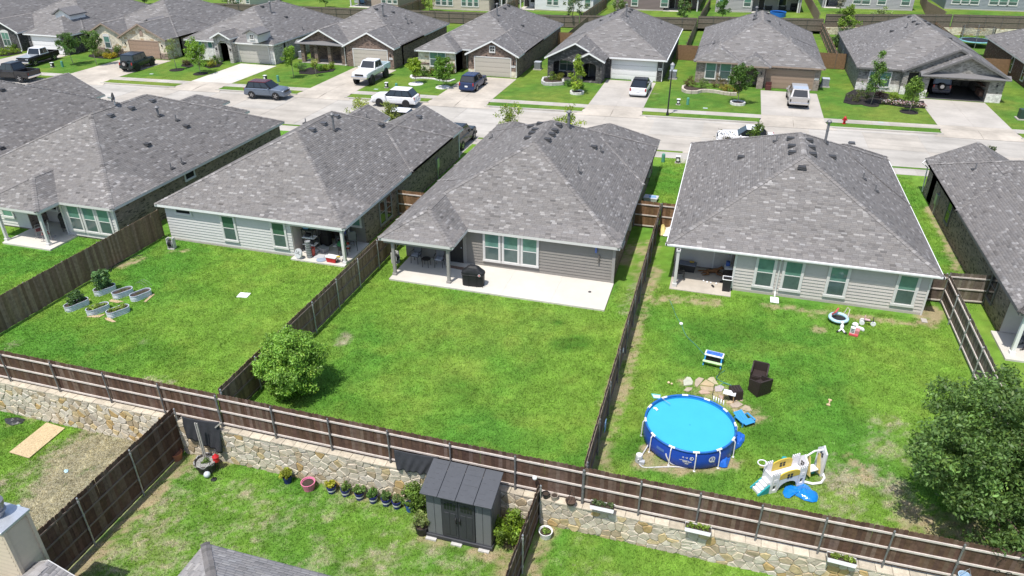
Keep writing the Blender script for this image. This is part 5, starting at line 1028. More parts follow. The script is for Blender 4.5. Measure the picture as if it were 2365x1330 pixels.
for lab, u, v, y_, z, h, r, col, sh in (
    ('yellow green tree peeping over the planter house roof', 830, 262, 56.5, 0, 3.6, .9, (.2, .25, .06), 'ball'), ('scraggly leafy tree tips beside the white parked car', 905, 262, 56.2, 0, 3.5, .8, (.16, .2, .05), 'ball'), ('lime leafy tree behind the patio house roof, left one', 1180, 275, 57.5, 0, 3.9, 1.0, (.17, .24, .04), 'ball'),
    ('lime leafy tree behind the patio house roof, by the flue', 1315, 280, 57.6, 0, 4.1, 1.15, (.18, .25, .04), 'ball'), ('small tree in front of the white sedan behind the pool house', 1750, 300, 59, 0, 3.3, .6, (.09, .15, .03), 'cone'), ('bare twiggy bush top behind the pool house roof at left', 1672, 318, 58.6, 0, 2.6, .7, (.1, .1, .06), 'ball'), ('dark small tree behind the right edge house roof', 2287, 350, 58.2, 0, 3.0, .7, (.06, .085, .03), 'cone')):
    x = aty(u, v, y_)[0]; sp = 'twiggy' in lab; tree(lab, x, y_, z, h, r, 1.3, 12 if sp else 30, 8 if sp else 34, .18, tuple(v * 1.3 for v in col), sh, .05, .4, 'trees along the near pavement', spread=.34)
BT = 'garden trees behind the houses across the street'
for lab, u, v, zz, h, r, col, sh, n in (('yellow green tree against the beige house', 992, 27, .1, 5.2, 1.5, (.16, .22, .04), 'cone', 50), ('airy grey green tree before the white house', 1322, 62, 0, 6.2, 1.7, (.08, .12, .05), 'ball', 36), ('young tree before the taupe house fence', 1575, 62, .2, 5.2, 1.2, (.08, .14, .04), 'cone', 34),
    ('slim dark tree before the warm grey house fence', 1667, 50, .3, 4.6, 1.2, (.06, .13, .03), 'cone', 40), ('leafy tree by the stone wall left of the open garage house', 1950, 85, 0, 4.4, 1.5, (.12, .19, .03), 'cone', 46), ('bare grey tree on the lawn of the lilac house', 1938, 32, 1.0, 3.9, 1.1, (.16, .16, .13), 'vase', 16), ('soft grey green shrub over the far fence right of centre', 2030, 52, 1.0, 2.2, 1.6, (.15, .2, .08), 'ball', 30),
    ('small shrub beside the taupe house wall', 1432, 24, .4, 2.4, 1.2, (.12, .17, .07), 'ball', 24), ('green tree beyond the roofs at the upper left', 335, 12, 0, 5, 2.0, (.05, .09, .03), 'ball', 50), ('pale tree before the cream sided house', 537, 28, 0, 4.5, 1.5, (.1, .15, .05), 'ball', 36), ('low dark bush by the roof edge below the far fence', 552, 25, 0, 1.2, 1.6, (.06, .1, .03), 'ball', 26), ('pale green tree above the pillared house roof', 752, 18, 0, 3.6, 1.4, (.12, .2, .06), 'ball', 30), ('shrub in the side garden right of the clipped gable house', 1933, 108, 0, 1.6, .9, (.05, .09, .03), 'ball', 26)):
    x, y, z = at(u, v, zz); tree(lab, x, y, zz, h, r, .8 if h > 2.5 else .1, n, 44, .26, tuple(v * 1.35 for v in col), sh, .06, .35, BT, spread=.42)
# front beds
FS = 'shrubs in the front beds across the street'
def bedshrubs(rows):
    for lab, k, u, v, r, h, col in rows: x, y, z = at(*k(u, v)); shrub(lab, x, y, 0, r, h, col, n=22, per=34, leaf=.13, group=FS, spread=.24)
bedshrubs([('bright bush at the far left porch, outer one', k0, 60, 715, .75, .9, LIME), ('bright bush at the far left porch, inner one', k0, 190, 700, .75, .95, LIME), ('dark bush behind the bright ones at the far left', k0, 215, 660, .6, 1.0, MIDG),
    ('olive bush under the arched window, left', k0, 1290, 735, .6, .9, OLIVE), ('olive bush under the arched window, right', k0, 1400, 735, .65, .95, OLIVE), ('tall green bush beside the stone house entry', k0, 1530, 720, .7, 1.25, MIDG), ('yellow flowering bush in the stone house bed, left', k0, 1390, 755, .3, .5, (.35, .3, .03)), ('yellow flowering bush in the stone house bed, middle', k0, 1440, 760, .3, .5, (.38, .32, .03)), ('yellow flowering bush in the stone house bed, right', k0, 1495, 745, .3, .5, (.38, .32, .03)),
    ('dark purple bush in mulch by the whitewashed house', k4, 180, 850, .5, .55, (.09, .07, .04)), ('light bush beside the whitewashed tower', k4, 510, 870, .6, .9, YELG), ('green bush beside the whitewashed tower entry', k4, 585, 830, .6, 1.0, MIDG), ('low green bush left of the whitewashed tower', k4, 430, 860, .5, .7, MIDG),
    ('grey green bush beside the porch pillars', k4, 1660, 930, .8, 1.0, BLUEG), ('small bush between the porch pillars', k4, 1840, 900, .3, .9, LIME), ('small bush before the porch, second from right', k4, 1990, 920, .35, .8, LIME), ('small bush before the porch, rightmost', k4, 2070, 900, .3, .75, LIME), ('low bush before the porch middle', k4, 1920, 925, .35, .5, MIDG),
    ('dark bush in the curved bed of the stone bay house, left', k8, 1005, 985, .55, 1.1, DEEP), ('reddish bush in the curved bed of the stone bay house', k8, 1110, 985, .5, .8, (.13, .13, .03)), ('olive bush beside the stone bay corner', k8, 1370, 960, .45, .8, OLIVE),
    ('lime bush in the stone bed of the charcoal house, left', k12, 430, 1060, .55, 1.0, (.13, .2, .03)), ('lime bush in the stone bed of the charcoal house, middle', k12, 520, 1060, .5, .9, (.17, .2, .03)), ('spreading green juniper beside the charcoal house bed', k12, 660, 1120, .75, .7, (.06, .14, .03)), ('lower juniper beside the charcoal house tree ring', k12, 790, 1150, .5, .6, (.05, .12, .03)),
    ('reddish bush in the long curved bed, left end', k15, 185, 790, .65, 1.2, (.12, .1, .04)), ('spiky green grass clump in the long curved bed', k15, 330, 810, .8, 1.0, (.13, .2, .05)), ('maroon bush in the long curved bed', k15, 550, 790, .8, 1.3, (.13, .1, .045)), ('gold bush in the long curved bed, right part', k15, 640, 840, .7, .6, (.25, .23, .04)), ('gold bush at the right end of the long curved bed', k15, 760, 850, .4, .5, (.25, .23, .04)),
    ('mixed bush at the left corner of the open garage house', K(1565, 0, 2.955), 1215, 690, 1.0, 1.1, (.09, .11, .04)), ('large deep green bush under the window of the open garage house', K(1565, 0, 2.955), 1290, 665, 1.0, 1.5, MIDG), ('dark maroon bush left of the dark entry door', K(1565, 0, 2.955), 1385, 670, .95, 1.2, (.04, .025, .025)), ('round bright bush right of the dark maroon one', K(1565, 0, 2.955), 1470, 695, .75, .95, LIME)])
for nm, lab, k, pts, zz in (('flower_bed', 'black mulch bed under the window of the open garage house', K(1565, 0, 2.955), [(1130, 700), (1190, 715), (1300, 715), (1400, 710), (1560, 735), (1690, 740), (1680, 690), (1560, 690), (1430, 640), (1230, 600), (1150, 640)], .05), ('flower_bed', 'mulch bed before the pillared porch', k4, [(1640, 960), (1800, 970), (2080, 930), (2110, 900), (1780, 880), (1640, 920)], .05), ('flower_bed', 'mulch bed beside the whitewashed tower', k4, [(410, 870), (470, 890), (600, 870), (650, 820), (560, 800), (430, 800)], .05), ('flower_bed', 'dark mulch bed at the left of the whitewashed house', k4, [(100, 860), (200, 880), (270, 860), (230, 820), (120, 835)], .05), ('flower_bed', 'shrub bed under the arched window of the stone house', k0, [(1150, 740), (1300, 760), (1460, 770), (1600, 730), (1590, 690), (1300, 690), (1160, 715)], .05), ('flower_bed', 'bushy bed at the far left porch', k0, [(0, 735), (100, 730), (290, 690), (250, 640), (0, 660)], .05)):
    b = MB(); b.prism([at(*k(u, v))[:2] for u, v in pts], -.02, zz); tag(b.obj(nm, MULCH), lab, 'flower bed', 'beds in the front gardens')
# low block edgings
def edging(label, k, pts, hgt, m, fill=True, t=.22):
    P = [Vector((*at(*k(u, v))[:2], 0)) for u, v in pts]; root = T('garden_edging', label, 'edging', P[0], 0, 'block edgings of the front beds'); acc = 0
    path = []
    for a, b in zip(P[:-1], P[1:]):
        n = max(1, int((b - a).length / .32))
        for i in range(n): path.append((a + (b - a) * i / n, a + (b - a) * (i + 1) / n))
    for a, b in path:
        d = b - a; mb = MB(); rows = 2 if hgt > .25 else 1
        for r_ in range(rows): mb.cbox(0, 0, (r_ + .5) * hgt / rows, d.length - .012, t, hgt / rows - .01)
        mb.obj('block', m, root, loc=(a + b) / 2 - P[0], bevel=.01).rotation_euler = (0, 0, math.atan2(d.y, d.x))
    if fill: mb = MB(); mb.prism([(p.x - P[0].x, p.y - P[0].y) for p in P], 0, hgt * .6); mb.obj('soil', SOIL, root)
    return root
edging('white wavy edging of the bed before the stone bay', k8, [(850, 985), (838, 1010), (880, 1028), (1000, 1022), (1120, 1030), (1240, 1055), (1340, 1065), (1410, 1040)], .14, mat('white_edging', (.7, .69, .66), .8))
edging('grey block edging of the small bed before the charcoal house', k12, [(400, 1030), (310, 1040), (292, 1085), (330, 1110), (430, 1115), (570, 1105), (560, 1060)], .36, mat('pale_block', (.5, .49, .47), .85, var=.2, scale=6))
edging('long cream block edging of the curved bed before the clipped gable house', k15, [(130, 790), (92, 800), (88, 835), (130, 858), (200, 868), (270, 866), (330, 850), (400, 848), (520, 860), (620, 880), (700, 890), (780, 890)], .34, mat('cream_block', (.52, .46, .38), .85, var=.2, scale=6))
# pink and white flowers
t = T('flowers', 'row of pink and white flowers before the open garage house', 'flowers', at(*K(1565, 0, 2.955)(1540, 720)), 0); fl = [np.array(at(*K(1565, 0, 2.955)(1385 + i * 5 + random.uniform(-5, 5), 705 + i * .45 + random.uniform(-9, 9)))) - np.array(t.location) + np.array([0, 0, .22]) for i in range(62)]
leaves(t, fl, 12, .2, .12, (.05, .1, .02), 'foliage'); o = leaves(t, [q + np.array([0, 0, .1]) for q in fl], 5, .2, .13, (.62, .38, .42), 'blossoms', up=1.2, aspect=.9)

# ------------------------------------------------------------------ vehicles (local frame: x forwards, y to the left)
def paint(name, c, metal=.25, rough=.22): return mat('paint_' + name, c, rough, metal, var=.03, bump=0, spec=.6)
def quadpanel(c4, l, r, b_, t, off):
    """inset panel on a quad given as bottom-left, bottom-right, top-right, top-left"""
    A, B_, C_, D_ = [Vector(q) for q in c4]; P = lambda u, v: (A * (1 - u) + B_ * u) * (1 - v) + (D_ * (1 - u) + C_ * u) * v
    n = (B_ - A).cross(D_ - A).normalized(); q = [P(l, b_), P(1 - r, b_), P(1 - r, 1 - t), P(l, 1 - t)]
    return [v - n * .01 for v in q], n * (.01 + off)
BLKP = mat('paint_black', (.012, .012, .014), .22, .25, var=.03, bump=0, spec=.6)
def vehicle(label, cat, x, y, ang, L, W, H, body, roof=None, kind='suv', hood=.95, belt=1.0, clear=.22, wr=.34, cab=None, bed=None, z=0., name='car', second=None, shell=False, rimm=None, front_bumper=None, wt=.24, ov=(.82, .9), spare=False, hoodm=None, plate=True):
    t = T(name, label, cat, (x, y, z), ang, 'vehicles parked in the street and on the drives'); hw = W / 2; roof = roof or body; f, r_ = L / 2, -L / 2
    # lower body as a loft of cross sections
    a0, a1, a2, a3 = cab            # windscreen foot, roof front, roof rear, rear glass foot
    end = a3 if bed is not None else r_
    st = [(f, hood - .28, .78), (f - .06, hood - .12, .9), (f - .35, hood - .02, .97), (a0 - .1, hood + .05, 1), (a0, belt, 1), ((a0 + a3) / 2, belt, 1)]
    if bed is not None: st += [(a3 + .02, belt, 1)]
    else: st += [(a3 + .3, belt, 1), (r_ + .12, belt - .02, .97), (r_ + .02, belt - .1, .92)]
    b = MB(); vs = []; nring = 10
    for sx, zt, ws in st:
        w = hw * ws
        half = [(w * .82, clear), (w * .97, clear + .12), (w, clear + (zt - clear) * .5), (w * .985, zt - .1), (w * .9, zt)]
        vs += [(sx, -yy, zz) for yy, zz in half] + [(sx, yy, zz) for yy, zz in reversed(half)]
    fs = []
    for i in range(len(st) - 1):
        for k in range(nring): a_, b2 = i * nring + k, i * nring + (k + 1) % nring; fs.append((a_, b2, b2 + nring, a_ + nring))
    fs += [tuple(range(nring)), tuple(reversed(range((len(st) - 1) * nring, len(st) * nring)))]
    b.add(vs, fs); bo = b.obj('body', body, t, bevel=.03, smooth=False)
    if hoodm: q = MB(); q.cbox((a0 + f) / 2 - .1, 0, hood + .045, f - a0 - .3, W * .82, .03, ry=.03); q.obj('bonnet', hoodm, t, bevel=.01)
    # cabin
    rw = hw * (.76 if kind != 'jeep' else .88); bw = hw * .93; low = belt - .04
    c8 = [(a0, -bw, low), (a0, bw, low), (a3, bw, low), (a3, -bw, low), (a1, -rw, H), (a1, rw, H), (a2, rw, H), (a2, -rw, H)]
    q = MB(); q.add(c8, [(0, 1, 5, 4), (1, 2, 6, 5), (2, 3, 7, 6), (3, 0, 4, 7), (4, 5, 6, 7)]); q.obj('cabin', second or (BLKP if kind == 'suv' else body), t)
    q = MB(); q.add([(a1 + .06, -rw - .01, H), (a1 + .06, rw + .01, H), (a2 - .05, rw + .01, H), (a2 - .05, -rw - .01, H), (a1 - .15, -rw * .9, H + .05), (a1 - .15, rw * .9, H + .05), (a2 + .12, rw * .9, H + .05), (a2 + .12, -rw * .9, H + .05)], [(0, 1, 5, 4), (1, 2, 6, 5), (2, 3, 7, 6), (3, 0, 4, 7), (4, 5, 6, 7)]); q.obj('roof', roof, t, bevel=.02)
    pn, nv = quadpanel([c8[1], c8[0], c8[4], c8[5]], .06, .06, .1, .06, .006); q = MB(); q.extr(pn, nv); q.obj('windscreen', CARGLASS, t)
    pn, nv = quadpanel([c8[3], c8[2], c8[6], c8[7]], .08, .08, .15, .1, .006); q = MB(); q.extr(pn, nv); q.obj('rear_window', CARGLASS, t)
    for s, face in ((-1, [c8[0], c8[3], c8[7], c8[4]]), (1, [c8[2], c8[1], c8[5], c8[6]])):
        nwin = 2 if (a0 - a3) < 2.6 else 3
        for i in range(nwin):
            lo, hi = .05 + .9 * i / nwin, .05 + .9 * (i + 1) / nwin; pn, nv = quadpanel(face, lo + .015, 1 - hi + .015, .14, .1, .006); q = MB(); q.extr(pn, nv); q.obj('side_window', CARGLASS, t)
        q = MB(); q.cbox(a0 - .25, s * (hw + .1), belt + .02, .12, .2, .16); q.obj('mirror', body if kind != 'old' else CHROME, t, bevel=.03)
        q = MB(); q.cbox(f - .1, s * hw * .68, hood - .2, .12, hw * .36, .15); q.obj('headlight', LAMPW, t, bevel=.03)
        q = MB(); q.cbox(r_ + .05, s * hw * .84, (belt - .18 if bed is None else belt - .3), .1, hw * .16, .3); q.obj('taillight', LAMPR, t, bevel=.02)
        for k in range(2):
            q = MB(); xx = (a0 * .55 + a3 * .45) + (k - .5) * 1.05; q.cbox(xx, s * (hw + .004), belt - .14, .16, .03, .03); q.obj('door_handle', body, t)
    if bed is not None:
        q = MB(); zb = clear + .38; q.box(r_ + .04, a3 + .04, -hw * .99, hw * .99, clear + .1, zb); q.box(r_ + .04, a3 + .02, -hw * .99, -hw * .86, zb, belt); q.box(r_ + .04, a3 + .02, hw * .86, hw * .99, zb, belt); q.box(r_, r_ + .08, -hw * .96, hw * .96, clear + .25, belt - .02); q.box(a3 - .04, a3 + .04, -hw * .86, hw * .86, zb, belt - .02); q.obj('cargo_bed', bed, t, bevel=.02)
        q = MB(); q.box(r_ + .1, a3 - .05, -hw * .85, hw * .85, zb, zb + .02); q.obj('bed_liner', BLACKP, t)
        if shell:
            q = MB(); s8 = [(r_ + .06, -hw * .93, belt), (r_ + .06, hw * .93, belt), (a3, hw * .93, belt), (a3, -hw * .93, belt), (r_ + .55, -rw, H + .03), (r_ + .55, rw, H + .03), (a3, rw, H + .03), (a3, -rw, H + .03)]
            q.add(s8, [(1, 0, 4, 5), (2, 1, 5, 6), (0, 3, 7, 4), (3, 2, 6, 7), (4, 7, 6, 5)]); sh = q.obj('camper_shell', body, t, bevel=.03)
            pn, nv = quadpanel([s8[0], s8[1], s8[5], s8[4]], .1, .1, .08, .1, .006); q = MB(); q.extr(pn, -nv); q.obj('shell_window', CARGLASS, t)
            for s, face in ((-1, [s8[3], s8[0], s8[4], s8[7]]), (1, [s8[1], s8[2], s8[6], s8[5]])): pn, nv = quadpanel(face, .1, .1, .25, .2, .006); q = MB(); q.extr(pn, nv if s < 0 else nv); q.obj('shell_window', CARGLASS, t)
            q = MB(); q.box(r_ + .6, a3 - .05, -rw * .95, rw * .95, H + .03, H + .06); q.obj('shell_roof', paint('sky_silver', (.5, .55, .62)), t, bevel=.02)
    fb_ = front_bumper or body
    q = MB(); q.cbox(f - .02, 0, clear + .16, .16, W * .94, .24); q.obj('front_bumper', fb_, t, bevel=.04); q = MB(); q.cbox(r_ + .02, 0, clear + .16, .16, W * .94, .22); q.obj('rear_bumper', CHROME if bed is not None else (front_bumper or body), t, bevel=.04)
    q = MB(); q.cbox(f + .0, 0, hood - .27, .07, W * .5, .2); q.obj('grille', BLACKP, t, bevel=.02)
    if plate: q = MB(); q.cbox(r_ - .035, 0, clear + .42 if bed is None else clear + .18, .03, .32, .16); q.obj('number_plate', WPLAS, t)
    if spare: q = MB(); q.cyl((r_ - .02, .05, 1.0), (r_ - .24, .05, 1.0), .38, n=18); sp_ = q.obj('spare_wheel', RUBBER, t, bevel=.03); q = MB(); q.cyl((r_ - .24, .05, 1.0), (r_ - .255, .05, 1.0), .2, n=12); q.obj('rim', RIM, sp_)
    q = MB(); q.box(r_ + .1, f - .1, -hw * .8, hw * .8, clear - .03, clear + .1); q.obj('underbody', BLACKP, t)
    xs = (f - ov[0], r_ + ov[1])
    for xx in xs:
        for s in (-1, 1):
            q = MB(); q.cyl((0, -.01, 0), (0, .012, 0), wr * 1.16, n=20); q.obj('wheel_arch', BLACKP, t, loc=(xx, s * (hw - .005), wr + .02))
            q = MB(); q.lathe([(wr * .6, -wt / 2), (wr * .93, -wt / 2), (wr, -wt * .33), (wr, wt * .33), (wr * .93, wt / 2), (wr * .6, wt / 2)], 20); w_ = q.obj('wheel', RUBBER, t, loc=(xx, s * (hw - wt * .42 + (.06 if wr > .45 else 0)), wr)); w_.rotation_euler = (R(90), 0, 0)
            q = MB(); q.lathe([(wr * .62, -wt * .46), (wr * .66, -wt * .5), (.06, -wt * .38), (.02, -wt * .38), (.02, wt * .38), (.06, wt * .38), (wr * .66, wt * .5), (wr * .62, wt * .46)], 16)
            for kk in range(5):
                a_ = 6.283 * kk / 5
                for zz in (-1, 1): q.cbox(math.cos(a_) * wr * .38, math.sin(a_) * wr * .38, zz * wt * .49, wr * .52, .07, .02, rz=a_)
            q.obj('rim', rimm or RIM, w_)
    return t
WHTP = paint('white', (.74, .74, .75), 0, .25)
vehicle('dark grey pickup truck parked at the kerb, farthest left', 'pickup truck', -77.7, 64.35, R(183.7), 5.8, 1.98, 1.9, paint('graphite', (.035, .034, .036)), kind='pickup', hood=1.12, belt=1.18, clear=.38, wr=.4, cab=(.9, .35, -.85, -1.15), bed=paint('graphite', (.035, .034, .036)), name='pickup_truck', ov=(1.0, 1.2))
vehicle('old black and white pickup with a chrome front on the far left drive', 'pickup truck', -82.1, 72.0, R(-82), 5.4, 1.95, 1.78, BLKP, roof=WHTP, second=WHTP, kind='old', hood=1.08, belt=1.12, clear=.42, wr=.4, cab=(.55, .2, -.85, -1.0), bed=BLKP, name='pickup_truck', ov=(.95, 1.1), hoodm=paint('worn_silver', (.42, .45, .48)), front_bumper=CHROME)
vehicle('dark green off-roader with a spare wheel on the stone house drive', 'off-roader', -68.15, 73.0, R(97), 4.5, 1.85, 1.86, paint('dark_green', (.02, .034, .035)), roof=paint('navy_black', (.016, .019, .032)), kind='jeep', hood=1.12, belt=1.15, clear=.4, wr=.42, cab=(.75, .5, -1.75, -1.9), name='off_roader', ov=(.75, .85), spare=True, rimm=BLACKP)
vehicle('silver blue suv with a maroon roof in the street', 'car', -45.75, 65.75, R(3.7), 4.4, 1.82, 1.62, paint('silver_blue', (.16, .195, .25), .4), roof=paint('maroon', (.11, .02, .022)), hood=1.0, belt=1.06, clear=.27, cab=(.95, .25, -1.65, -2.0), ov=(.85, .85))  # body paint darkened to carry the shadow and dark windows along its side
vehicle('lifted white pickup with big black tyres and a light blue side', 'pickup truck', -38.5, 75.3, R(-90), 6.0, 2.03, 2.25, WHTP, kind='pickup', hood=1.5, belt=1.55, clear=.8, wr=.52, cab=(1.0, .45, -.9, -1.1), bed=paint('ice_blue', (.55, .68, .72), 0), name='pickup_truck', ov=(1.1, 1.35), rimm=BLACKP, front_bumper=CHROME, wt=.36)
vehicle('dark blue estate car parked nose in on the drive, tail towards the street', 'car', -26.45, 75.4, R(90), 4.6, 1.8, 1.62, paint('blue', (.028, .05, .13), .4), hood=1.0, belt=1.04, clear=.24, cab=(.9, .2, -1.7, -2.1), ov=(.9, .95))
vehicle('white suv with black window line parked at the far kerb', 'car', -31.75, 66.8, R(183.7), 4.6, 1.86, 1.6, WHTP, hood=.98, belt=1.02, clear=.26, cab=(.95, .2, -1.6, -2.1), ov=(.9, .9), rimm=BLACKP)
vehicle('white crossover with a glossy black roof on the charcoal house drive', 'car', -8.72, 78.4, R(90), 4.5, 1.88, 1.55, WHTP, roof=BLKP, second=BLKP, hood=.95, belt=.98, clear=.24, cab=(1.15, .35, -1.0, -2.0), ov=(.85, .85))
vehicle('silver pickup with a camper shell on the clipped gable house drive', 'pickup truck', 7.08, 78.9, R(90), 5.6, 1.95, 1.82, paint('silver', (.5, .48, .46), .35), kind='pickup', hood=1.1, belt=1.14, clear=.42, wr=.4, cab=(.9, .35, -.75, -.95), bed=paint('silver', (.5, .48, .46), .35), name='pickup_truck', ov=(1.0, 1.25), shell=True)
x_, y_, _ = at(905, 256, 1.45); vehicle('white suv at the near kerb, half hidden by the planter house roof', 'car', x_, y_, R(183.7), 4.6, 1.84, 1.6, WHTP, hood=.98, belt=1.02, clear=.25, cab=(.9, .2, -1.6, -2.1), ov=(.9, .9))
vehicle('dark grey suv beside the front corner of the planter house', 'car', -21.35, 56.6, R(90), 4.8, 1.9, 1.75, paint('gunmetal', (.03, .033, .036)), hood=1.08, belt=1.12, clear=.28, wr=.37, cab=(.95, .3, -1.8, -2.2), ov=(.9, .95))
x_, y_, _ = at(1712, 307, .9); vehicle('white sedan at the near kerb behind the pool house roof', 'car', x_ + .4, y_, R(183.7), 4.7, 1.82, 1.45, WHTP, hood=.88, belt=.92, clear=.2, cab=(.75, .0, -1.2, -1.85), ov=(.9, 1.0))
vehicle('dark off-roader with a spare wheel inside the open garage', 'off-roader', 21.6, 88.0, R(90), 4.4, 1.85, 1.84, paint('garage_navy', (.03, .036, .06)), kind='jeep', hood=1.1, belt=1.15, clear=.35, wr=.4, cab=(.75, .5, -1.75, -1.9), name='off_roader', ov=(.75, .85), spare=True)
# drives of the near row
for lab, x0, x1, y0 in (('p', -25.6, -20.2, 53.3), ('c', -10.8, -5.4, 54.4), ('d', -2.75, 2.3, 57), ('e', 17, 21, 56)):
    d = structure(npmesh('driveway', np.array([[x0, y0, .004], [x1, y0, .004], [x1, YB(x1) - 14.8, .004], [x0, YB(x0) - 14.8, .004]], float), np.array([[0, 1, 2, 3]]), CONC))
    xm = (x0 + x1) / 2
    for a, b2 in ((x0, xm), (xm, x1)):
        bb = MB(); g = .012; bb.extr([(a + g, y0 + g, -.02), (b2 - g, y0 + g, -.02), (b2 - g, YB(b2) - 14.8 - g, -.02), (a + g, YB(a) - 14.8 - g, -.02)], (0, 0, .034)); bb.obj('slab', CONC, d)
        yslab(d, a, b2, -13.3, -12.72, -.1, .02, CONC_WARM)
# ------------------------------------------------------------------ near roofs and the chimney at the bottom edge
LR = mat('pale_shingle_roof', (.3, .285, .275), .95, var=.15, scale=10, bump=.5, attr='tint')
PAL['p'] = ((.33, .315, .31), .03, .12, (.38, .365, .355), .2, (.28, .27, .265))
h = house('near house at the bottom edge showing a corner of pale shingle roof', -14.2, -6, 3, 13.1, 'near houses at the bottom edge')
make_roof(h, [block(-14.3, -6, 2.5, 13.15, z=.72)], pal='p', indiv=300, trim=TRIM); Wall2().box(-13.9, -6.4, 2.9, 12.8, -1.76, .62).obj(h, BR_BROWN)
h = house('near house at the bottom left corner with a tan sided chimney', -19.4, -15.2, 3, 10.9, 'near houses at the bottom edge')
make_roof(h, [block(-19.4, -16.6, 1, 10.75, z=.72, n=None)], pal='p', trim=TRIM); Wall2().box(-19.1, -16.9, 1.2, 10.4, -1.76, .62).obj(h, BR_BROWN)
TANS = mat('tan_siding', (.56, .48, .36), .65, var=.05, bump=.08); cm = MB(); cm.box(-20.0, -18.62, 10.28, 11.13, -1.76, 2.9); ch = cm.obj('chimney', TANS, h, world=True)
for k in range(20):
    z0 = -1.0 + k * .19; q = MB(); q.extr([(-18.62, 10.34, z0), (-18.592, 10.34, z0), (-18.612, 10.34, z0 + .19), (-18.62, 10.34, z0 + .19)], (0, .72, 0)); q.obj('board', TANS, ch, world=True)
    q = MB(); q.extr([(-19.94, 10.28, z0), (-19.94, 10.252, z0), (-19.94, 10.272, z0 + .19), (-19.94, 10.28, z0 + .19)], (1.26, 0, 0)); q.obj('board', TANS, ch, world=True)
q = MB()
for xx, yy in ((-18.65, 10.25), (-18.65, 11.06), (-20.0, 10.25)): q.box(xx, xx + .1 if xx > -19 else xx + .08, yy, yy + .1, -1.7, 2.9)
q.obj('corner_board', TANS, ch, world=True); q = MB(); q.box(-20.1, -18.54, 10.2, 11.22, 2.9, 2.99); q.obj('cap', mat('chimney_cap_metal', (.55, .58, .62), .35, .5), ch, world=True, bevel=.015)
q = MB(); q.lathe([(.16, 2.99), (.16, 3.15), (.24, 3.17), (.24, 3.22), (.2, 3.24), (.2, 3.36), (.24, 3.38), (.24, 3.45), (.26, 3.47), (.26, 3.55), (.05, 3.58)], 20, (-19.2, 10.75, 0)); q.obj('flue', mat('steel_flue', (.3, .3, .31), .35, .7), ch, world=True)

# ------------------------------------------------------------------ soft things
def crumple(label, name, cat, pts, z, amp, m, zf=None, nr=9, seed=1, group=None):
    """cloth or plastic lying in folds inside an outline"""
    P = np.array([p[:2] for p in pts]); N = 48; L = np.cumsum([0] + [np.linalg.norm(P[(i + 1) % len(P)] - P[i]) for i in range(len(P))]); C_ = P.mean(0); ring = []
    for t in np.linspace(0, L[-1], N, endpoint=False):
        i = np.searchsorted(L, t, side='right') - 1; f = (t - L[i]) / (L[i + 1] - L[i] + 1e-9); ring.append(P[i] * (1 - f) + P[(i + 1) % len(P)] * f)
    ring = np.array(ring); V = []; F = []
    for k in range(nr + 1):
        s = (k + .02) / (nr + .02); q = C_ + (ring - C_) * s; n1 = fbm(q[:, 0], q[:, 1], 2.6, 2, seed); n2 = np.abs(fbm(q[:, 0], q[:, 1], 5.5, 2, seed + 3) - .5) * 2
        V.append(np.stack([q[:, 0], q[:, 1], z + .012 + amp * (n1 * .9 + n2 * .8) * (1 - .85 * s ** 3)], 1))
    V = np.concatenate(V)
    for k in range(nr):
        for i in range(N): F.append((k * N + i, k * N + (i + 1) % N, (k + 1) * N + (i + 1) % N, (k + 1) * N + i))
    c0 = np.array([*C_, z]); o = npmesh(name, V - c0, np.array(F), m, smooth=True); o.location = c0; tag(o, label, cat, group); return o
def one(name, label, cat, mb, m, loc=(0, 0, 0), rz=0., group=None, **k):
    o = mb.obj(name, m, loc=loc, **k); o.rotation_euler = (0, 0, rz); return tag(o, label, cat, group)
# ------------------------------------------------------------------ swimming pool
PC = (.46, 23.66); PR = 1.76; PH = .84
POOLB = mat('pool_wall_blue', (.018, .075, .45), .35, var=.1, scale=3, bump=.1, bscale=8); POOLR = mat('pool_rim_blue', (.02, .13, .42), .35, var=.05); WATER = mat('pool_water', (.055, .41, .6), .06, var=.05, scale=1.2, bump=.2, bscale=2.5, spec=.25, dist=.02)
t = T('swimming_pool', 'round blue above-ground pool with white legs, full of turquoise water', 'swimming pool', (*PC, 0)); N = 60
b = MB(); b.lathe([(PR - .04, .0), (PR + .045, .12), (PR + .04, .45), (PR, PH - .03)], N); b.f = b.f[:-2]; b.obj('wall', POOLB, t, smooth=True)
b = MB(); b.lathe([(PR - .02, PH), (PR - .05, .6), (PR - .08, .1), (.05, .06)], N); b.f = b.f[:-2]; b.obj('liner', mat('pool_liner', (.02, .24, .6), .5, bump=0), t, smooth=True)
b = MB(); b.lathe([(PR - .045, PH - .12), (.6, PH - .12), (.02, PH - .12)], N); b.f = b.f[:-2]; b.obj('water', WATER, t)
b = MB(); ring = [(PR * math.cos(a), PR * math.sin(a), PH) for a in np.linspace(0, 2 * math.pi, 49)]; b.tube(ring, .042, 8); b.obj('rim', POOLR, t, smooth=True)
for k in range(12):
    a = 2 * math.pi * (k + .38) / 12; ca, sa = math.cos(a), math.sin(a); b = MB()
    b.tube([(PR * math.cos(a + d), PR * math.sin(a + d), PH + .012) for d in (-.07, -.035, 0, .035, .07)], .044, 8); b.tube([((PR + .03) * ca, (PR + .03) * sa, PH), ((PR + .09) * ca, (PR + .09) * sa, PH - .1), ((PR + .11) * ca, (PR + .11) * sa, .02)], .022, 8); b.cbox((PR + .11) * ca, (PR + .11) * sa, .015, .08, .08, .03, rz=a); b.obj('leg', WPLAS, t, smooth=False)
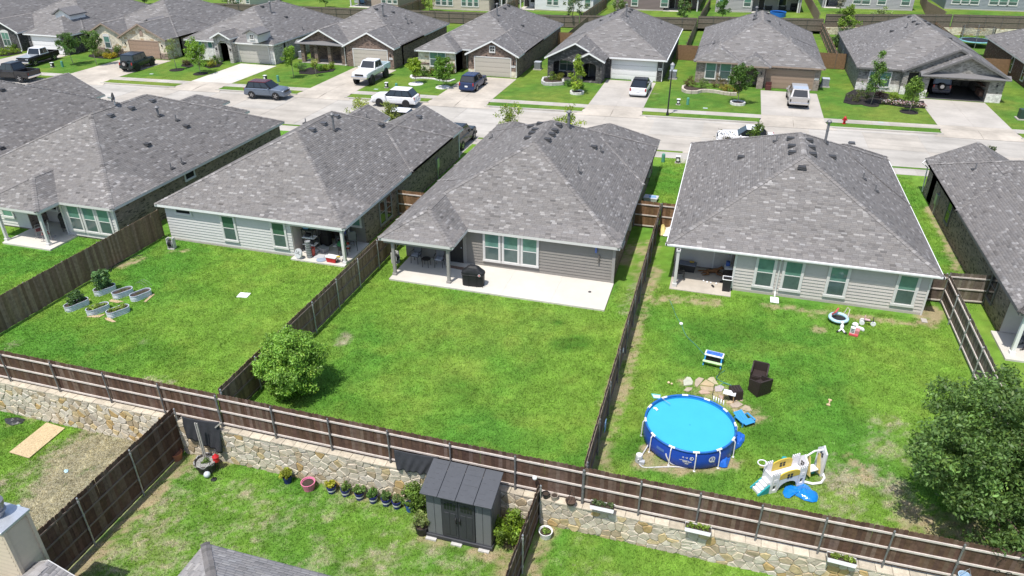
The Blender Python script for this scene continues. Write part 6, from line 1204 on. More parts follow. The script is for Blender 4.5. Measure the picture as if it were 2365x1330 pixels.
def onwall(a, z, w, hh, mb, n=6, off=.008):       # a printed patch following the curved wall
    r = PR + .05 + off; q = []
    for i in range(n + 1): aa = a - w / 2 + w * i / n; q.append((aa, r))
    V = [(r_ * math.cos(aa), r_ * math.sin(aa), zz) for zz in (z, z + hh) for aa, r_ in q]; mb.add(V, [(i, i + 1, n + 2 + i, n + 1 + i) for i in range(n)])
b = MB(); ac = R(-58)
for k in range(24): aa = 2 * math.pi * k / 24; onwall(ac + .062 * math.cos(aa), .5 + .12 * math.sin(aa) - .02, .022, .045, b, 1)
for da, dz, ww, hh in ((0, .52, .05, .04), (.01, .45, .025, .06), (-.015, .42, .05, .035), (.05, .35, .03, .05)): onwall(ac + da, dz, ww, hh, b, 1)
b.obj('emblem', WPLAS, t); b = MB(); ac = R(-86)
for k in range(18): aa = 2 * math.pi * k / 18; onwall(ac + .05 + .035 * math.cos(aa), .56 + .07 * math.sin(aa), .014, .03, b, 1)
for da, dz, ww, hh in ((-.13, .55, .03, .02), (-.13, .6, .03, .02), (-.115, .55, .008, .07), (-.08, .57, .01, .02), (-.05, .55, .03, .02), (-.05, .6, .03, .02), (-.035, .55, .008, .07), (.04, .54, .02, .06), (-.1, .43, .2, .02), (-.08, .38, .1, .035), (.02, .38, .07, .035), (-.05, .34, .14, .012), (-.04, .28, .07, .03)): onwall(ac + da, dz, ww, hh, b, 1)
b.obj('print', WPLAS, t); b = MB(); ac = R(-123); onwall(ac, .45, .2, .14, b, 5); b.obj('label_patch', mat('faded_blue_label', (.1, .2, .5), .5), t)
b = MB(); b.tube([(-1.5, .62, PH - .1), (-1.42, .6, PH - .07), (-1.34, .52, PH - .1)], .05, 6); one('pool_floater', 'small white crescent floater drifting at the left side of the pool', 'floater', b, WPLAS, (*PC, 0))
HOSEW = mat('white_pool_hose', (.55, .55, .54), .5, var=.1)
pu = at(1475, 1066); t = T('pool_pump', 'white filter pump on the grass beside the pool', 'pump', pu); b = MB(); b.lathe([(.14, 0), (.15, .05), (.13, .3), (.1, .34), (.04, .38)], 14); b.cbox(.12, -.1, .08, .22, .16, .16); b.obj('filter_housing', mat('pump_grey', (.45, .47, .5), .4), t); b = MB(); b.lathe([(.12, .31), (.12, .37), (.03, .4)], 14); b.obj('lid', WPLAS, t)
def hose(label, pts, r, m, name='hose', cat='hose'):
    P = [Vector(p) for p in pts]; out = []
    for i in range(len(P) - 1):
        a, b2, c, d = P[max(i - 1, 0)], P[i], P[i + 1], P[min(i + 2, len(P) - 1)]
        for k in range(8): s = k / 8; out.append(.5 * ((2 * b2) + (c - a) * s + (2 * a - 5 * b2 + 4 * c - d) * s * s + (3 * b2 - a - 3 * c + d) * s ** 3))
    out.append(P[-1]); b = MB(); b.tube([p - P[0] for p in out], r, 6); return one(name, label, cat, b, m, P[0], smooth=True)
kp = K(1450, 890, 6.333)
hose('white hose running from the pump up to the left wall of the pool', [at(*kp(150, 1090), .25), at(*kp(210, 1010), .06), at(*kp(280, 900), .1), at(*kp(300, 840), .2), at(*kp(310, 760), .45), at(*kp(335, 735), .5)], .03, HOSEW); hose('long white hose lying from the pump round the front of the pool', [at(*kp(165, 1150), .12), at(*kp(240, 1200), .03), at(*kp(450, 1195), .03), at(*kp(700, 1190), .03), at(*kp(870, 1205), .03), at(*kp(960, 1160), .15), at(*kp(992, 1105), .42)], .03, HOSEW); hose('short white hose hanging from the pool wall to the ground', [at(*kp(555, 995), .45), at(*kp(575, 1060), .3), at(*kp(630, 1140), .08), at(*kp(730, 1170), .03)], .03, HOSEW)
t = T('skimmer_net', 'teal skimmer net hooked on the back left of the pool rim', 'pool net', (PC[0] - 1.38, PC[1] + 1.28, PH)); b = MB(); P4 = [(-.32, .1, .04), (.05, .14, .04), (.06, -.1, .03), (-.2, -.14, .03)]; b.tube(P4 + [P4[0]], .015, 5); b.obj('frame', mat('teal_plastic', (.1, .5, .5), .4), t); b = MB(); b.extr([(x, y, z - .02) for x, y, z in P4], (0, 0, -.01)); b.obj('mesh_bag', mat('pale_net', (.55, .68, .66), .8), t); b = MB(); b.tube([(.05, 0, .03), (.5, -.35, .03)], .012, 5); b.obj('handle', STEEL, t)
TARP = mat('blue_tarpaulin', (.02, .13, .55), .3, var=.2, scale=6, bump=.5, bscale=14, dist=.02)
ta = crumple('crumpled blue tarpaulin spread beside the right of the pool', 'tarpaulin', 'tarpaulin', [at(*kp(u, v)) for u, v in ((1560, 700), (1640, 690), (1710, 740), (1705, 820), (1640, 910), (1560, 960), (1480, 1030), (1430, 1020), (1500, 900))], 0, .5, TARP, seed=5)
tb = crumple('', 'tarpaulin_fold', '', [at(*kp(u, v)) for u, v in ((1490, 1010), (1500, 1080), (1450, 1215), (1370, 1215), (1320, 1190), (1180, 1200), (1120, 1170), (1250, 1120), (1390, 1050))], 0, .4, TARP, seed=9)
tb.location = tb.location - ta.location; tb.parent = ta; del tb['label'], tb['category']
b = MB(); q = at(*K(1460, 790, 6.956)(1310, 900), .9); t = T('pool_ladder_hooks', 'grey towel hooks clipped over the back rim of the pool', 'hooks', q); [b.cbox(.1 * i, -.05 * i, 0, .04, .2, .1) for i in range(5)]; b.obj('hook', WPLAS, t)
# flagstones
kf = K(1460, 790, 6.956); FS_ = T('flagstone_patio', 'irregular flagstones laid behind the pool', 'paving', at(*kf(1300, 700))); FM = mat('flagstone', (.42, .34, .25), .85, var=.18, scale=4, bump=.4, bscale=25, objcol=True)
for pl, c in (([(815, 625), (880, 560), (940, 570), (980, 640), (970, 690), (825, 710)], (.5, .45, .36)), ([(1010, 610), (1070, 565), (1160, 590), (1080, 690), (1040, 730), (1000, 700)], (.45, .35, .24)), ([(1200, 600), (1250, 565), (1310, 560), (1390, 690), (1330, 680)], (.47, .36, .25)), ([(1080, 690), (1180, 600), (1330, 690), (1310, 720), (1100, 690)], (.42, .33, .23)), ([(1080, 705), (1300, 730), (1320, 790), (1200, 790), (1100, 760)], (.42, .33, .24)), ([(1320, 720), (1420, 690), (1490, 730), (1440, 800), (1330, 800)], (.42, .39, .34)), ([(820, 780), (880, 730), (975, 735), (960, 770), (900, 800)], (.44, .36, .27)), ([(1060, 800), (1120, 765), (1240, 800), (1260, 830), (1100, 840)], (.42, .35, .26)), ([(1490, 770), (1540, 770), (1535, 850), (1450, 830)], (.46, .4, .31)), ([(1730, 890), (1780, 900), (1775, 960), (1700, 930), (1660, 910)], (.44, .36, .26)), ([(1560, 1010), (1700, 950), (1790, 1010), (1700, 1060), (1600, 1060)], (.43, .34, .24)), ([(1810, 1010), (1890, 1040), (1930, 1110), (1850, 1120), (1730, 1080)], (.42, .33, .24)), ([(1600, 1075), (1730, 1095), (1690, 1160), (1640, 1140)], (.4, .32, .22)), ([(1750, 1100), (1840, 1130), (1800, 1170), (1720, 1150)], (.41, .33, .24)), ([(1380, 850), (1460, 870), (1480, 960), (1420, 930)], (.42, .34, .25)), ([(1650, 930), (1700, 945), (1600, 1000), (1500, 990), (1520, 960)], (.43, .35, .25))):
    P = [at(*kf(u, v)) for u, v in pl]; b = MB(); cx = sum(p[0] for p in P) / len(P); cy = sum(p[1] for p in P) / len(P); b.extr([(cx + (p[0] - cx) * .95, cy + (p[1] - cy) * .95, -.03) for p in P], (0, 0, random.uniform(.055, .075))); b.obj('stone', FM, FS_, world=True, col=tuple(v * random.uniform(.9, 1.1) for v in c), bevel=.012)
# ------------------------------------------------------------------ furniture builders
def legs4(t, m, sx, sy, h, r=.018, splay=.02):
    for ax in (-1, 1):
        for ay in (-1, 1): b = MB(); b.cyl((ax * (sx + splay), ay * (sy + splay), 0), (ax * sx, ay * sy, h), r, n=6); b.obj('leg', m, t)
def chair(label, loc, rz, fm, sm, h=.45, w=.5, group=None, arms=True, name='patio_chair', bh=.5, cat='chair', slats=False, rock=False):
    t = T(name, label, cat, loc, rz, group); legs4(t, fm, w * .42, w * .4, h); b = MB(); b.cbox(0, 0, h, w, w * .95, .05); b.obj('seat', sm, t, bevel=.012)
    if slats:
        for i in range(6): b = MB(); b.cbox(-w * .42 + i * w * .168, w * .5, h + bh * .55, .05, .03, bh, rx=-.2); b.obj('slat', fm, t)
        b = MB(); b.cbox(0, w * .58, h + bh * 1.05, w, .05, .08, rx=-.2); b.obj('top_rail', fm, t)
    else: b = MB(); b.cbox(0, w * .52, h + bh * .55, w * .96, .035, bh, rx=-.2); b.obj('backrest', sm, t, bevel=.01)
    b = MB(); [b.tube([(s * w * .48, w * .42, h), (s * w * .48, w * .62, h + bh * 1.1)], .016, 6) for s in (-1, 1)]; b.obj('back_frame', fm, t)
    if arms:
        for s in (-1, 1): b = MB(); b.tube([(s * w * .53, -w * .4, h), (s * w * .55, -w * .38, h + .22), (s * w * .54, w * .5, h + .24)], .018, 6); b.obj('armrest', fm, t)
    if rock:
        for s in (-1, 1): b = MB(); b.tube([(s * w * .44, y, .02 + .16 * (y / w) ** 2 * w) for y in np.linspace(-w * .75, w * .95, 9)], .02, 6); b.obj('runner', fm, t)
    return t
def table(label, loc, r, h, tm, fm, rz=0., round_=True, name='patio_table', sx=.5, sy=.3, group=None, cat='table'):
    t = T(name, label, cat, loc, rz, group); b = MB(); b.lathe([(r, h - .025), (r, h), (.02, h + .003)], 18) if round_ else b.cbox(0, 0, h, sx, sy, .04); b.obj('tabletop', tm, t, bevel=.006); legs4(t, fm, (r * .6 if round_ else sx * .42), (r * .6 if round_ else sy * .38), h - .02, .016); return t
def binbox(label, loc, rz, sx, sy, h, m, lid, name='storage_tote', cat='storage box', group=None):
    t = T(name, label, cat, loc, rz, group); b = MB(); q = [(-.43, -.43), (.43, -.43), (.43, .43), (-.43, .43)]; q2 = [(-.5, -.5), (.5, -.5), (.5, .5), (-.5, .5)]; b.add([(x * sx, y * sy, 0) for x, y in q] + [(x * sx, y * sy, h) for x, y in q2], [(3, 2, 1, 0), (4, 5, 6, 7)] + [(i, (i + 1) % 4, (i + 1) % 4 + 4, i + 4) for i in range(4)]); b.obj('bin', m, t, bevel=.015)
    if lid: b = MB(); b.cbox(0, 0, h + .03, sx * 1.05, sy * 1.06, .06); b.cbox(0, 0, h + .065, sx * .85, sy * .8, .03); b.obj('lid', lid, t, bevel=.012)
    return t
def pot(label, loc, r, h, m, name='flower_pot', group=None, plant=None, ph=.35, pr=.22, n=14, soil=SOIL, leaf=.08, cat='flower pot', band=None, stake=False):
    t = T(name, label, cat, loc, 0, group); b = MB(); b.lathe([(r * .74, 0), (r * .8, h * .3), (r, h), (r * .9, h), (r * .86, h * .84), (.02, h * .84)], 18); b.obj('pot', m, t)
    b = MB(); b.lathe([(r * .86, h * .8), (r * .8, h * .86), (.02, h * .88)], 14); b.obj('soil', soil, t)
    if band: b = MB(); b.lathe([(r * .83, h * .4), (r * .845, h * .4), (r * .9, h * .62), (r * .87, h * .62)], 18); b.obj('band', band, t)
    if plant: leaves(t, crown_pts(n, pr, ph, h * .85, 'ball', .3, seed=int(abs(loc[0] * 91)) % 999), 34, .09, leaf, plant, 'plant')
    if stake: b = MB(); b.cyl((0, .02, h * .8), (.02, .03, h + .75), .008, n=5); b.obj('stake', WOOD, t)
    return t
WICK = mat('brown_wicker', (.035, .024, .021), .6, var=.35, scale=40, bump=1., bscale=70, dist=.01); GREYF = mat('grey_sling_fabric', (.16, .16, .175), .8, var=.1); REDP = mat('red_plastic', (.5, .02, .025), .4); DKF = mat('dark_bronze_metal', (.035, .03, .028), .5)
def wicker_chair(label, loc, rz):
    t = T('wicker_armchair', label, 'armchair', loc, rz, 'brown wicker garden chairs'); b = MB(); b.cbox(0, 0, .2, .62, .6, .38); b.obj('base', WICK, t, bevel=.01); b = MB(); b.cbox(0, .3, .42, .66, .07, .84, rx=-.08); b.obj('backrest', WICK, t, bevel=.015)
    for s in (-1, 1): b = MB(); P = [(s * .3, -.3, .02), (s * .3, .3, .02), (s * .3, .34, .8), (s * .3, -.3, .6)]; b.extr(P, (s * .06, 0, 0)); b.obj('armrest', WICK, t)
    b = MB(); b.cbox(0, -.02, .41, .54, .52, .06); b.obj('seat', WICK, t, bevel=.015)
wicker_chair('brown wicker armchair on the grass, the farther of the two', at(1750, 880), R(-8)); wicker_chair('brown wicker armchair on the grass, the nearer of the two', (at(1752, 905)[0], at(1752, 905)[1], 0), R(-140))
t = T('wicker_ottoman', 'brown wicker cube stool on the flagstones behind the pool', 'stool', at(1697, 918), R(22)); b = MB(); b.cbox(0, 0, .24, .48, .48, .46); b.obj('base', WICK, t, bevel=.01); b = MB(); [b.cbox(-.18 + .12 * i, 0, .49, .1, .47, .025) for i in range(4)]; b.obj('slat_top', WICK, t)
t = T('kids_table', 'small white table with wooden legs by the pool rim', 'small table', at(1682, 925), R(-8)); b = MB(); b.cbox(0, 0, .42, .52, .34, .05); b.obj('tabletop', WPLAS, t, bevel=.02); legs4(t, WOOD, .2, .12, .4, .022)
LBL = mat('light_blue_plastic', (.05, .3, .62), .4); t = T('plastic_lounger', 'light blue plastic garden chair fallen over beside the pool', 'garden chair', at(1716, 972), R(40))
for i in range(4): b = MB(); b.cbox(-.2 + i * .11, .1, .16, .1, .6, .025, rx=.35); b.obj('slat', LBL, t)
b = MB(); b.cbox(0, -.28, .18, .5, .3, .03); b.obj('seat', LBL, t, bevel=.01)
for s in (-1, 1): b = MB(); b.cbox(s * .3, -.1, .22, .07, .5, .03); b.cbox(s * .3, -.32, .11, .05, .05, .22); b.cbox(s * .28, .2, .08, .05, .05, .16); b.obj('armrest', LBL, t)
t = T('water_play_table', 'childs play table with a blue patterned top and a lime shelf on the lawn', 'play table', at(1646, 840), R(-8)); b = MB(); b.cbox(0, .12, .46, .86, .42, .07); b.obj('tabletop', WPLAS, t, bevel=.03); WP = mat('blue_splash_print', (.06, .16, .55), .35, var=.9, scale=8, bump=0); b = MB(); b.cbox(0, .12, .498, .74, .3, .012); b.obj('print', WP, t); b = MB(); b.cbox(0, -.26, .24, .88, .16, .04); b.obj('bench', mat('lime_plastic', (.5, .7, .38), .4), t, bevel=.015)
for sx in (-1, 1):
    for sy in (-1, 1): b = MB(); b.tube([(sx * .4, sy * .3, 0), (sx * .36, .12 + sy * .14, .44)], .03, 6); b.obj('leg', LBL, t)
b = MB(); b.cbox(0, .0, .25, .7, .02, .3); b.obj('back_panel', BLACKP, t)
hose('thin teal garden hose trailing from the patio post across the lawn', [at(1545, 692, .2), at(1550, 700, .02), at(1562, 730, .015), at(1573, 748, .02), at(1585, 775, .015), at(1610, 800, .015), at(1635, 830, .015)], .012, mat('teal_hose', (.06, .25, .24), .5)); one('sprinkler', 'small white sprinkler on the teal hose', 'sprinkler', MB().lathe([(.1, 0), (.09, .05), (.03, .09)], 12), WPLAS, at(1573, 748)); hose('dark cable looping from the play table over the flagstones to the pool', [at(1668, 848, .2), at(1655, 875, .015), at(1648, 900, .015), at(1645, 912, .3)], .012, BLACKP, 'cable', 'cable'); hose('thin blue hose curled on the flagstones by the stool', [at(1675, 855, .02), at(1655, 870, .02), at(1665, 880, .02), at(1690, 890, .02), at(1670, 885, .03), at(1665, 895, .03), at(1680, 905, .03)], .012, mat('teal_hose', (.06, .25, .24), .5))
b = MB(); b.tube([(-.12, -.1, .04), (.0, 0, .04), (.14, .16, .04)], .03, 6); [b.ball((x, y, .04), .05) for x, y in ((-.15, -.08), (-.1, -.14), (.17, .14), (.12, .19))]; one('bone_toy', 'pale bone shaped chew toy lying on the pool lawn', 'chew toy', b, mat('bone', (.6, .45, .28), .6), at(1915, 932), R(30))
one('toy_scrap', 'tiny white and orange toy dropped on the pool lawn', 'toy', MB().ball((0, 0, .04), .06).ball((.14, -.05, .04), .05), mat('cream_scrap', (.7, .55, .35), .6), at(1544, 885))
# ------------------------------------------------------------------ castle play set
YEL = mat('yellow_plastic', (.62, .46, .06), .4, var=.04); YELP = mat('pale_yellow_plastic', (.7, .56, .22), .4, var=.04); WHP = mat('play_white', (.76, .75, .77), .45, var=.03); TEAL = mat('teal_green_plastic', (.03, .32, .34), .4)
kc = K(1730, 1040, 9.5); A = Vector(at(*kc(445, 965))); Bv = Vector(at(*kc(1215, 745))); ang = math.atan2(Bv.y - A.y, Bv.x - A.x); Lw = (Bv - A).length
t = T('castle_play_set', 'white and yellow toy castle with slide, steps and swing on the pool lawn', 'play castle', A, ang); t.scale = (.97, .92, 1.04)
def battlement(mb, x0, x1, y, z, n=4, t_=.06, hh=.08):
    w = (x1 - x0) / (2 * n - 1)
    for i in range(n): mb.box(x0 + 2 * i * w, x0 + (2 * i + 1) * w, y, y + t_, z, z + hh)
def castle_wall(name, y, z1, parent, tw=.32):
    b = MB()
    for x0 in (0, Lw - tw): b.box(x0, x0 + .09, y, y + .07, 0, z1); b.box(x0 + tw - .09, x0 + tw, y, y + .07, 0, z1); b.box(x0 + .09, x0 + tw - .09, y, y + .07, 0, .14); b.box(x0 + .09, x0 + tw - .09, y, y + .07, .36, z1); battlement(b, x0, x0 + tw, y, z1); [b.box(x0 + .08, x0 + tw - .08, y - .012, y, .5 + .05 * k, .53 + .05 * k) for k in range(3)]
    n = 9; xm = Lw / 2; r = (Lw - 2 * tw) / 2 - .03; zt = .58; arc = [(xm - r * math.cos(math.pi * k / n), .08 + .32 * math.sin(math.pi * k / n)) for k in range(n + 1)]
    for a, c in zip(arc[:-1], arc[1:]): b.extr([(a[0], y, a[1]), (c[0], y, c[1]), (c[0], y, zt), (a[0], y, zt)], (0, .06, 0))
    o = b.obj(name, WHP, parent); q = MB(); arc2 = [(xm - r * 1.05 * math.cos(math.pi * k / n), z1 - .1 + .14 * math.sin(math.pi * k / n)) for k in range(n + 1)]; q.extr([(xm + r * 1.05, y - .01, zt), (xm - r * 1.05, y - .01, zt)] + [(x, y - .01, z) for x, z in arc2], (0, .05, 0)); q.obj('yellow_panel', YEL, o)
    q = MB(); [q.box(xm + dx - .05, xm + dx + .05, y - .02, y - .01, z1 - .28 + dz, z1 - .2 + dz) for dx in (-.07, .07) for dz in (0, .11)]; q.obj('window_opening', BLACKP, o); return o
castle_wall('front_wall', 0, .84, t); castle_wall('back_wall', .52, .98, t)
b = MB(); b.box(.02, Lw - .02, .07, .52, .5, .56); b.box(0, .06, .07, .52, .1, .75); b.obj('deck', WHP, t)
b = MB()
for k in range(4): b.box(-.1 - .11 * (3 - k) - .02, -.1 - .11 * (3 - k) + .12, .1, .48, .0 if k == 0 else .12 * k - .02, .12 * (k + 1))
b.obj('steps', WHP, t, bevel=.01)
for yy in (.03, .5): b = MB(); b.extr([(-.5, yy, 0), (-.02, yy, 0), (-.02, yy, .4), (-.2, yy, .28), (-.5, yy, .06)], (0, .06, 0)); b.obj('step_side', TEAL, t)
b = MB(); b.extr([(.3, .58, .6), (.72, .58, .6), (.85, 1.3, .15), (.43, 1.3, .15)], (0, 0, .03)); sl = b.obj('slide', YELP, t); b = MB(); [b.extr([(x0, .58, .6), (x0 + .13, 1.3, .15), (x0 + .13, 1.3, .25), (x0, .58, .72)], (.04, 0, 0)) for x0 in (.28, .72)]; b.obj('slide_side', YELP, sl)
b = MB(); b.tube([(-.1 + .17 * math.cos(a), .62 + .17 * math.sin(a), 1.02) for a in np.linspace(0, 6.283, 17)], .022, 6); b.obj('hoop', WPLAS, t); b = MB(); b.lathe([(.02, .2), (.1, .24), (.13, .34), (.1, .43), (.02, .46)], 10, (.95, .66, .5)); b.obj('teal_dome', TEAL, t)
for xx, hh in ((Lw + .06, 1.12), (Lw + .9, 1.3)):
    b = MB(); P = [(xx, .12, 0), (xx, .62, 0), (xx, .62, hh - .25), (xx, .5, hh - .15), (xx, .37, hh), (xx, .24, hh - .15), (xx, .12, hh - .25)]; b.extr(P, (.07, 0, 0)); s_ = b.obj('swing_tower', WHP, t); q = MB(); [q.box(xx - .012, xx, .28 + dy, .35 + dy, hh - .5 + dz, hh - .42 + dz) for dy in (0, .1) for dz in (0, .11)]; q.box(xx - .012, xx, .27, .47, .1, .42); q.obj('opening', BLACKP, s_)
b = MB(); b.tube([(Lw + .12, .37, 1.0), (Lw + .5, .37, 1.16), (Lw + 1.0, .37, 1.1)], .035, 6); b.obj('swing_bar', WPLAS, t); b = MB(); b.box(Lw + .34, Lw + .74, .16, .5, .34, .4); b.obj('swing_seat', WPLAS, t, bevel=.02)
for xx in (Lw + .3, Lw + .76): b = MB(); b.extr([(xx, .1, .2), (xx, .3, .2), (xx, .44, .95), (xx, .34, .98)], (.05, 0, 0)); b.obj('swing_arm', YELP, t)
b = MB(); b.tube([(Lw + .05, .1, .06), (Lw + .3, -.14, .06), (Lw + .65, -.2, .06), (Lw + .95, -.02, .06), (Lw + 1.05, .2, .06)], .05, 6); b.obj('base_ring', WPLAS, t); one('toy_ball', 'small teal ball under the swing of the toy castle', 'ball', MB().ball((0, 0, .1), .1, n=12, m=8), TEAL, at(*kc(1365, 505)), smooth=True)
crumple('deflated glossy blue paddling float in front of the toy castle', 'paddling_float', 'inflatable', [at(*kc(u, v)) for u, v in ((730, 940), (790, 800), (900, 770), (1050, 800), (1200, 740), (1310, 790), (1370, 880), (1480, 930), (1515, 1030), (1490, 1140), (1380, 1160), (1200, 1110), (1080, 1040), (980, 990), (880, 1060), (780, 1040))], 0, .2, mat('glossy_blue_vinyl', (.01, .2, .6), .12, var=.15, scale=3, bump=.5, bscale=9, spec=.7, dist=.03), seed=8)
# ------------------------------------------------------------------ toys by the wall of the pool house
kt = K(1880, 690, 12.09); t = T('toy_trampoline', 'small round toy with a pale blue rim and black mesh by the house wall', 'toy', at(*kt(660, 640)), 0); b = MB(); ring = [(.42 * math.cos(a), .36 * math.sin(a), .24 + .04 * math.sin(a)) for a in np.linspace(0, 6.283, 25)]; b.tube(ring, .085, 8); b.obj('rim', mat('pale_blue_vinyl', (.42, .62, .72), .4, var=.25, scale=5), t, smooth=True); b = MB(); b.lathe([(.36, .2), (.1, .19), (.02, .19)], 20, sy=.86); b.obj('mesh', BLACKP, t); b = MB(); b.tube([(.22, .3, .28), (.36, .28, .75), (.44, .1, .75), (.38, -.1, .3)], .02, 6); b.obj('handle', mat('pale_pink_bar', (.68, .55, .5), .5), t); b = MB(); b.tube([(-.32, .15, .3), (-.2, .05, .5), (-.05, .3, .62)], .05, 6); b.obj('red_toy_arm', mat('coral_toy', (.5, .1, .1), .5), t)
for a in range(5): b = MB(); b.cyl((.38 * math.cos(a * 1.257), .32 * math.sin(a * 1.257), 0), (.38 * math.cos(a * 1.257), .32 * math.sin(a * 1.257), .2), .02, n=6); b.obj('leg', BLACKP, t)
b = MB(); b.ball((0, .08, .2), .1, .12, .16); b.ball((0, .2, .38), .09); b.tube([(0, 0, .15), (-.16, -.16, .05)], .045, 6); b.tube([(0, 0, .15), (.14, -.2, .05)], .045, 6); o = one('stuffed_toy', 'white stuffed toy sprawled with two legs on the grass', 'stuffed toy', b, WPLAS, at(*kt(760, 900)), smooth=True); q = MB(); q.ball((-.2, -.18, .05), .06); q.obj('dark_paw', BLACKP, o); q = MB(); q.ball((.17, -.24, .05), .06); q.obj('dark_paw', BLACKP, o)
t = T('doll_house', 'red and white doll house tipped on the grass', 'doll house', at(*kt(1100, 1010)), R(-15)); b = MB(); b.cbox(0, 0, .05, .42, .3, .1); b.obj('red_base', mat('coral_red', (.55, .09, .1), .5), t, bevel=.01); b = MB(); b.cbox(-.08, .02, .26, .22, .2, .3); b.obj('white_tower', WPLAS, t); b = MB(); [b.cbox(-.08, -.085, .19 + .08 * k, .16, .012, .03) for k in range(3)]; b.obj('windows', BLACKP, t); b = MB(); b.cbox(.12, .12, .18, .2, .3, .2); b.obj('pink_room', mat('dusty_pink', (.5, .22, .22), .6), t)
b = MB(); b.ball((0, 0, .11), .16, .13, .11); o = one('toy_helmet', 'white toy helmet lying behind the doll house', 'helmet', b, WPLAS, at(*kt(1140, 765)), smooth=True); b = MB(); b.cbox(0, 0, .08, .36, .16, .12, rz=-.5); b.cbox(.15, -.1, .06, .1, .1, .1); one('toy_box', 'long pale toy case lying behind the doll house', 'toy case', b, WPLAS, at(*kt(1270, 860)), bevel=.02)
t = T('toy_tricycle', 'pink and white tricycle tipped on the grass', 'tricycle', at(*kt(1480, 730)), R(-10))
for x, y in ((-.26, .12), (-.26, -.12), (.26, 0)): b = MB(); b.lathe([(.03, -.03), (.12, -.03), (.13, 0), (.12, .03), (.03, .03)], 14); w_ = b.obj('wheel', WPLAS, t, loc=(x, y, .13)); w_.rotation_euler = (R(90), 0, 0)
b = MB(); b.tube([(-.26, 0, .14), (0, 0, .22), (.26, 0, .3)], .025, 6); b.tube([(.26, 0, .13), (.22, 0, .45)], .02, 6); b.tube([(.22, -.14, .45), (.22, .14, .45)], .016, 6); b.obj('frame', BLACKP, t); b = MB(); b.cbox(-.04, 0, .3, .26, .14, .06); b.cbox(-.18, 0, .4, .04, .14, .2); b.obj('saddle', mat('pale_pink_plastic', (.6, .38, .42), .5), t, bevel=.02)
b = MB(); b.box(-.22, .22, -.3, .3, 0, .06); one('splash_block', 'white splash block under the downpipe of the pool house', 'splash block', b, WPLAS, (4.05, 36.25, 0), bevel=.02)
b = MB(); b.box(-.14, .14, -.2, .2, 0, .05); one('splash_block', 'pale splash block at the right corner of the pool house', 'splash block', b, CONC, at(2134, 741), bevel=.02)
# ------------------------------------------------------------------ patio of the pool house with the dog
kd = K(1540, 560, 10.23)
binbox('black storage box with a grey lid at the back of the dog patio', (-.72, 38.35, .06), R(-4), .95, .5, .42, BLACKP, mat('grey_blue_lid', (.13, .14, .18), .5)); b = MB(); b.ball((0, 0, .06), .1, .08, .06); b.ball((.12, .03, .05), .06); one('toy', 'yellow toy on the grey lid of the black storage box', 'toy', b, mat('mustard', (.45, .3, .06), .6), (-.55, 38.4, .55))
binbox('black storage box stacked by the wall corner of the dog patio', (1.5, 37.9, .06), R(6), .45, .6, .75, BLACKP, mat('pale_lid', (.5, .53, .56), .5)); b = MB(); b.cbox(0, 0, .12, .22, .3, .24); one('cleaning_jug', 'blue jug on top of the corner storage box', 'jug', b, mat('blue_jug', (.04, .1, .35), .4), (1.45, 38.0, .88), bevel=.04)
t = binbox('black dustbin with a white bag rim at the front corner of the dog patio', (1.5, 36.6, .05), 0, .46, .42, .72, BLACKP, None, 'dustbin', 'dustbin'); b = MB(); P = [(-.24, -.22, .74), (.24, -.22, .74), (.24, .22, .74), (-.24, .22, .74)]; b.tube(P + [P[0]], .025, 6); b.obj('bag_rim', WPLAS, t); b = MB(); b.cbox(0, 0, .71, .42, .38, .02); b.obj('lid', BLACKP, t)
chair('black folding chair behind the post of the dog patio', (-1.05, 37.2, .05), R(100), BLACKM, BLACKP, bh=.6, name='folding_chair'); b = MB(); b.cbox(0, 0, .04, .09, .24, .07, rz=.5); one('shoe', 'dark shoe on the sunlit edge of the dog patio', 'shoe', b, BLACKP, at(*kd(1085, 1040), .06), bevel=.02); b = MB(); b.cbox(0, 0, .02, .24, .18, .04); b.tube([(0, .1, .03), (.05, .5, .5)], .012, 5); one('dustpan', 'black dustpan beside the dustbin on the dog patio', 'dustpan', b, BLACKP, at(*kd(1305, 940), .06))
b = MB(); [b.ball((dx, dy, .03), r_) for dx, dy, r_ in ((-.2, .1, .05), (0, 0, .06), (.2, -.02, .05), (.5, -.03, .06))]; one('chewed_scraps', 'white chewed scraps along the shade line of the dog patio', 'scraps', b, WPLAS, at(*kd(950, 945), .06))
DOGT = mat('tan_fur', (.19, .09, .035), .85, var=.45, scale=7, bump=.6, bscale=60); DOGB = mat('black_fur', (.03, .022, .018), .85, var=.3, bump=.5)
def tubebody(t, name, chains, m):
    """one continuous body: tapered tubes with swollen joints merged by remeshing"""
    b = MB()
    for pts, rad in chains:
        P = [Vector(p) for p in pts]
        for i in range(len(P) - 1):
            n = 5
            for k in range(n + 1): s = k / n; c = P[i].lerp(P[i + 1], s); r = rad[i] + (rad[i + 1] - rad[i]) * s; b.ball(c, r, n=10, m=6)
    o = b.obj(name, m, t, smooth=True); rm = o.modifiers.new('r', 'REMESH'); rm.mode = 'VOXEL'; rm.voxel_size = .018; rm.use_smooth_shade = True; sm = o.modifiers.new('m', 'SMOOTH'); sm.iterations = 4; return o
dx, dy, _ = at(*kd(1080, 690), .15); t = T('dog', 'tan and black dog lying on the shaded patio of the pool house', 'dog', (dx, dy, .06), R(14))
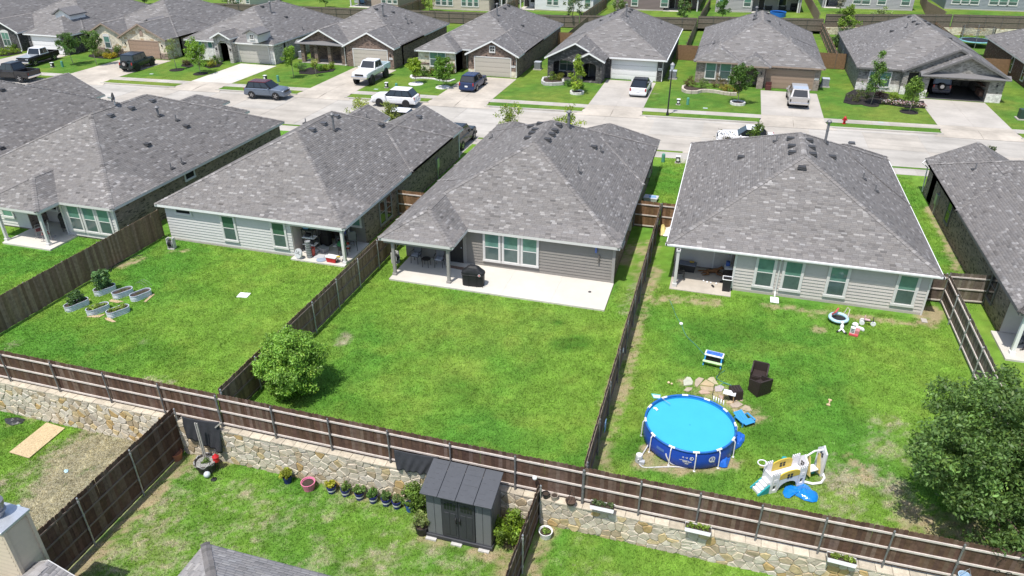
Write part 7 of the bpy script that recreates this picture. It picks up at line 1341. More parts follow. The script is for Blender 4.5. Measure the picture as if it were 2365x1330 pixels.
bd = tubebody(t, 'body', [(((-.32, 0, .13), (-.1, 0, .15), (.18, .01, .17), (.3, .03, .2)), (.11, .12, .14, .11)), (((.3, .03, .22), (.42, .04, .3), (.5, .03, .33)), (.09, .075, .085)), (((.5, .03, .33), (.6, 0, .29), (.67, -.02, .27)), (.085, .05, .035)), (((-.32, -.06, .12), (-.28, -.24, .08), (-.5, -.3, .04), (-.62, -.3, .03)), (.1, .075, .04, .03)), (((-.34, .04, .1), (-.45, -.02, .06), (-.66, -.1, .03)), (.08, .05, .03)), (((.2, -.08, .12), (.22, -.24, .06), (.42, -.3, .035), (.5, -.31, .03)), (.07, .05, .035, .032)), (((.26, .08, .12), (.4, .0, .06), (.58, -.12, .035)), (.06, .045, .03)), (((-.36, .05, .12), (-.5, .16, .07), (-.7, .2, .05), (-.85, .14, .04)), (.04, .045, .04, .015)), (((.47, .07, .39), (.46, .1, .48)), (.03, .012)), (((.47, -.01, .39), (.46, -.02, .48)), (.03, .012))], DOGT)
b = MB(); b.ball((.0, .015, .2), .3, .1, .085, n=14, m=8); b.obj('dark_saddle', DOGB, t, smooth=True); b = MB(); b.ball((.685, -.02, .275), .022); b.ball((.57, -.035, .335), .012); b.ball((.575, .045, .335), .012); b.obj('nose_and_eyes', BLACKP, t)
# ------------------------------------------------------------------ bare patio of the middle house
chair('left mesh patio chair with a pale cushion under the corner porch', (-16.05, 34.85, .1), R(-6), DKF, GREYF, group='pair of chairs under the corner porch'); chair('right mesh patio chair with a pale cushion under the corner porch', (-14.55, 34.75, .1), R(8), DKF, GREYF, group='pair of chairs under the corner porch'); table('small round metal table between the two porch chairs', (-15.28, 34.55, .1), .27, .5, DKF, DKF)
for q, xx in (('left', -16.05), ('right', -14.55)): b = MB(); b.cbox(0, 0, .035, .42, .4, .07); one('seat_cushion', 'pale cushion on the %s porch chair' % q, 'cushion', b, mat('grey_blue_cushion', (.33, .35, .42), .8), (xx, 34.83 if q == 'left' else 34.73, .575), bevel=.025)
t = T('covered_grill', 'barbecue under a black fabric cover on the sunny patio', 'grill', (-11.95, 33.25, .1), R(4)); COV = mat('black_grill_cover', (.014, .0145, .016), .6, var=.15, scale=4, bump=.4, bscale=9, dist=.03); b = MB(); prof = [(.0, .60, .28), (.1, .6, .3), (.62, .62, .3), (.74, .66, .31), (.84, .63, .3), (.96, .46, .26), (1.1, .33, .19), (1.19, .2, .1)]; vs_ = []; n = 20
for z_, sx, sy in prof:
    for k in range(n): a = 2 * math.pi * k / n; ca, sa = math.cos(a), math.sin(a); vs_.append((sx * math.copysign(abs(ca) ** .45, ca), sy * math.copysign(abs(sa) ** .5, sa), z_))
b.add(vs_, [(i * n + k, i * n + (k + 1) % n, (i + 1) * n + (k + 1) % n, (i + 1) * n + k) for i in range(len(prof) - 1) for k in range(n)] + [tuple(range((len(prof) - 1) * n, len(prof) * n))]); b.obj('cover', COV, t, smooth=False, bevel=.01); b = MB(); b.tube([(.585, -.31, z_) for z_ in (.0, .6)], .012, 4); b.tube([(-.2, -.315, .0), (-.2, -.325, .72)], .01, 4); b.tube([(.25, -.315, .0), (.25, -.325, .72)], .01, 4); b.tube([(-.62, -.31, .7), (.62, -.31, .7)], .014, 4); b.obj('seam', COV, t); b = MB(); b.cyl((.42, -.335, .76), (.42, -.345, .76), .075, n=14); e = b.obj('emblem', WPLAS, t); b = MB(); b.cyl((.42, -.345, .76), (.42, -.35, .76), .05, n=12); b.obj('emblem_centre', REDP, e)
def hose_reel(label, loc, rz, m=mat('reel_cream', (.5, .49, .46), .5)):
    t = T('hose_reel', label, 'hose reel', loc, rz, 'hose reels beside the houses'); t.scale = (.85, .85, .95); b = MB(); [b.box(s * .22 - .03, s * .22 + .03, -.15, .2, 0, .75) for s in (-1, 1)]; b.box(-.22, .22, .1, .16, .68, .75); b.box(-.25, .25, -.2, .2, 0, .06); b.obj('frame', m, t, bevel=.01); b = MB(); [b.cyl((s * .18, 0, .38), (s * .15, 0, .38), .26, n=18) for s in (-1, 1)]; b.obj('drum', mat('reel_grey', (.35, .35, .34), .5), t); b = MB(); [b.tube([(x, .2 * math.cos(a), .38 + .2 * math.sin(a)) for a in np.linspace(0, 6.283, 17)], .022, 5) for x in np.linspace(-.13, .13, 6)]; b.obj('hose_coil', BLACKP, t)
hose_reel('pale hose reel standing left of the corner porch', (-17.25, 34.6, 0), R(75)); hose_reel('white hose reel at the left corner of the planter house', (*at(398, 574)[:2], 0), R(10))
b = MB(); b.cbox(0, -.05, 0, .1, .1, .26); b.ball((0, -.06, .18), .07); one('thermometer', 'blue and white gauge fixed high on the grey siding', 'wall gauge', b, mat('blue_gauge', (.12, .18, .5), .4), (-5.6, 35.56, 2.0)); b = MB(); b.cbox(0, -.04, 0, .08, .08, .45); one('wind_chime', 'slim dark chime hanging on the grey siding', 'wind chime', b, mat('dull_bronze', (.12, .11, .1), .6), (-5.42, 35.55, 1.5)); b = MB(); b.cyl((0, 0, 0), (0, 0, .012), .09, n=14); one('floor_drain', 'small round drain cover on the sunny patio', 'drain', b, DARKV, at(1362, 674, .102)); b = MB()
bs = T('brick_stack', 'low row of old bricks beside the back door of the grey house', 'bricks', (-13.45, 34.75, .1), R(-4)); BM_ = mat('old_brick', (.2, .13, .1), .9, var=.3, bump=.5)
for i in range(7):
    for j in range(2): b = MB(); b.cbox(-.6 + i * .2, 0 + j * .115, .035 + 0, .19, .1, .065, rz=random.uniform(-.06, .06)); b.obj('brick', BM_, bs)
# ------------------------------------------------------------------ cluttered corner patio
kb2 = K(660, 490, 9.85); B0 = lambda u, v, z=.1: at(*kb2(u, v), z)
t = T('shelf_unit', 'tall plastic shelf unit loaded with odds and ends on the corner patio', 'shelf', (-22.65, 34.35, .1), 0)
for x in (-.35, .35):
    for y in (-.2, .2): b = MB(); b.cyl((x, y, 0), (x, y, 1.55), .022, n=6); b.obj('leg', BLACKP, t)
for z_ in (.08, .55, 1.0, 1.5): b = MB(); b.cbox(0, 0, z_, .8, .46, .04); b.obj('shelf_board', WPLAS if z_ < 1.4 else BLACKP, t)
for i, (x, y, z_, sx, sy, sz, c, lab) in enumerate(((-.15, .05, 1.6, .35, .3, .16, (.2, .42, .6), 'light blue bundle on the top board of the shelf unit'), (.2, .1, 1.6, .2, .3, .16, (.08, .2, .12), 'green box on the top board of the shelf unit'), (-.1, .1, 1.78, .25, .2, .2, (.05, .04, .035), 'dark heap on the top board of the shelf unit'), (-.1, 0, 1.12, .35, .3, .16, (.03, .03, .03), 'black box on the upper board of the shelf unit'), (0, 0, .68, .5, .35, .18, (.05, .05, .055), 'dark crate on the lower board of the shelf unit'))): b = MB(); b.cbox(0, 0, 0, sx, sy, sz); one('box', lab, 'box', b, mat('item_%d' % i, c, .7), (-22.65 + x, 34.35 + y, .1 + z_), bevel=.03)
t = T('pedestal_fan', 'round white fan leaning at the corner of the patio', 'fan', B0(320, 1040), R(-20)); b = MB(); b.cyl((0, 0, .3), (0, -.09, .33), .3, n=22); b.obj('fan_cage', mat('pale_grey_plastic', (.5, .51, .52), .4), t); b = MB(); [b.cbox(.14 * math.cos(a), -.1, .31 + .14 * math.sin(a), .2, .01, .03, ry=-a) for a in (0, 1.05, 2.1, 3.14, 4.2, 5.2)]; b.obj('spokes', PIPEGREY, t); b = MB(); b.cbox(0, 0, .02, .3, .25, .04); b.obj('foot', WPLAS, t)
t = T('planter_stack', 'tower of stacked grey ring pots on the corner patio', 'stacked pots', B0(545, 1030), 0)
for k in range(7): b = MB(); b.lathe([(.13, 0), (.165, .1), (.17, .15), (.15, .15), (.14, .1)], 16); b.obj('ring_pot', mat('grey_ring_pot', (.3, .31, .32), .5), t, loc=(0, 0, k * .155))
pot('red bucket beside the stacked ring pots', B0(620, 980), .17, .5, mat('coral_bucket', (.5, .08, .06), .45), 'bucket', cat='bucket'); 
t = binbox('clear plastic tub of oddments on the corner patio floor', B0(865, 890), R(-25), .62, .45, .3, mat('cloudy_plastic', (.3, .31, .32), .35), None, 'storage_tub', 'plastic tub'); b = MB(); b.cbox(0, 0, .24, .5, .36, .06); b.obj('contents', mat('mixed_contents', (.12, .12, .15), .8, var=.8, scale=9), t)
t = binbox('red cool box with a white lid at the edge of the corner patio', B0(1065, 1120), R(-3), .66, .4, .3, REDP, WPLAS, 'cool_box', 'cool box'); b = MB(); b.tube([(-.36, -.1, .3), (-.4, -.05, .36), (-.4, .1, .36)], .015, 5); b.obj('handle', WPLAS, t)
b = MB(); b.lathe([(.28, 0), (.3, .03), (.05, .035)], 18); one('plastic_disc', 'round translucent blue lid lying on the corner patio edge', 'lid', b, mat('milky_blue', (.3, .36, .45), .3), B0(810, 1085)); b = MB(); b.cbox(0, 0, .02, .6, .45, .03, rz=.2); one('plastic_sheet', 'clear plastic lid lying behind the blue one', 'lid', b, mat('milky_clear', (.5, .51, .53), .25), B0(770, 1010))
t = T('kettle_grill', 'black barrel grill with a green lid by the patio post', 'grill', B0(1310, 1010), R(10)); b = MB(); b.lathe([(.2, .45), (.27, .6), (.28, .78), (.05, .78)], 16); b.obj('bowl', BLACKP, t); b = MB(); b.lathe([(.28, .79), (.26, .92), (.14, 1.03), (.02, 1.05)], 16); b.obj('lid', mat('green_enamel', (.02, .13, .05), .3), t); b = MB(); [b.cbox(s * .38, 0, .72, .2, .3, .03) for s in (-1, 1)]; b.obj('side_shelf', mat('grill_shelf', (.3, .3, .3), .5), t); legs4(t, BLACKM, .18, .18, .6)
chair('black folding camp chair in the shade of the corner patio', B0(1230, 720), R(-60), BLACKM, GREYF, name='folding_chair', bh=.55)
t = chair('tall bar chair with a grey sling seat beside the bar table', (-20.35, 35.3, .1), R(-150), BLACKM, GREYF, h=.72, bh=.6, name='bar_chair', group='bar seats on the corner patio'); chair('second bar chair tucked behind the bar table', (-21.1, 36.0, .1), R(20), BLACKM, GREYF, h=.72, bh=.6, name='bar_chair', group='bar seats on the corner patio'); table('tall bar table crowded with bottles on the corner patio', (-20.85, 35.6, .1), .4, .95, mat('tile_top', (.15, .15, .16), .4), BLACKM, name='bar_table')
for i, (x, y, c, hh, lab) in enumerate(((-.15, -.1, (.6, .6, .62), .22, 'white bottle'), (.0, -.18, (.1, .12, .3), .18, 'blue bottle'), (.12, .05, (.55, .55, .5), .2, 'pale bottle'))): b = MB(); b.lathe([(.045, 0), (.05, hh * .6), (.02, hh * .8), (.02, hh)], 10); one('bottle', lab + ' standing on the tall bar table', 'bottle', b, mat('bottle_%d' % i, c, .3), (-20.85 + x, 35.6 + y, 1.06))
b = MB(); b.cbox(0, 0, .2, .26, .18, .4); b.cbox(.05, 0, .44, .06, .06, .08); one('fuel_can', 'red fuel can under the bar table', 'fuel can', b, mat('orange_red', (.45, .06, .02), .5), (-20.75, 35.35, .1), bevel=.03); t = T('toy_bike', 'little white and yellow balance bike tipped beside the patio post', 'toy bike', B0(1250, 1150), R(15))
for x in (-.25, .25): b = MB(); b.lathe([(.1, -.025), (.15, -.02), (.15, .02), (.1, .025)], 14); w_ = b.obj('wheel', BLACKP, t, loc=(x, 0, .15)); w_.rotation_euler = (R(70), 0, 0)
b = MB(); b.tube([(-.25, 0, .15), (-.1, 0, .36), (.2, 0, .4), (.25, 0, .15)], .03, 6); b.tube([(.2, -.14, .5), (.2, .14, .5)], .015, 5); b.obj('frame', WPLAS, t); b = MB(); b.cbox(-.1, 0, .4, .2, .1, .05); b.obj('saddle', YEL, t)
b = MB(); [b.tube([(x, 0, 0), (x + .05, .14, 1.5)], .014, 5) for x in (0, .1)]; b.cbox(0, 0, .1, .3, .06, .2); one('broom', 'broom leaning against the back wall of the corner patio', 'broom', b, mat('broom_brown', (.1, .06, .04), .7), (-21.75, 36.2, .1)); b = MB(); b.box(-.3, .3, -.2, .25, 0, .7); b.box(-.2, .25, -.15, .2, .7, .95); one('workbench', 'dark bench heaped with tools behind the shelf unit', 'bench', b, mat('dark_heap', (.035, .032, .03), .8), (-22.3, 35.5, .1), bevel=.02); pot('black metal bucket in the middle of the corner patio', B0(720, 780), .18, .5, mat('smoky_metal', (.12, .12, .12), .4), 'bucket', cat='bucket')
# ------------------------------------------------------------------ left porch, right porch
PINKC = mat('dusty_red_cushion', (.26, .07, .07), .8); REDW = mat('rocker_wood', (.14, .045, .04), .6)
for i, (x, y, lab) in enumerate(((-40.15, 31.55, 'left rocking chair with a dusty red seat on the left porch'), (-39.35, 31.25, 'right rocking chair with a dusty red seat on the left porch'))): chair(lab, (x, y, .1), R(-40), mat('pale_rocker', (.4, .38, .36), .6), PINKC, slats=True, rock=True, name='rocking_chair', group='rocking chairs on the left porch', bh=.65)
t = T('covered_smoker', 'black grill standing against the left porch window wall', 'grill', (-39.0, 32.7, .1), 0); b = MB(); b.cbox(0, 0, .55, .8, .5, .6); b.obj('cabinet', BLACKP, t, bevel=.04); b = MB(); b.cyl((-.4, 0, .95), (.4, 0, .95), .26, n=14); b.obj('lid', BLACKM, t); legs4(t, BLACKM, .32, .2, .3)
ke = K(2260, 660, 7.0); chair('black rocking chair with a patterned cushion on the right edge porch', (15.35, 34.75, .1), R(-60), BLACKM, mat('black_white_cushion', (.14, .14, .15), .8, var=.9, scale=14), slats=True, rock=True, name='rocking_chair', bh=.7, group='rocking chairs on the right edge porch'); chair('dark rocking chair with a pink cushion on the right edge porch', (16.1, 34.0, .1), R(60), mat('oxblood_wood', (.07, .025, .025), .5), mat('pink_cushion', (.5, .2, .22), .8), slats=True, rock=True, name='rocking_chair', bh=.6, group='rocking chairs on the right edge porch')
# ------------------------------------------------------------------ raised steel planters
GALV = mat('corrugated_galvanised', (.62, .66, .7), .4, .35, var=.12, scale=6, bump=.1); kpl = K(130, 600, 8.3125)
def planter(label, p0, p1, w, plant, npl, ph, leaf=.09, h=.3, dense=30, cover=.9):
    a, c = Vector(at(*kpl(*p0))), Vector(at(*kpl(*p1))); d = c - a; L = d.length; t = T('raised_planter', label, 'planter', (a + c) / 2, math.atan2(d.y, d.x), 'oval steel planters on the lawn'); hl = max(.1, L / 2 - w / 2); b = MB(); prof = []
    for k in range(13): z_ = h * k / 12; prof.append((w / 2 + .012 * math.cos(k / 12 * 6.283 * 3.5), z_))
    prof += [(w / 2 + .02, h + .012), (w / 2 - .02, h + .012), (w / 2 - .02, h * .75)]
    def ringp(r): return [(hl + r * math.cos(x), r * math.sin(x)) for x in np.linspace(-math.pi / 2, math.pi / 2, 11)] + [(-hl - r * math.cos(x), -r * math.sin(x)) for x in np.linspace(-math.pi / 2, math.pi / 2, 11)]
    vs_ = []; n = 22
    for r, z_ in prof: vs_ += [(x, y, z_) for x, y in ringp(r)]
    b.add(vs_, [(i * n + k, i * n + (k + 1) % n, (i + 1) * n + (k + 1) % n, (i + 1) * n + k) for i in range(len(prof) - 1) for k in range(n)]); b.obj('steel_wall', GALV, t)
    b = MB(); b.poly([(x, y, h * .82) for x, y in ringp(w / 2 - .02)]); b.obj('soil', SOIL, t)
    if npl:
        pts = [(random.uniform(-1, 1) * (hl + w * .2) * cover, random.uniform(-1, 1) * w * .36, h * .85 + random.random() ** 1.2 * ph) for _ in range(npl)]; leaves(t, pts, dense, .11, leaf, plant, 'plants')
        b = MB(); [b.tube([(x, y, h * .8), (x + random.uniform(-.03, .03), y, z_)], .006, 4) for x, y, z_ in pts[::2]]; b.obj('stems', mat('green_stem', (.06, .1, .03), .7), t)
    return t
planter('steel planter overgrown with tall tomato plants, nearest the fence', (740, 690), (1150, 545), .5, (.12, .23, .085), 90, 1.0, .12, dense=40); planter('nearly bare steel planter in the middle of the far row', (1095, 745), (1480, 610), .5, (.14, .18, .06), 6, .06, .06, dense=14, cover=.5); planter('steel planter with orange brown mulch at the right end of the far row', (1440, 795), (1825, 640), .5, (.1, .14, .03), 5, .06, .06, dense=14, cover=.6); planter('steel planter with dark leggy plants at the left of the near row', (180, 1000), (630, 815), .5, (.085, .16, .06), 44, .6, .1, dense=26); planter('steel planter with light green lettuces in the middle of the near row', (600, 1070), (1025, 910), .5, (.26, .38, .08), 18, .12, .1, dense=26); planter('steel planter with green and purple lettuces at the right of the near row', (985, 1110), (1415, 955), .5, (.26, .36, .08), 16, .1, .1, dense=24)
for i, (pp, lab) in enumerate((([(1000, 800), (1060, 760), (1300, 800), (1180, 830)], 'cardboard sheet under the nearly bare planter'), ([(930, 1120), (1010, 1110), (1150, 1190), (1080, 1200), (960, 1160)], 'cardboard sheet under the purple lettuce planter'), ([(1680, 805), (1840, 660), (1895, 660), (1720, 815)], 'cardboard strip beside the orange mulch planter'), ([(570, 1100), (620, 1085), (900, 1050), (1010, 1010), (820, 1110)], 'cardboard sheet under the light lettuce planter'), ([(595, 790), (650, 745), (660, 760), (620, 810)], 'cardboard flap at the tip of the leggy planter'))): b = MB(); b.prism([at(*kpl(u, v))[:2] for u, v in pp], .0, .02); tag(b.obj('cardboard', mat('cardboard', (.48, .36, .22), .85)), lab, 'cardboard')
b = MB(); b.box(-.3, .3, -.25, .25, 0, .03); one('access_cover', 'white square cover lying flat in the planter lawn', 'cover', b, WPLAS, at(563, 682), R(8)); hose('black hose snaking along the fence by the bare patch', [at(255, 628, .03), at(262, 615, .05), at(285, 602, .04), at(310, 592, .04), at(330, 588, .03)], .02, BLACKP)
t = T('wire_hoops', 'bent wire hoops standing in the grass behind the far planters', 'hoops', at(325, 665), 0); [MB().tube([(-.45, .18 * i, 0), (-.3, .18 * i, .25), (0, .18 * i, .36), (.3, .18 * i, .25), (.45, .18 * i, 0)], .006, 4).obj('hoop', PIPEGREY, t) for i in range(3)]
# ------------------------------------------------------------------ lower gardens
def low(u, v, r=.2, zz=-1.75): x, y, z_ = at(u, v, zz); y = min(y, 18.72 - r); return (aty(u, v, y)[0], y, z_)
kl = K(0, 880, 2.955); km = K(780, 880, 2.955); kr = K(1565, 880, 2.955); ZL, ZRR = -1.75, -1.25
OSB = mat('particle_board', (.5, .385, .23), .8, var=.45, scale=18, bump=.3); P = [at(*kl(u, v), ZL) for u, v in ((65, 490), (200, 530), (445, 325), (320, 287))]; b = MB(); b.extr([(p[0], p[1], ZL + .02) for p in P], (0, 0, .025)); tag(b.obj('particle_board', OSB), 'big sheet of tan particle board lying on the dead grass', 'board')
crumple('crumpled black plastic sheet on the ground at the far left', 'plastic_sheet', 'plastic sheet', [at(*kl(u, v), ZL) for u, v in ((30, 260), (110, 250), (175, 262), (150, 290), (80, 305), (40, 290))], ZL, .12, mat('crumpled_black', (.03, .032, .035), .4), seed=3); crumple('light blue scrap lying on the dead straw', 'paper_scrap', 'scrap', [at(*kl(u, v), ZL) for u, v in ((435, 615), (445, 603), (468, 605), (466, 622), (445, 630))], ZL, .06, mat('ice_scrap', (.4, .6, .68), .5), seed=4); one('paper_scrap', 'small white and blue scrap beside the chimney', 'scrap', MB().ball((0, 0, .05), .1, .07, .05), mat('ice_scrap', (.4, .6, .68), .5), at(*kl(128, 860), ZL))
def hangcloth(label, pts, m, sag=.05, seed=2):
    """cloth hung from a fence: corners given as real points, tl tr br bl"""
    A_, B_, C_, D_ = [np.array(p) for p in pts]; n, mm = 24, 16; V = []
    for j in range(mm + 1):
        for i in range(n + 1):
            s, v = i / n, j / mm; p = (A_ * (1 - s) + B_ * s) * (1 - v) + (D_ * (1 - s) + C_ * s) * v; V.append(p + np.array([0, -.03 - .06 * math.sin(s * 17 + seed) * v * .6 - .04 * math.sin(s * 31 + v * 5) * v, -sag * math.sin(math.pi * s) * (1 - v)]))
    V = np.array(V); c0 = V.mean(0); F = np.array([(j * (n + 1) + i, j * (n + 1) + i + 1, (j + 1) * (n + 1) + i + 1, (j + 1) * (n + 1) + i) for j in range(mm) for i in range(n)]); o = npmesh('hanging_cloth', V - c0, F, m, smooth=True); o.location = c0; so = o.modifiers.new('t', 'SOLIDIFY'); so.thickness = .008; tag(o, label, 'cloth', 'black cloths hung on the back fence')
BCL = mat('black_weed_cloth', (.035, .037, .043), .75, var=.2, scale=5, bump=.2)
hangcloth('black cloth draped over the middle rail left of the shed', [aty(*km(385, 462), 18.95), aty(*km(695, 515), 18.95), aty(*km(635, 640), 18.75), aty(*km(405, 600), 18.75)], BCL); hangcloth('black cloth stretched across the corner behind the barrel', [aty(*kl(1245, 238), 18.8), aty(*kl(1500, 275), 18.85), aty(*kl(1522, 490), 18.65), aty(*kl(1265, 372), 18.7)], BCL, seed=5)
t = T('wooden_stakes', 'pair of tall grey stakes standing in the barrel planter', 'stakes', low(*kl(1385, 480), .45)); [MB().box(dx - .025, dx + .025, .1, .14, .4, 2.3).obj('stake', mat('grey_stake', (.42, .4, .36), .8), t) for dx in (-.14, -.05)]
b = MB(); b.cbox(0, 0, 0, .5, .05, .05, ry=-.75); one('propped_stick', 'short pale stick propped on the fence beside the black cloth', 'stick', b, mat('grey_stake', (.42, .4, .36), .8), aty(*kl(1490, 300), 18.72))
t = pot('dark half barrel planter with stones and a green sprig', low(*kl(1388, 500), .5), .46, .5, mat('barrel_wood', (.07, .06, .055), .8, var=.3), 'barrel_planter', plant=(.13, .22, .05), ph=.1, pr=.18, n=8, soil=mat('pebble_top', (.3, .3, .28), .9, var=.8, scale=18, bump=1, dist=.03), cat='planter', band=BLACKM); b = MB(); b.tube([(.43 * math.cos(a), .43 * math.sin(a), .48 + .05 * math.sin(7 * a)) for a in np.linspace(0, 6.283, 40)], .03, 5); b.obj('scalloped_edge', mat('grey_edging', (.35, .35, .34), .7), t)
pot('empty terracotta pot at the foot of the tall fence', low(*kl(1212, 530), .3), .26, .36, mat('terracotta', (.4, .16, .09), .8), soil=mat('terracotta_inside', (.28, .12, .07), .9))
t = T('garden_hook', 'curly black hook standing in the lawn with a round base', 'garden hook', at(*kl(1460, 672), ZL)); b = MB(); b.tube([(0, 0, 0), (0, 0, .75), (-.04, .02, 1.0), (-.16, .03, 1.1), (-.24, .03, 1.02)], .012, 6); b.obj('rod', BLACKM, t); b = MB(); b.lathe([(.13, 0), (.12, .03), (.02, .05)], 14); b.obj('base', BLACKM, t)
t = T('bird_feeder', 'small red lantern shaped bird feeder above the lawn', 'bird feeder', at(*kl(1492, 600), ZL)); b = MB(); b.lathe([(.1, .42), (.13, .46), (.12, .66), (.14, .68), (.04, .8)], 12); b.obj('red_body', REDP, t); b = MB(); b.cyl((0, 0, 0), (0, 0, .43), .012, n=6); b.obj('rod', BLACKM, t); one('gazing_ball', 'white ball beside the curly hook', 'ball', MB().ball((0, 0, .14), .14, n=14, m=9), mat('glass_white', (.6, .66, .7), .15), at(*kl(1418, 655), ZL), smooth=True)
BLUEP = mat('cobalt_bucket', (.014, .02, .17), .35, var=.1); BG = 'pots lined up along the stone wall'
for i, (u, v, r, hh, m, pl, ph, pr, lab, bw) in enumerate(((660, 1087 - 0, .2, .34, BLUEP, (.3, .36, .05), .36, .24, 'cobalt bucket with a lime green bush, leftmost of the row', None), (710, 1107, .29, .38, mat('pink_tub', (.72, .22, .36), .45), None, 0, 0, 'big pink tub holding bare soil', None), (763, 1113, .2, .34, BLUEP, (.36, .38, .04), .24, .2, 'cobalt bucket with a yellow green plant, right of the pink tub', WPLAS), (795, 1116, .19, .34, BLUEP, (.12, .2, .05), .34, .17, 'cobalt bucket with a staked plant, second right of the pink tub', WPLAS), (828, 1125, .2, .36, BLUEP, (.13, .22, .06), .36, .2, 'cobalt bucket with a pale tomato plant, third right of the pink tub', WPLAS), (860, 1137, .2, .36, BLUEP, (.09, .19, .04), .28, .17, 'cobalt bucket with a small dense plant, fourth right of the pink tub', WPLAS), (890, 1140, .2, .36, BLUEP, (.1, .18, .05), .38, .18, 'cobalt bucket with a tall staked plant, fifth right of the pink tub', WPLAS), (915, 1147, .2, .36, BLUEP, (.14, .2, .07), .24, .17, 'cobalt bucket with thin stems, sixth right of the pink tub', WPLAS), (945, 1150, .2, .34, mat('light_cobalt', (.03, .1, .4), .35), (.11, .2, .04), .75, .4, 'light blue bucket almost hidden under a bushy plant by the shed', None))):
    pot(lab, low(u, v, r), r, hh, m, 'bucket' if m is BLUEP else 'flower_pot', BG, pl, ph, pr, 20 if i else 26, band=bw, cat='flower pot', leaf=.09, stake=bool(bw) and i % 2 == 1)
shrub('leafy bush growing up the left side of the grey shed', *at(*km(560, 870), ZL)[:2], ZL, .5, 1.25, (.13, .22, .04), n=44, per=60, leaf=.1); pot('black pot with a pale bush at the front left of the shed', at(*km(580, 1030), ZL), .3, .4, BLACKP, plant=(.2, .26, .09), ph=.6, pr=.34, n=30)
# shed
SX0, SX1, SY0, SY1 = -8.38, -5.92, 17.55, 18.66; SG1 = mat('shed_grey', (.16, .17, .18), .5, var=.05, bump=.1); SG2 = mat('shed_dark', (.045, .048, .057), .5, var=.06, bump=.15); SG3 = mat('shed_roof', (.068, .073, .083), .6, var=.08, scale=5, bump=.3)
t = T('garden_shed', 'grey plastic garden shed with a dark panelled double door', 'shed', ((SX0 + SX1) / 2, (SY0 + SY1) / 2, -1.72)); zt = .52
b = MB(); b.box(SX0 - .06, SX1 + .06, SY0 - .08, SY1 + .05, -1.72, -1.56); b.obj('floor_base', SG2, t, world=True, bevel=.02); b = MB(); b.box(SX0 + .02, SX1 - .02, SY0 + .03, SY1, -1.56, zt); b.obj('wall', SG1, t, world=True)
for x0, x1 in ((SX0, SX0 + .3), (SX0 + .31, SX0 + .58), (SX1 - .58, SX1 - .31), (SX1 - .3, SX1)): b = MB(); b.box(x0, x1, SY0 - .01, SY0 + .03, -1.55, zt - .1); b.obj('wall_panel', SG1, t, world=True, bevel=.012)
for k in range(5): b = MB(); y0 = SY0 + .02 + k * .225; b.box(SX1 - .02, SX1 + .015, y0, y0 + .215, -1.55, zt - .05); b.obj('wall_panel', SG1, t, world=True, bevel=.012)
for s, x0 in ((0, SX0 + .6), (1, SX0 + 1.235)):
    w_ = .615; b = MB(); top = lambda x: zt - .2 + .12 * math.sin(math.pi * ((x - (SX0 + .6)) / 1.25)); xs = np.linspace(x0, x0 + w_, 8); b.extr([(x0 + w_, SY0 - .03, -1.52), (x0, SY0 - .03, -1.52)] + [(x, SY0 - .03, top(x)) for x in xs], (0, .06, 0)); d = b.obj('door', SG2, t, world=True)
    for px0, px1 in ((.09, .29), (.33, .53)): b = MB(); b.box(x0 + px0, x0 + px1, SY0 - .045, SY0 - .03, -1.38, -.28); b.obj('panel', SG2, d, world=True, bevel=.012)
    for k in range(4): b = MB(); xx = x0 + .1 + k * .115; b.box(xx, xx + .085, SY0 - .04, SY0 - .028, -.12, .14 + (.06 if (k in (1, 2)) else 0)); b.obj('window', GLASS_DK, d, world=True)
    b = MB(); b.tube([(x0 + (.55 if s == 0 else .07), SY0 - .05, -.72), (x0 + (.55 if s == 0 else .07), SY0 - .11, -.66), (x0 + (.55 if s == 0 else .07), SY0 - .11, -.5), (x0 + (.55 if s == 0 else .07), SY0 - .05, -.44)], .022, 6); b.obj('handle', BLACKP, d, world=True)
rx0, rx1, ry0, ry1, rz0, rz1 = SX0 - .14, SX1 + .12, SY0 - .24, SY1 + .1, zt + .04, zt + .42; wp = (rx1 - rx0) / 4
for k in range(4): b = MB(); a_, c_ = rx0 + k * wp + .008, rx0 + (k + 1) * wp - .008; b.extr([(a_, ry0, rz0), (c_, ry0, rz0), (c_, ry1, rz1), (a_, ry1, rz1)], (0, 0, .05)); rp = b.obj('roof_panel', SG3, t, world=True, bevel=.012); q = MB(); [q.extr([(a_ + .06 + .13 * i + (.05 if j % 2 else 0), ry0 + (ry1 - ry0) * (j + .15) / 7, rz0 + (rz1 - rz0) * (j + .15) / 7 + .052), (a_ + .16 + .13 * i + (.05 if j % 2 else 0), ry0 + (ry1 - ry0) * (j + .15) / 7, rz0 + (rz1 - rz0) * (j + .15) / 7 + .052), (a_ + .16 + .13 * i + (.05 if j % 2 else 0), ry0 + (ry1 - ry0) * (j + .3) / 7, rz0 + (rz1 - rz0) * (j + .3) / 7 + .052), (a_ + .06 + .13 * i + (.05 if j % 2 else 0), ry0 + (ry1 - ry0) * (j + .3) / 7, rz0 + (rz1 - rz0) * (j + .3) / 7 + .052)], (0, 0, .006)) for i in range(4) for j in range(7) if random.random() < .5]; o = q.obj('moulded_tabs', SG3, rp, world=True); o['kind'] = 'stuff'
b = MB(); b.box(SX0 - .03, SX1 + .03, SY0 - .1, SY0 + .03, zt - .09, zt + .05); b.extr([(SX1 - .02, SY0 - .05, zt - .06), (SX1 - .02, SY1, zt - .06), (SX1 - .02, SY1, zt + .36), (SX1 - .02, SY0 - .05, zt + .02)], (.03, 0, 0)); b.extr([(SX0 - .01, SY0 - .05, zt - .06), (SX0 - .01, SY1, zt - .06), (SX0 - .01, SY1, zt + .36), (SX0 - .01, SY0 - .05, zt + .02)], (.03, 0, 0)); b.obj('fascia', SG2, t, world=True)
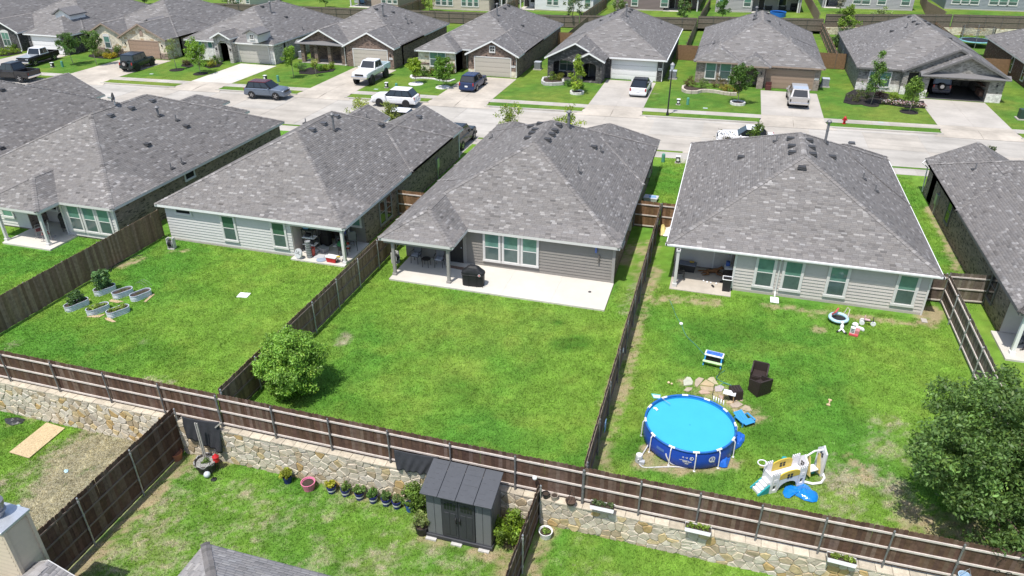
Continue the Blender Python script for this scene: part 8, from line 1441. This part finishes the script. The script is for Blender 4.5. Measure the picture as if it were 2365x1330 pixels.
for i, x0 in enumerate((SX0 - .05, SX0 + .95, SX1 - .45)): b = MB(); b.cbox(0, 0, .04, .42, .2, .1); one('paving_block', 'pale block under the %s of the shed' % ('left front corner', 'middle front', 'right front corner')[i], 'block', b, mat('pale_block', (.5, .49, .47), .85), (x0 + .2, SY0 - .1, -1.78), bevel=.01)
# right lower garden
pot('white tyre shaped planter with a small green plant beside the tall fence', at(*km(1418, 1060), ZRR), .26, .3, WPLAS, 'tyre_planter', plant=(.16, .26, .05), ph=.12, pr=.14, n=8, cat='planter')
t = T('ball_planter', 'white ball shaped bird house on the rail where the fences meet', 'bird house', aty(*km(1345, 660), 18.9)); MB().ball((0, 0, 0), .09, n=12, m=8).obj('shell', WPLAS, t, smooth=True)
for lab, u, v, r, m in (('dark pot on the wall top right of the tall fence', 1420, 800, .13, BLACKP), ('pale stone pot on the wall top under the fence', 1478, 815, .14, mat('pale_stone_pot', (.4, .35, .29), .8)), ): x, y, z_ = aty(*km(u, v), 18.93); pot(lab, (x, y, .02), r, .22, m)
t = T('hanging_basket', 'dark wire basket hanging from the fence rail', 'hanging basket', aty(*km(1590, 820), 18.8)); b = MB(); b.lathe([(.05, -.16), (.15, -.1), (.2, .05), (.17, .05), (.12, -.06)], 14); b.obj('basket', mat('coir', (.09, .06, .045), .9), t); b = MB(); [b.tube([(.19 * math.cos(a), .19 * math.sin(a), .05), (0, .1, .5)], .008, 4) for a in (0, 2.1, 4.2)]; b.obj('wire', BLACKM, t)
def windowbox(label, p0, p1, col, k, y=18.72):
    a, c = aty(*k(*p0), y), aty(*k(*p1), y); t = T('window_box', label, 'window box', ((a[0] + c[0]) / 2, y, (a[2] + c[2]) / 2 - .12), 0, 'white boxes of plants hung below the back fence'); L = c[0] - a[0]; t.rotation_euler = (0, -math.atan2(c[2] - a[2], L), 0); b = MB(); b.add([(-L / 2 + .02, -.17, 0), (L / 2 - .02, -.17, 0), (L / 2 - .02, .1, 0), (-L / 2 + .02, .1, 0), (-L / 2, -.14, .15), (L / 2, -.14, .15), (L / 2, .14, .15), (-L / 2, .14, .15)], [(3, 2, 1, 0), (0, 1, 5, 4), (1, 2, 6, 5), (2, 3, 7, 6), (3, 0, 4, 7)]); b.obj('box', WPLAS, t); b = MB(); b.box(-L / 2 + .02, L / 2 - .02, -.12, .12, .08, .13); b.obj('soil', SOIL, t); leaves(t, [(random.uniform(-L / 2 + .08, L / 2 - .08), random.uniform(-.08, .08), .2) for _ in range(26)], 16, .07, .07, col, 'plants')
windowbox('white window box with grey green plants by the corner post', (1725, 830), (1890, 865), (.1, .15, .06), km); windowbox('white window box with bright green plants under the fence, left of the swing castle', (50, 980), (230, 1020), (.17, .26, .04), kr); windowbox('white window box with bright green plants under the fence, lower right', (1020, 1185), (1220, 1235), (.2, .29, .05), kr)
t = T('hanging_bucket', 'pale blue bucket hanging on the fence at the bottom right', 'bucket', aty(*kr(1960, 1325), 18.85)); b = MB(); b.lathe([(.14, -.28), (.19, 0), (.17, 0), (.13, -.25)], 14); b.obj('bucket', mat('ice_blue_bucket', (.4, .55, .68), .45), t); b = MB(); b.tube([(.18, 0, 0), (.1, .1, .22), (-.16, 0, 0)], .01, 5); b.obj('handle', STEEL, t)
t = T('scroll_ornament', 'dark scroll ironwork on the fence at the bottom right', 'ironwork', aty(*kr(2215, 1310), 18.9)); b = MB(); [b.tube([(s * .16 + .1 * math.cos(a) * (1 - a / 9), 0, .1 * math.sin(a) * (1 - a / 9)) for a in np.linspace(0, 6.2, 16)], .014, 5) for s in (-1, 1)]; b.obj('scroll', BLACKM, t)
b = MB(); b.tube([(0, 0, 0), (.02, .02, .9), (.1, .05, 1.25)], .012, 5); one('shepherd_hook', 'thin rod stuck in the grass below the hanging basket', 'rod', b, BLACKM, at(*km(1568, 985), ZRR)); one('blue_towel', 'small blue cloth caught on the fence between the middle gardens', 'cloth', MB().cbox(0, 0, 0, .02, .3, .5), mat('sky_cloth', (.2, .36, .6), .8), (-2.78, 22.8, .6)); one('white_disc', 'white disc fixed to the fence between the middle gardens', 'disc', MB().cyl((0, 0, 0), (.03, 0, 0), .12, n=14), WPLAS, (-2.88, 27.9, .9))
# ------------------------------------------------------------------ between the houses
t = binbox('white tub of washing behind the short fence right of the patio house', at(1503, 463), R(-5), 1.0, .7, .3, mat('pale_tub', (.55, .56, .6), .4), None, 'washing_tub', 'tub'); b = MB(); b.cbox(.1, 0, .28, .5, .4, .08, rz=.3); b.obj('blue_cloth', mat('sky_cloth', (.2, .36, .6), .8), t)
crumple('yellow bag slumped beside the side fence of the pool house', 'bag', 'bag', [at(u, v) for u, v in ((1520, 530), (1530, 522), (1540, 533), (1535, 546), (1522, 545))], 0, .45, mat('cream_yellow', (.6, .5, .2), .6), seed=6); crumple('white bag lying beside the yellow one', 'bag', 'bag', [at(u, v) for u, v in ((1532, 534), (1548, 526), (1556, 538), (1545, 548), (1530, 546))], 0, .4, WPLAS, seed=7)
def green_ped(label, x, y): b = MB(); b.lathe([(.14, 0), (.14, .62), (.12, .68), (.03, .72)], 14); one('utility_post', label, 'utility post', b, mat('utility_green', (.1, .3, .22), .5), (x, y, 0), group='green utility posts in the front lawns')
def lantern_ped(label, x, y): t = T('meter_pedestal', label, 'meter box', (x, y, 0), 0, 'black and white meter boxes in the front lawns'); b = MB(); b.cbox(0, 0, .28, .32, .3, .5); b.obj('case', BLACKP, t, bevel=.03); b = MB(); b.cbox(0, -.16, .3, .2, .03, .2); b.cbox(0, 0, .55, .36, .34, .05); b.obj('lid', WPLAS, t); b = MB(); b.cbox(0, 0, .03, .44, .42, .06); b.obj('footing', CONC, t)
for lab, x, y in (('before the cream stone house', -77.5, 71.0), ('before the pillared porch house', -48.35, 71.8), ('behind the white suv', -34.1, 72.2), ('before the long curved bed', -3.5, 74.9), ('beside the patio house side lawn', *at(1531, 374)[:2])): green_ped('green utility post in the lawn ' + lab, x, y)
for lab, x, y in (('before the stone house trees', -78.5, 70.5), ('behind the silver blue suv', -50.05, 71.9), ('by the lifted pickup drive', -35.5, 72.7), ('beside the street lamp', -4.4, 74.6), ('beside the patio house side lawn', *at(1565, 376)[:2])): lantern_ped('black and white meter box in the lawn ' + lab, x, y)
for lab, x, y in (('beside the silver blue suv', -53.2, 71.2), ('in the lawn by the hydrant', 14.3, 73.6), ('in the long curved bed lawn', -1.7, 74.0), ('near the stone house drive', -64.6, 70.9), ('by the lifted pickup drive', -36.3, 71.7)): b = MB(); b.box(-.22, .22, -.15, .15, 0, .03); one('meter_cover', 'pale flat cover ' + lab, 'ground cover', b, mat('grey_cover', (.42, .5, .47), .6), (x, y, 0))
t = T('fire_hydrant', 'red fire hydrant on the verge across the street', 'fire hydrant', at(1949, 286)); HR = mat('hydrant_red', (.42, .012, .02), .4); b = MB(); b.lathe([(.17, 0), (.17, .05), (.11, .06), (.115, .5), (.15, .52), (.15, .56), (.12, .62), (.06, .7), (.03, .76)], 16); b.obj('barrel', HR, t)
for a in (0, math.pi, -math.pi / 2): b = MB(); b.cyl((.1 * math.cos(a), .1 * math.sin(a), .4), (.22 * math.cos(a), .22 * math.sin(a), .4), .07, n=10); b.obj('outlet', HR, t)
t = T('street_lamp', 'black street lamp post with a lantern on the far verge', 'street lamp', (-5.06, 70.4, 0)); b = MB(); b.lathe([(.14, 0), (.12, .25), (.07, .4), (.055, 4.2), (.08, 4.25)], 12); b.obj('post', BLACKM, t); b = MB(); b.lathe([(.08, 4.25), (.15, 4.35), (.19, 4.75), (.02, 4.76)], 6); b.obj('lantern', mat('lantern_glass', (.4, .45, .48), .2), t); b = MB(); b.lathe([(.24, 4.76), (.14, 4.88), (.03, 4.98)], 6); b.obj('cap', mat('lantern_cap', (.2, .21, .22), .4), t)
def ac(label, x, y, rz=0.): t = T('air_conditioner', label, 'air conditioner', (x, y, 0), rz, 'air conditioners beside the houses'); b = MB(); b.box(-.5, .5, -.5, .5, 0, .1); b.obj('pad', CONC, t); b = MB(); b.box(-.38, .38, -.38, .38, .1, .86); b.obj('casing', mat('ac_grey', (.2, .21, .23), .6), t, bevel=.02); b = MB(); [b.box(-.385, .385, -.385, .385, .16 + .08 * k, .18 + .08 * k) for k in range(8)]; b.obj('louvres', mat('ac_louvre', (.28, .29, .31), .6), t); b = MB(); b.box(-.4, .4, -.4, .4, .86, .92); b.obj('lid', mat('ac_lid', (.45, .48, .53), .4), t)
for lab, x, y in (('beside the pillared porch house', -52.0, 83.4), ('left of the stone bay house', -36.2, 84.6), ('between the stone bay house and the charcoal house', -21.9, 85.9), ('right of the charcoal house', -6.0, 85.7), ('right of the clipped gable house', 10.3, 86.6)): ac('grey air conditioner ' + lab, x, y)
t = T('utility_cabinet', 'green utility cabinet on the lawn at the right edge', 'utility cabinet', at(2362, 275)); b = MB(); b.cbox(0, 0, .5, .9, .8, .9); b.obj('cabinet', mat('dark_green_cabinet', (.03, .06, .045), .5), t, bevel=.03); b = MB(); b.cbox(0, 0, .04, 1.2, 1.1, .1); b.obj('pad', CONC, t)
k19b = K(1945, 0, 5.631); cx, cy, _ = at(*k19b(1715, 600), 0); t = T('trampoline', 'blue rimmed garden trampoline with a dark net behind the far houses', 'trampoline', (cx, cy, 0)); b = MB(); b.lathe([(1.75, .78), (1.78, .8), (.02, .8)], 28); b.obj('mat', mat('trampoline_mat', (.02, .022, .035), .6), t); b = MB(); b.lathe([(1.78, .74), (2.05, .74), (2.05, .82), (1.78, .84)], 28); b.f = b.f[:-2]; b.obj('rim_pad', mat('trampoline_blue', (.25, .55, .62), .5), t); b = MB()
for k in range(6): a = k * math.pi / 3 + .3; q = MB(); q.cyl((2.0 * math.cos(a), 2.0 * math.sin(a), 0), (2.0 * math.cos(a), 2.0 * math.sin(a), 2.5), .035, n=6); q.obj('pole', STEEL, t)
q = MB(); q.tube([(2.0 * math.cos(a), 2.0 * math.sin(a), 2.45) for a in np.linspace(0, 6.283, 25)], .02, 4)
for k in range(72): a = k * 6.283 / 72; q.tube([(1.98 * math.cos(a), 1.98 * math.sin(a), .85), (1.98 * math.cos(a), 1.98 * math.sin(a), 2.45)], .012, 3)
for z_ in np.arange(1.0, 2.4, .2): q.tube([(1.98 * math.cos(a), 1.98 * math.sin(a), z_) for a in np.linspace(0, 6.283, 37)], .009, 3)
o = q.obj('net', BLACKP, t); o['kind'] = 'stuff'
# small furnishings of the far patios
zq = lambda u, v: zspot(*kb_(u, v))
x, y, z_ = zq(1165, 150); t = T('paddling_pool', 'round blue pool half hidden behind the clipped gable roof', 'pool', (x, y, z_)); b = MB(); b.lathe([(1.2, 0), (1.25, .75), (1.15, .75), (1.1, .6), (.02, .6)], 24); b.obj('wall', mat('far_pool_blue', (.02, .14, .5), .4), t); b = MB(); b.lathe([(1.12, .62), (.02, .62)], 24); b.obj('water', WATER, t)
for lab, u, v in (('dark patio sofa chair at the left of the furnished far patio', 1080, 90), ('dark patio sofa chair at the right of the furnished far patio', 1205, 92), ('black grill at the right end of the furnished far patio', 1310, 96)):
    x, y, z_ = zq(u, v); t = T('patio_sofa' if 'sofa' in lab else 'patio_grill', lab, 'sofa' if 'sofa' in lab else 'grill', (x, y, z_ + .06)); b = MB(); b.cbox(0, 0, .3, 1.1, .8, .5); b.cbox(0, .38, .6, 1.1, .15, .8); b.obj('base', BLACKP, t, bevel=.04); b = MB(); [b.cbox(s * .5, 0, .6, .14, .8, .14) for s in (-1, 1)]; b.obj('armrest' if 'sofa' in lab else 'side_shelf', BLACKP, t)
x, y, z_ = zq(362, 92); t = T('chiminea', 'terracotta chiminea on the taupe house patio', 'chiminea', (x, y, z_)); b = MB(); b.lathe([(.15, 0), (.32, .3), (.36, .55), (.2, .85), (.12, 1.1), (.16, 1.3), (.1, 1.3)], 16); b.obj('clay_body', mat('chiminea_clay', (.42, .2, .1), .8), t); b = MB(); b.cyl((0, -.36, .5), (0, -.3, .5), .14, n=12); b.obj('mouth', BLACKP, t)
x, y, z_ = zq(205, 75); t = T('patio_grill', 'black grill with a white lid on the taupe house patio', 'grill', (x, y, z_)); b = MB(); b.cbox(0, 0, .45, .8, .5, .8); b.obj('cabinet', BLACKP, t, bevel=.03); b = MB(); b.ball((0, 0, .95), .4, .28, .25); b.obj('lid', WPLAS, t, smooth=True)
x, y, z_ = zspot(*k8(140, 75)); chair('white wicker chair on the tan pink house patio', (x, y, z_ + .1), R(200), WPLAS, WPLAS, w=.75); x, y, z_ = zspot(*k8(225, 70)); chair('blue folding chair on the tan pink house patio', (x, y, z_ + .1), R(180), mat('steel_blue', (.12, .22, .35), .5), mat('steel_blue', (.12, .22, .35), .5), w=.8, bh=.9)
x, y, z_ = zspot(*ka(1195, 60)); t = T('patio_barrel', 'round dark barbecue shape in the white house patio', 'barbecue', (x, y, z_)); b = MB(); b.ball((0, 0, .8), .55, .45, .55); b.obj('body', BLACKP, t, smooth=True); legs4(t, BLACKM, .3, .25, .4)
b = MB(); b.box(-.3, .3, -.05, .05, 0, .75); b.box(-.3, .3, -.5, .05, .0, .45); one('step_stool', 'little brown step chair left of the brown garage door', 'step stool', b, mat('stool_brown', (.09, .03, .025), .6), (4.35, 83.7, .02)); b = MB(); b.lathe([(.2, 0), (.14, .1), (.14, .6), (.3, .7), (.36, .78), (.3, .78)], 14); one('bird_bath', 'pale stone bird bath in the bed before the charcoal house', 'bird bath', b, mat('pale_stone_pot', (.4, .35, .29), .8), at(*k12(630, 1010)))
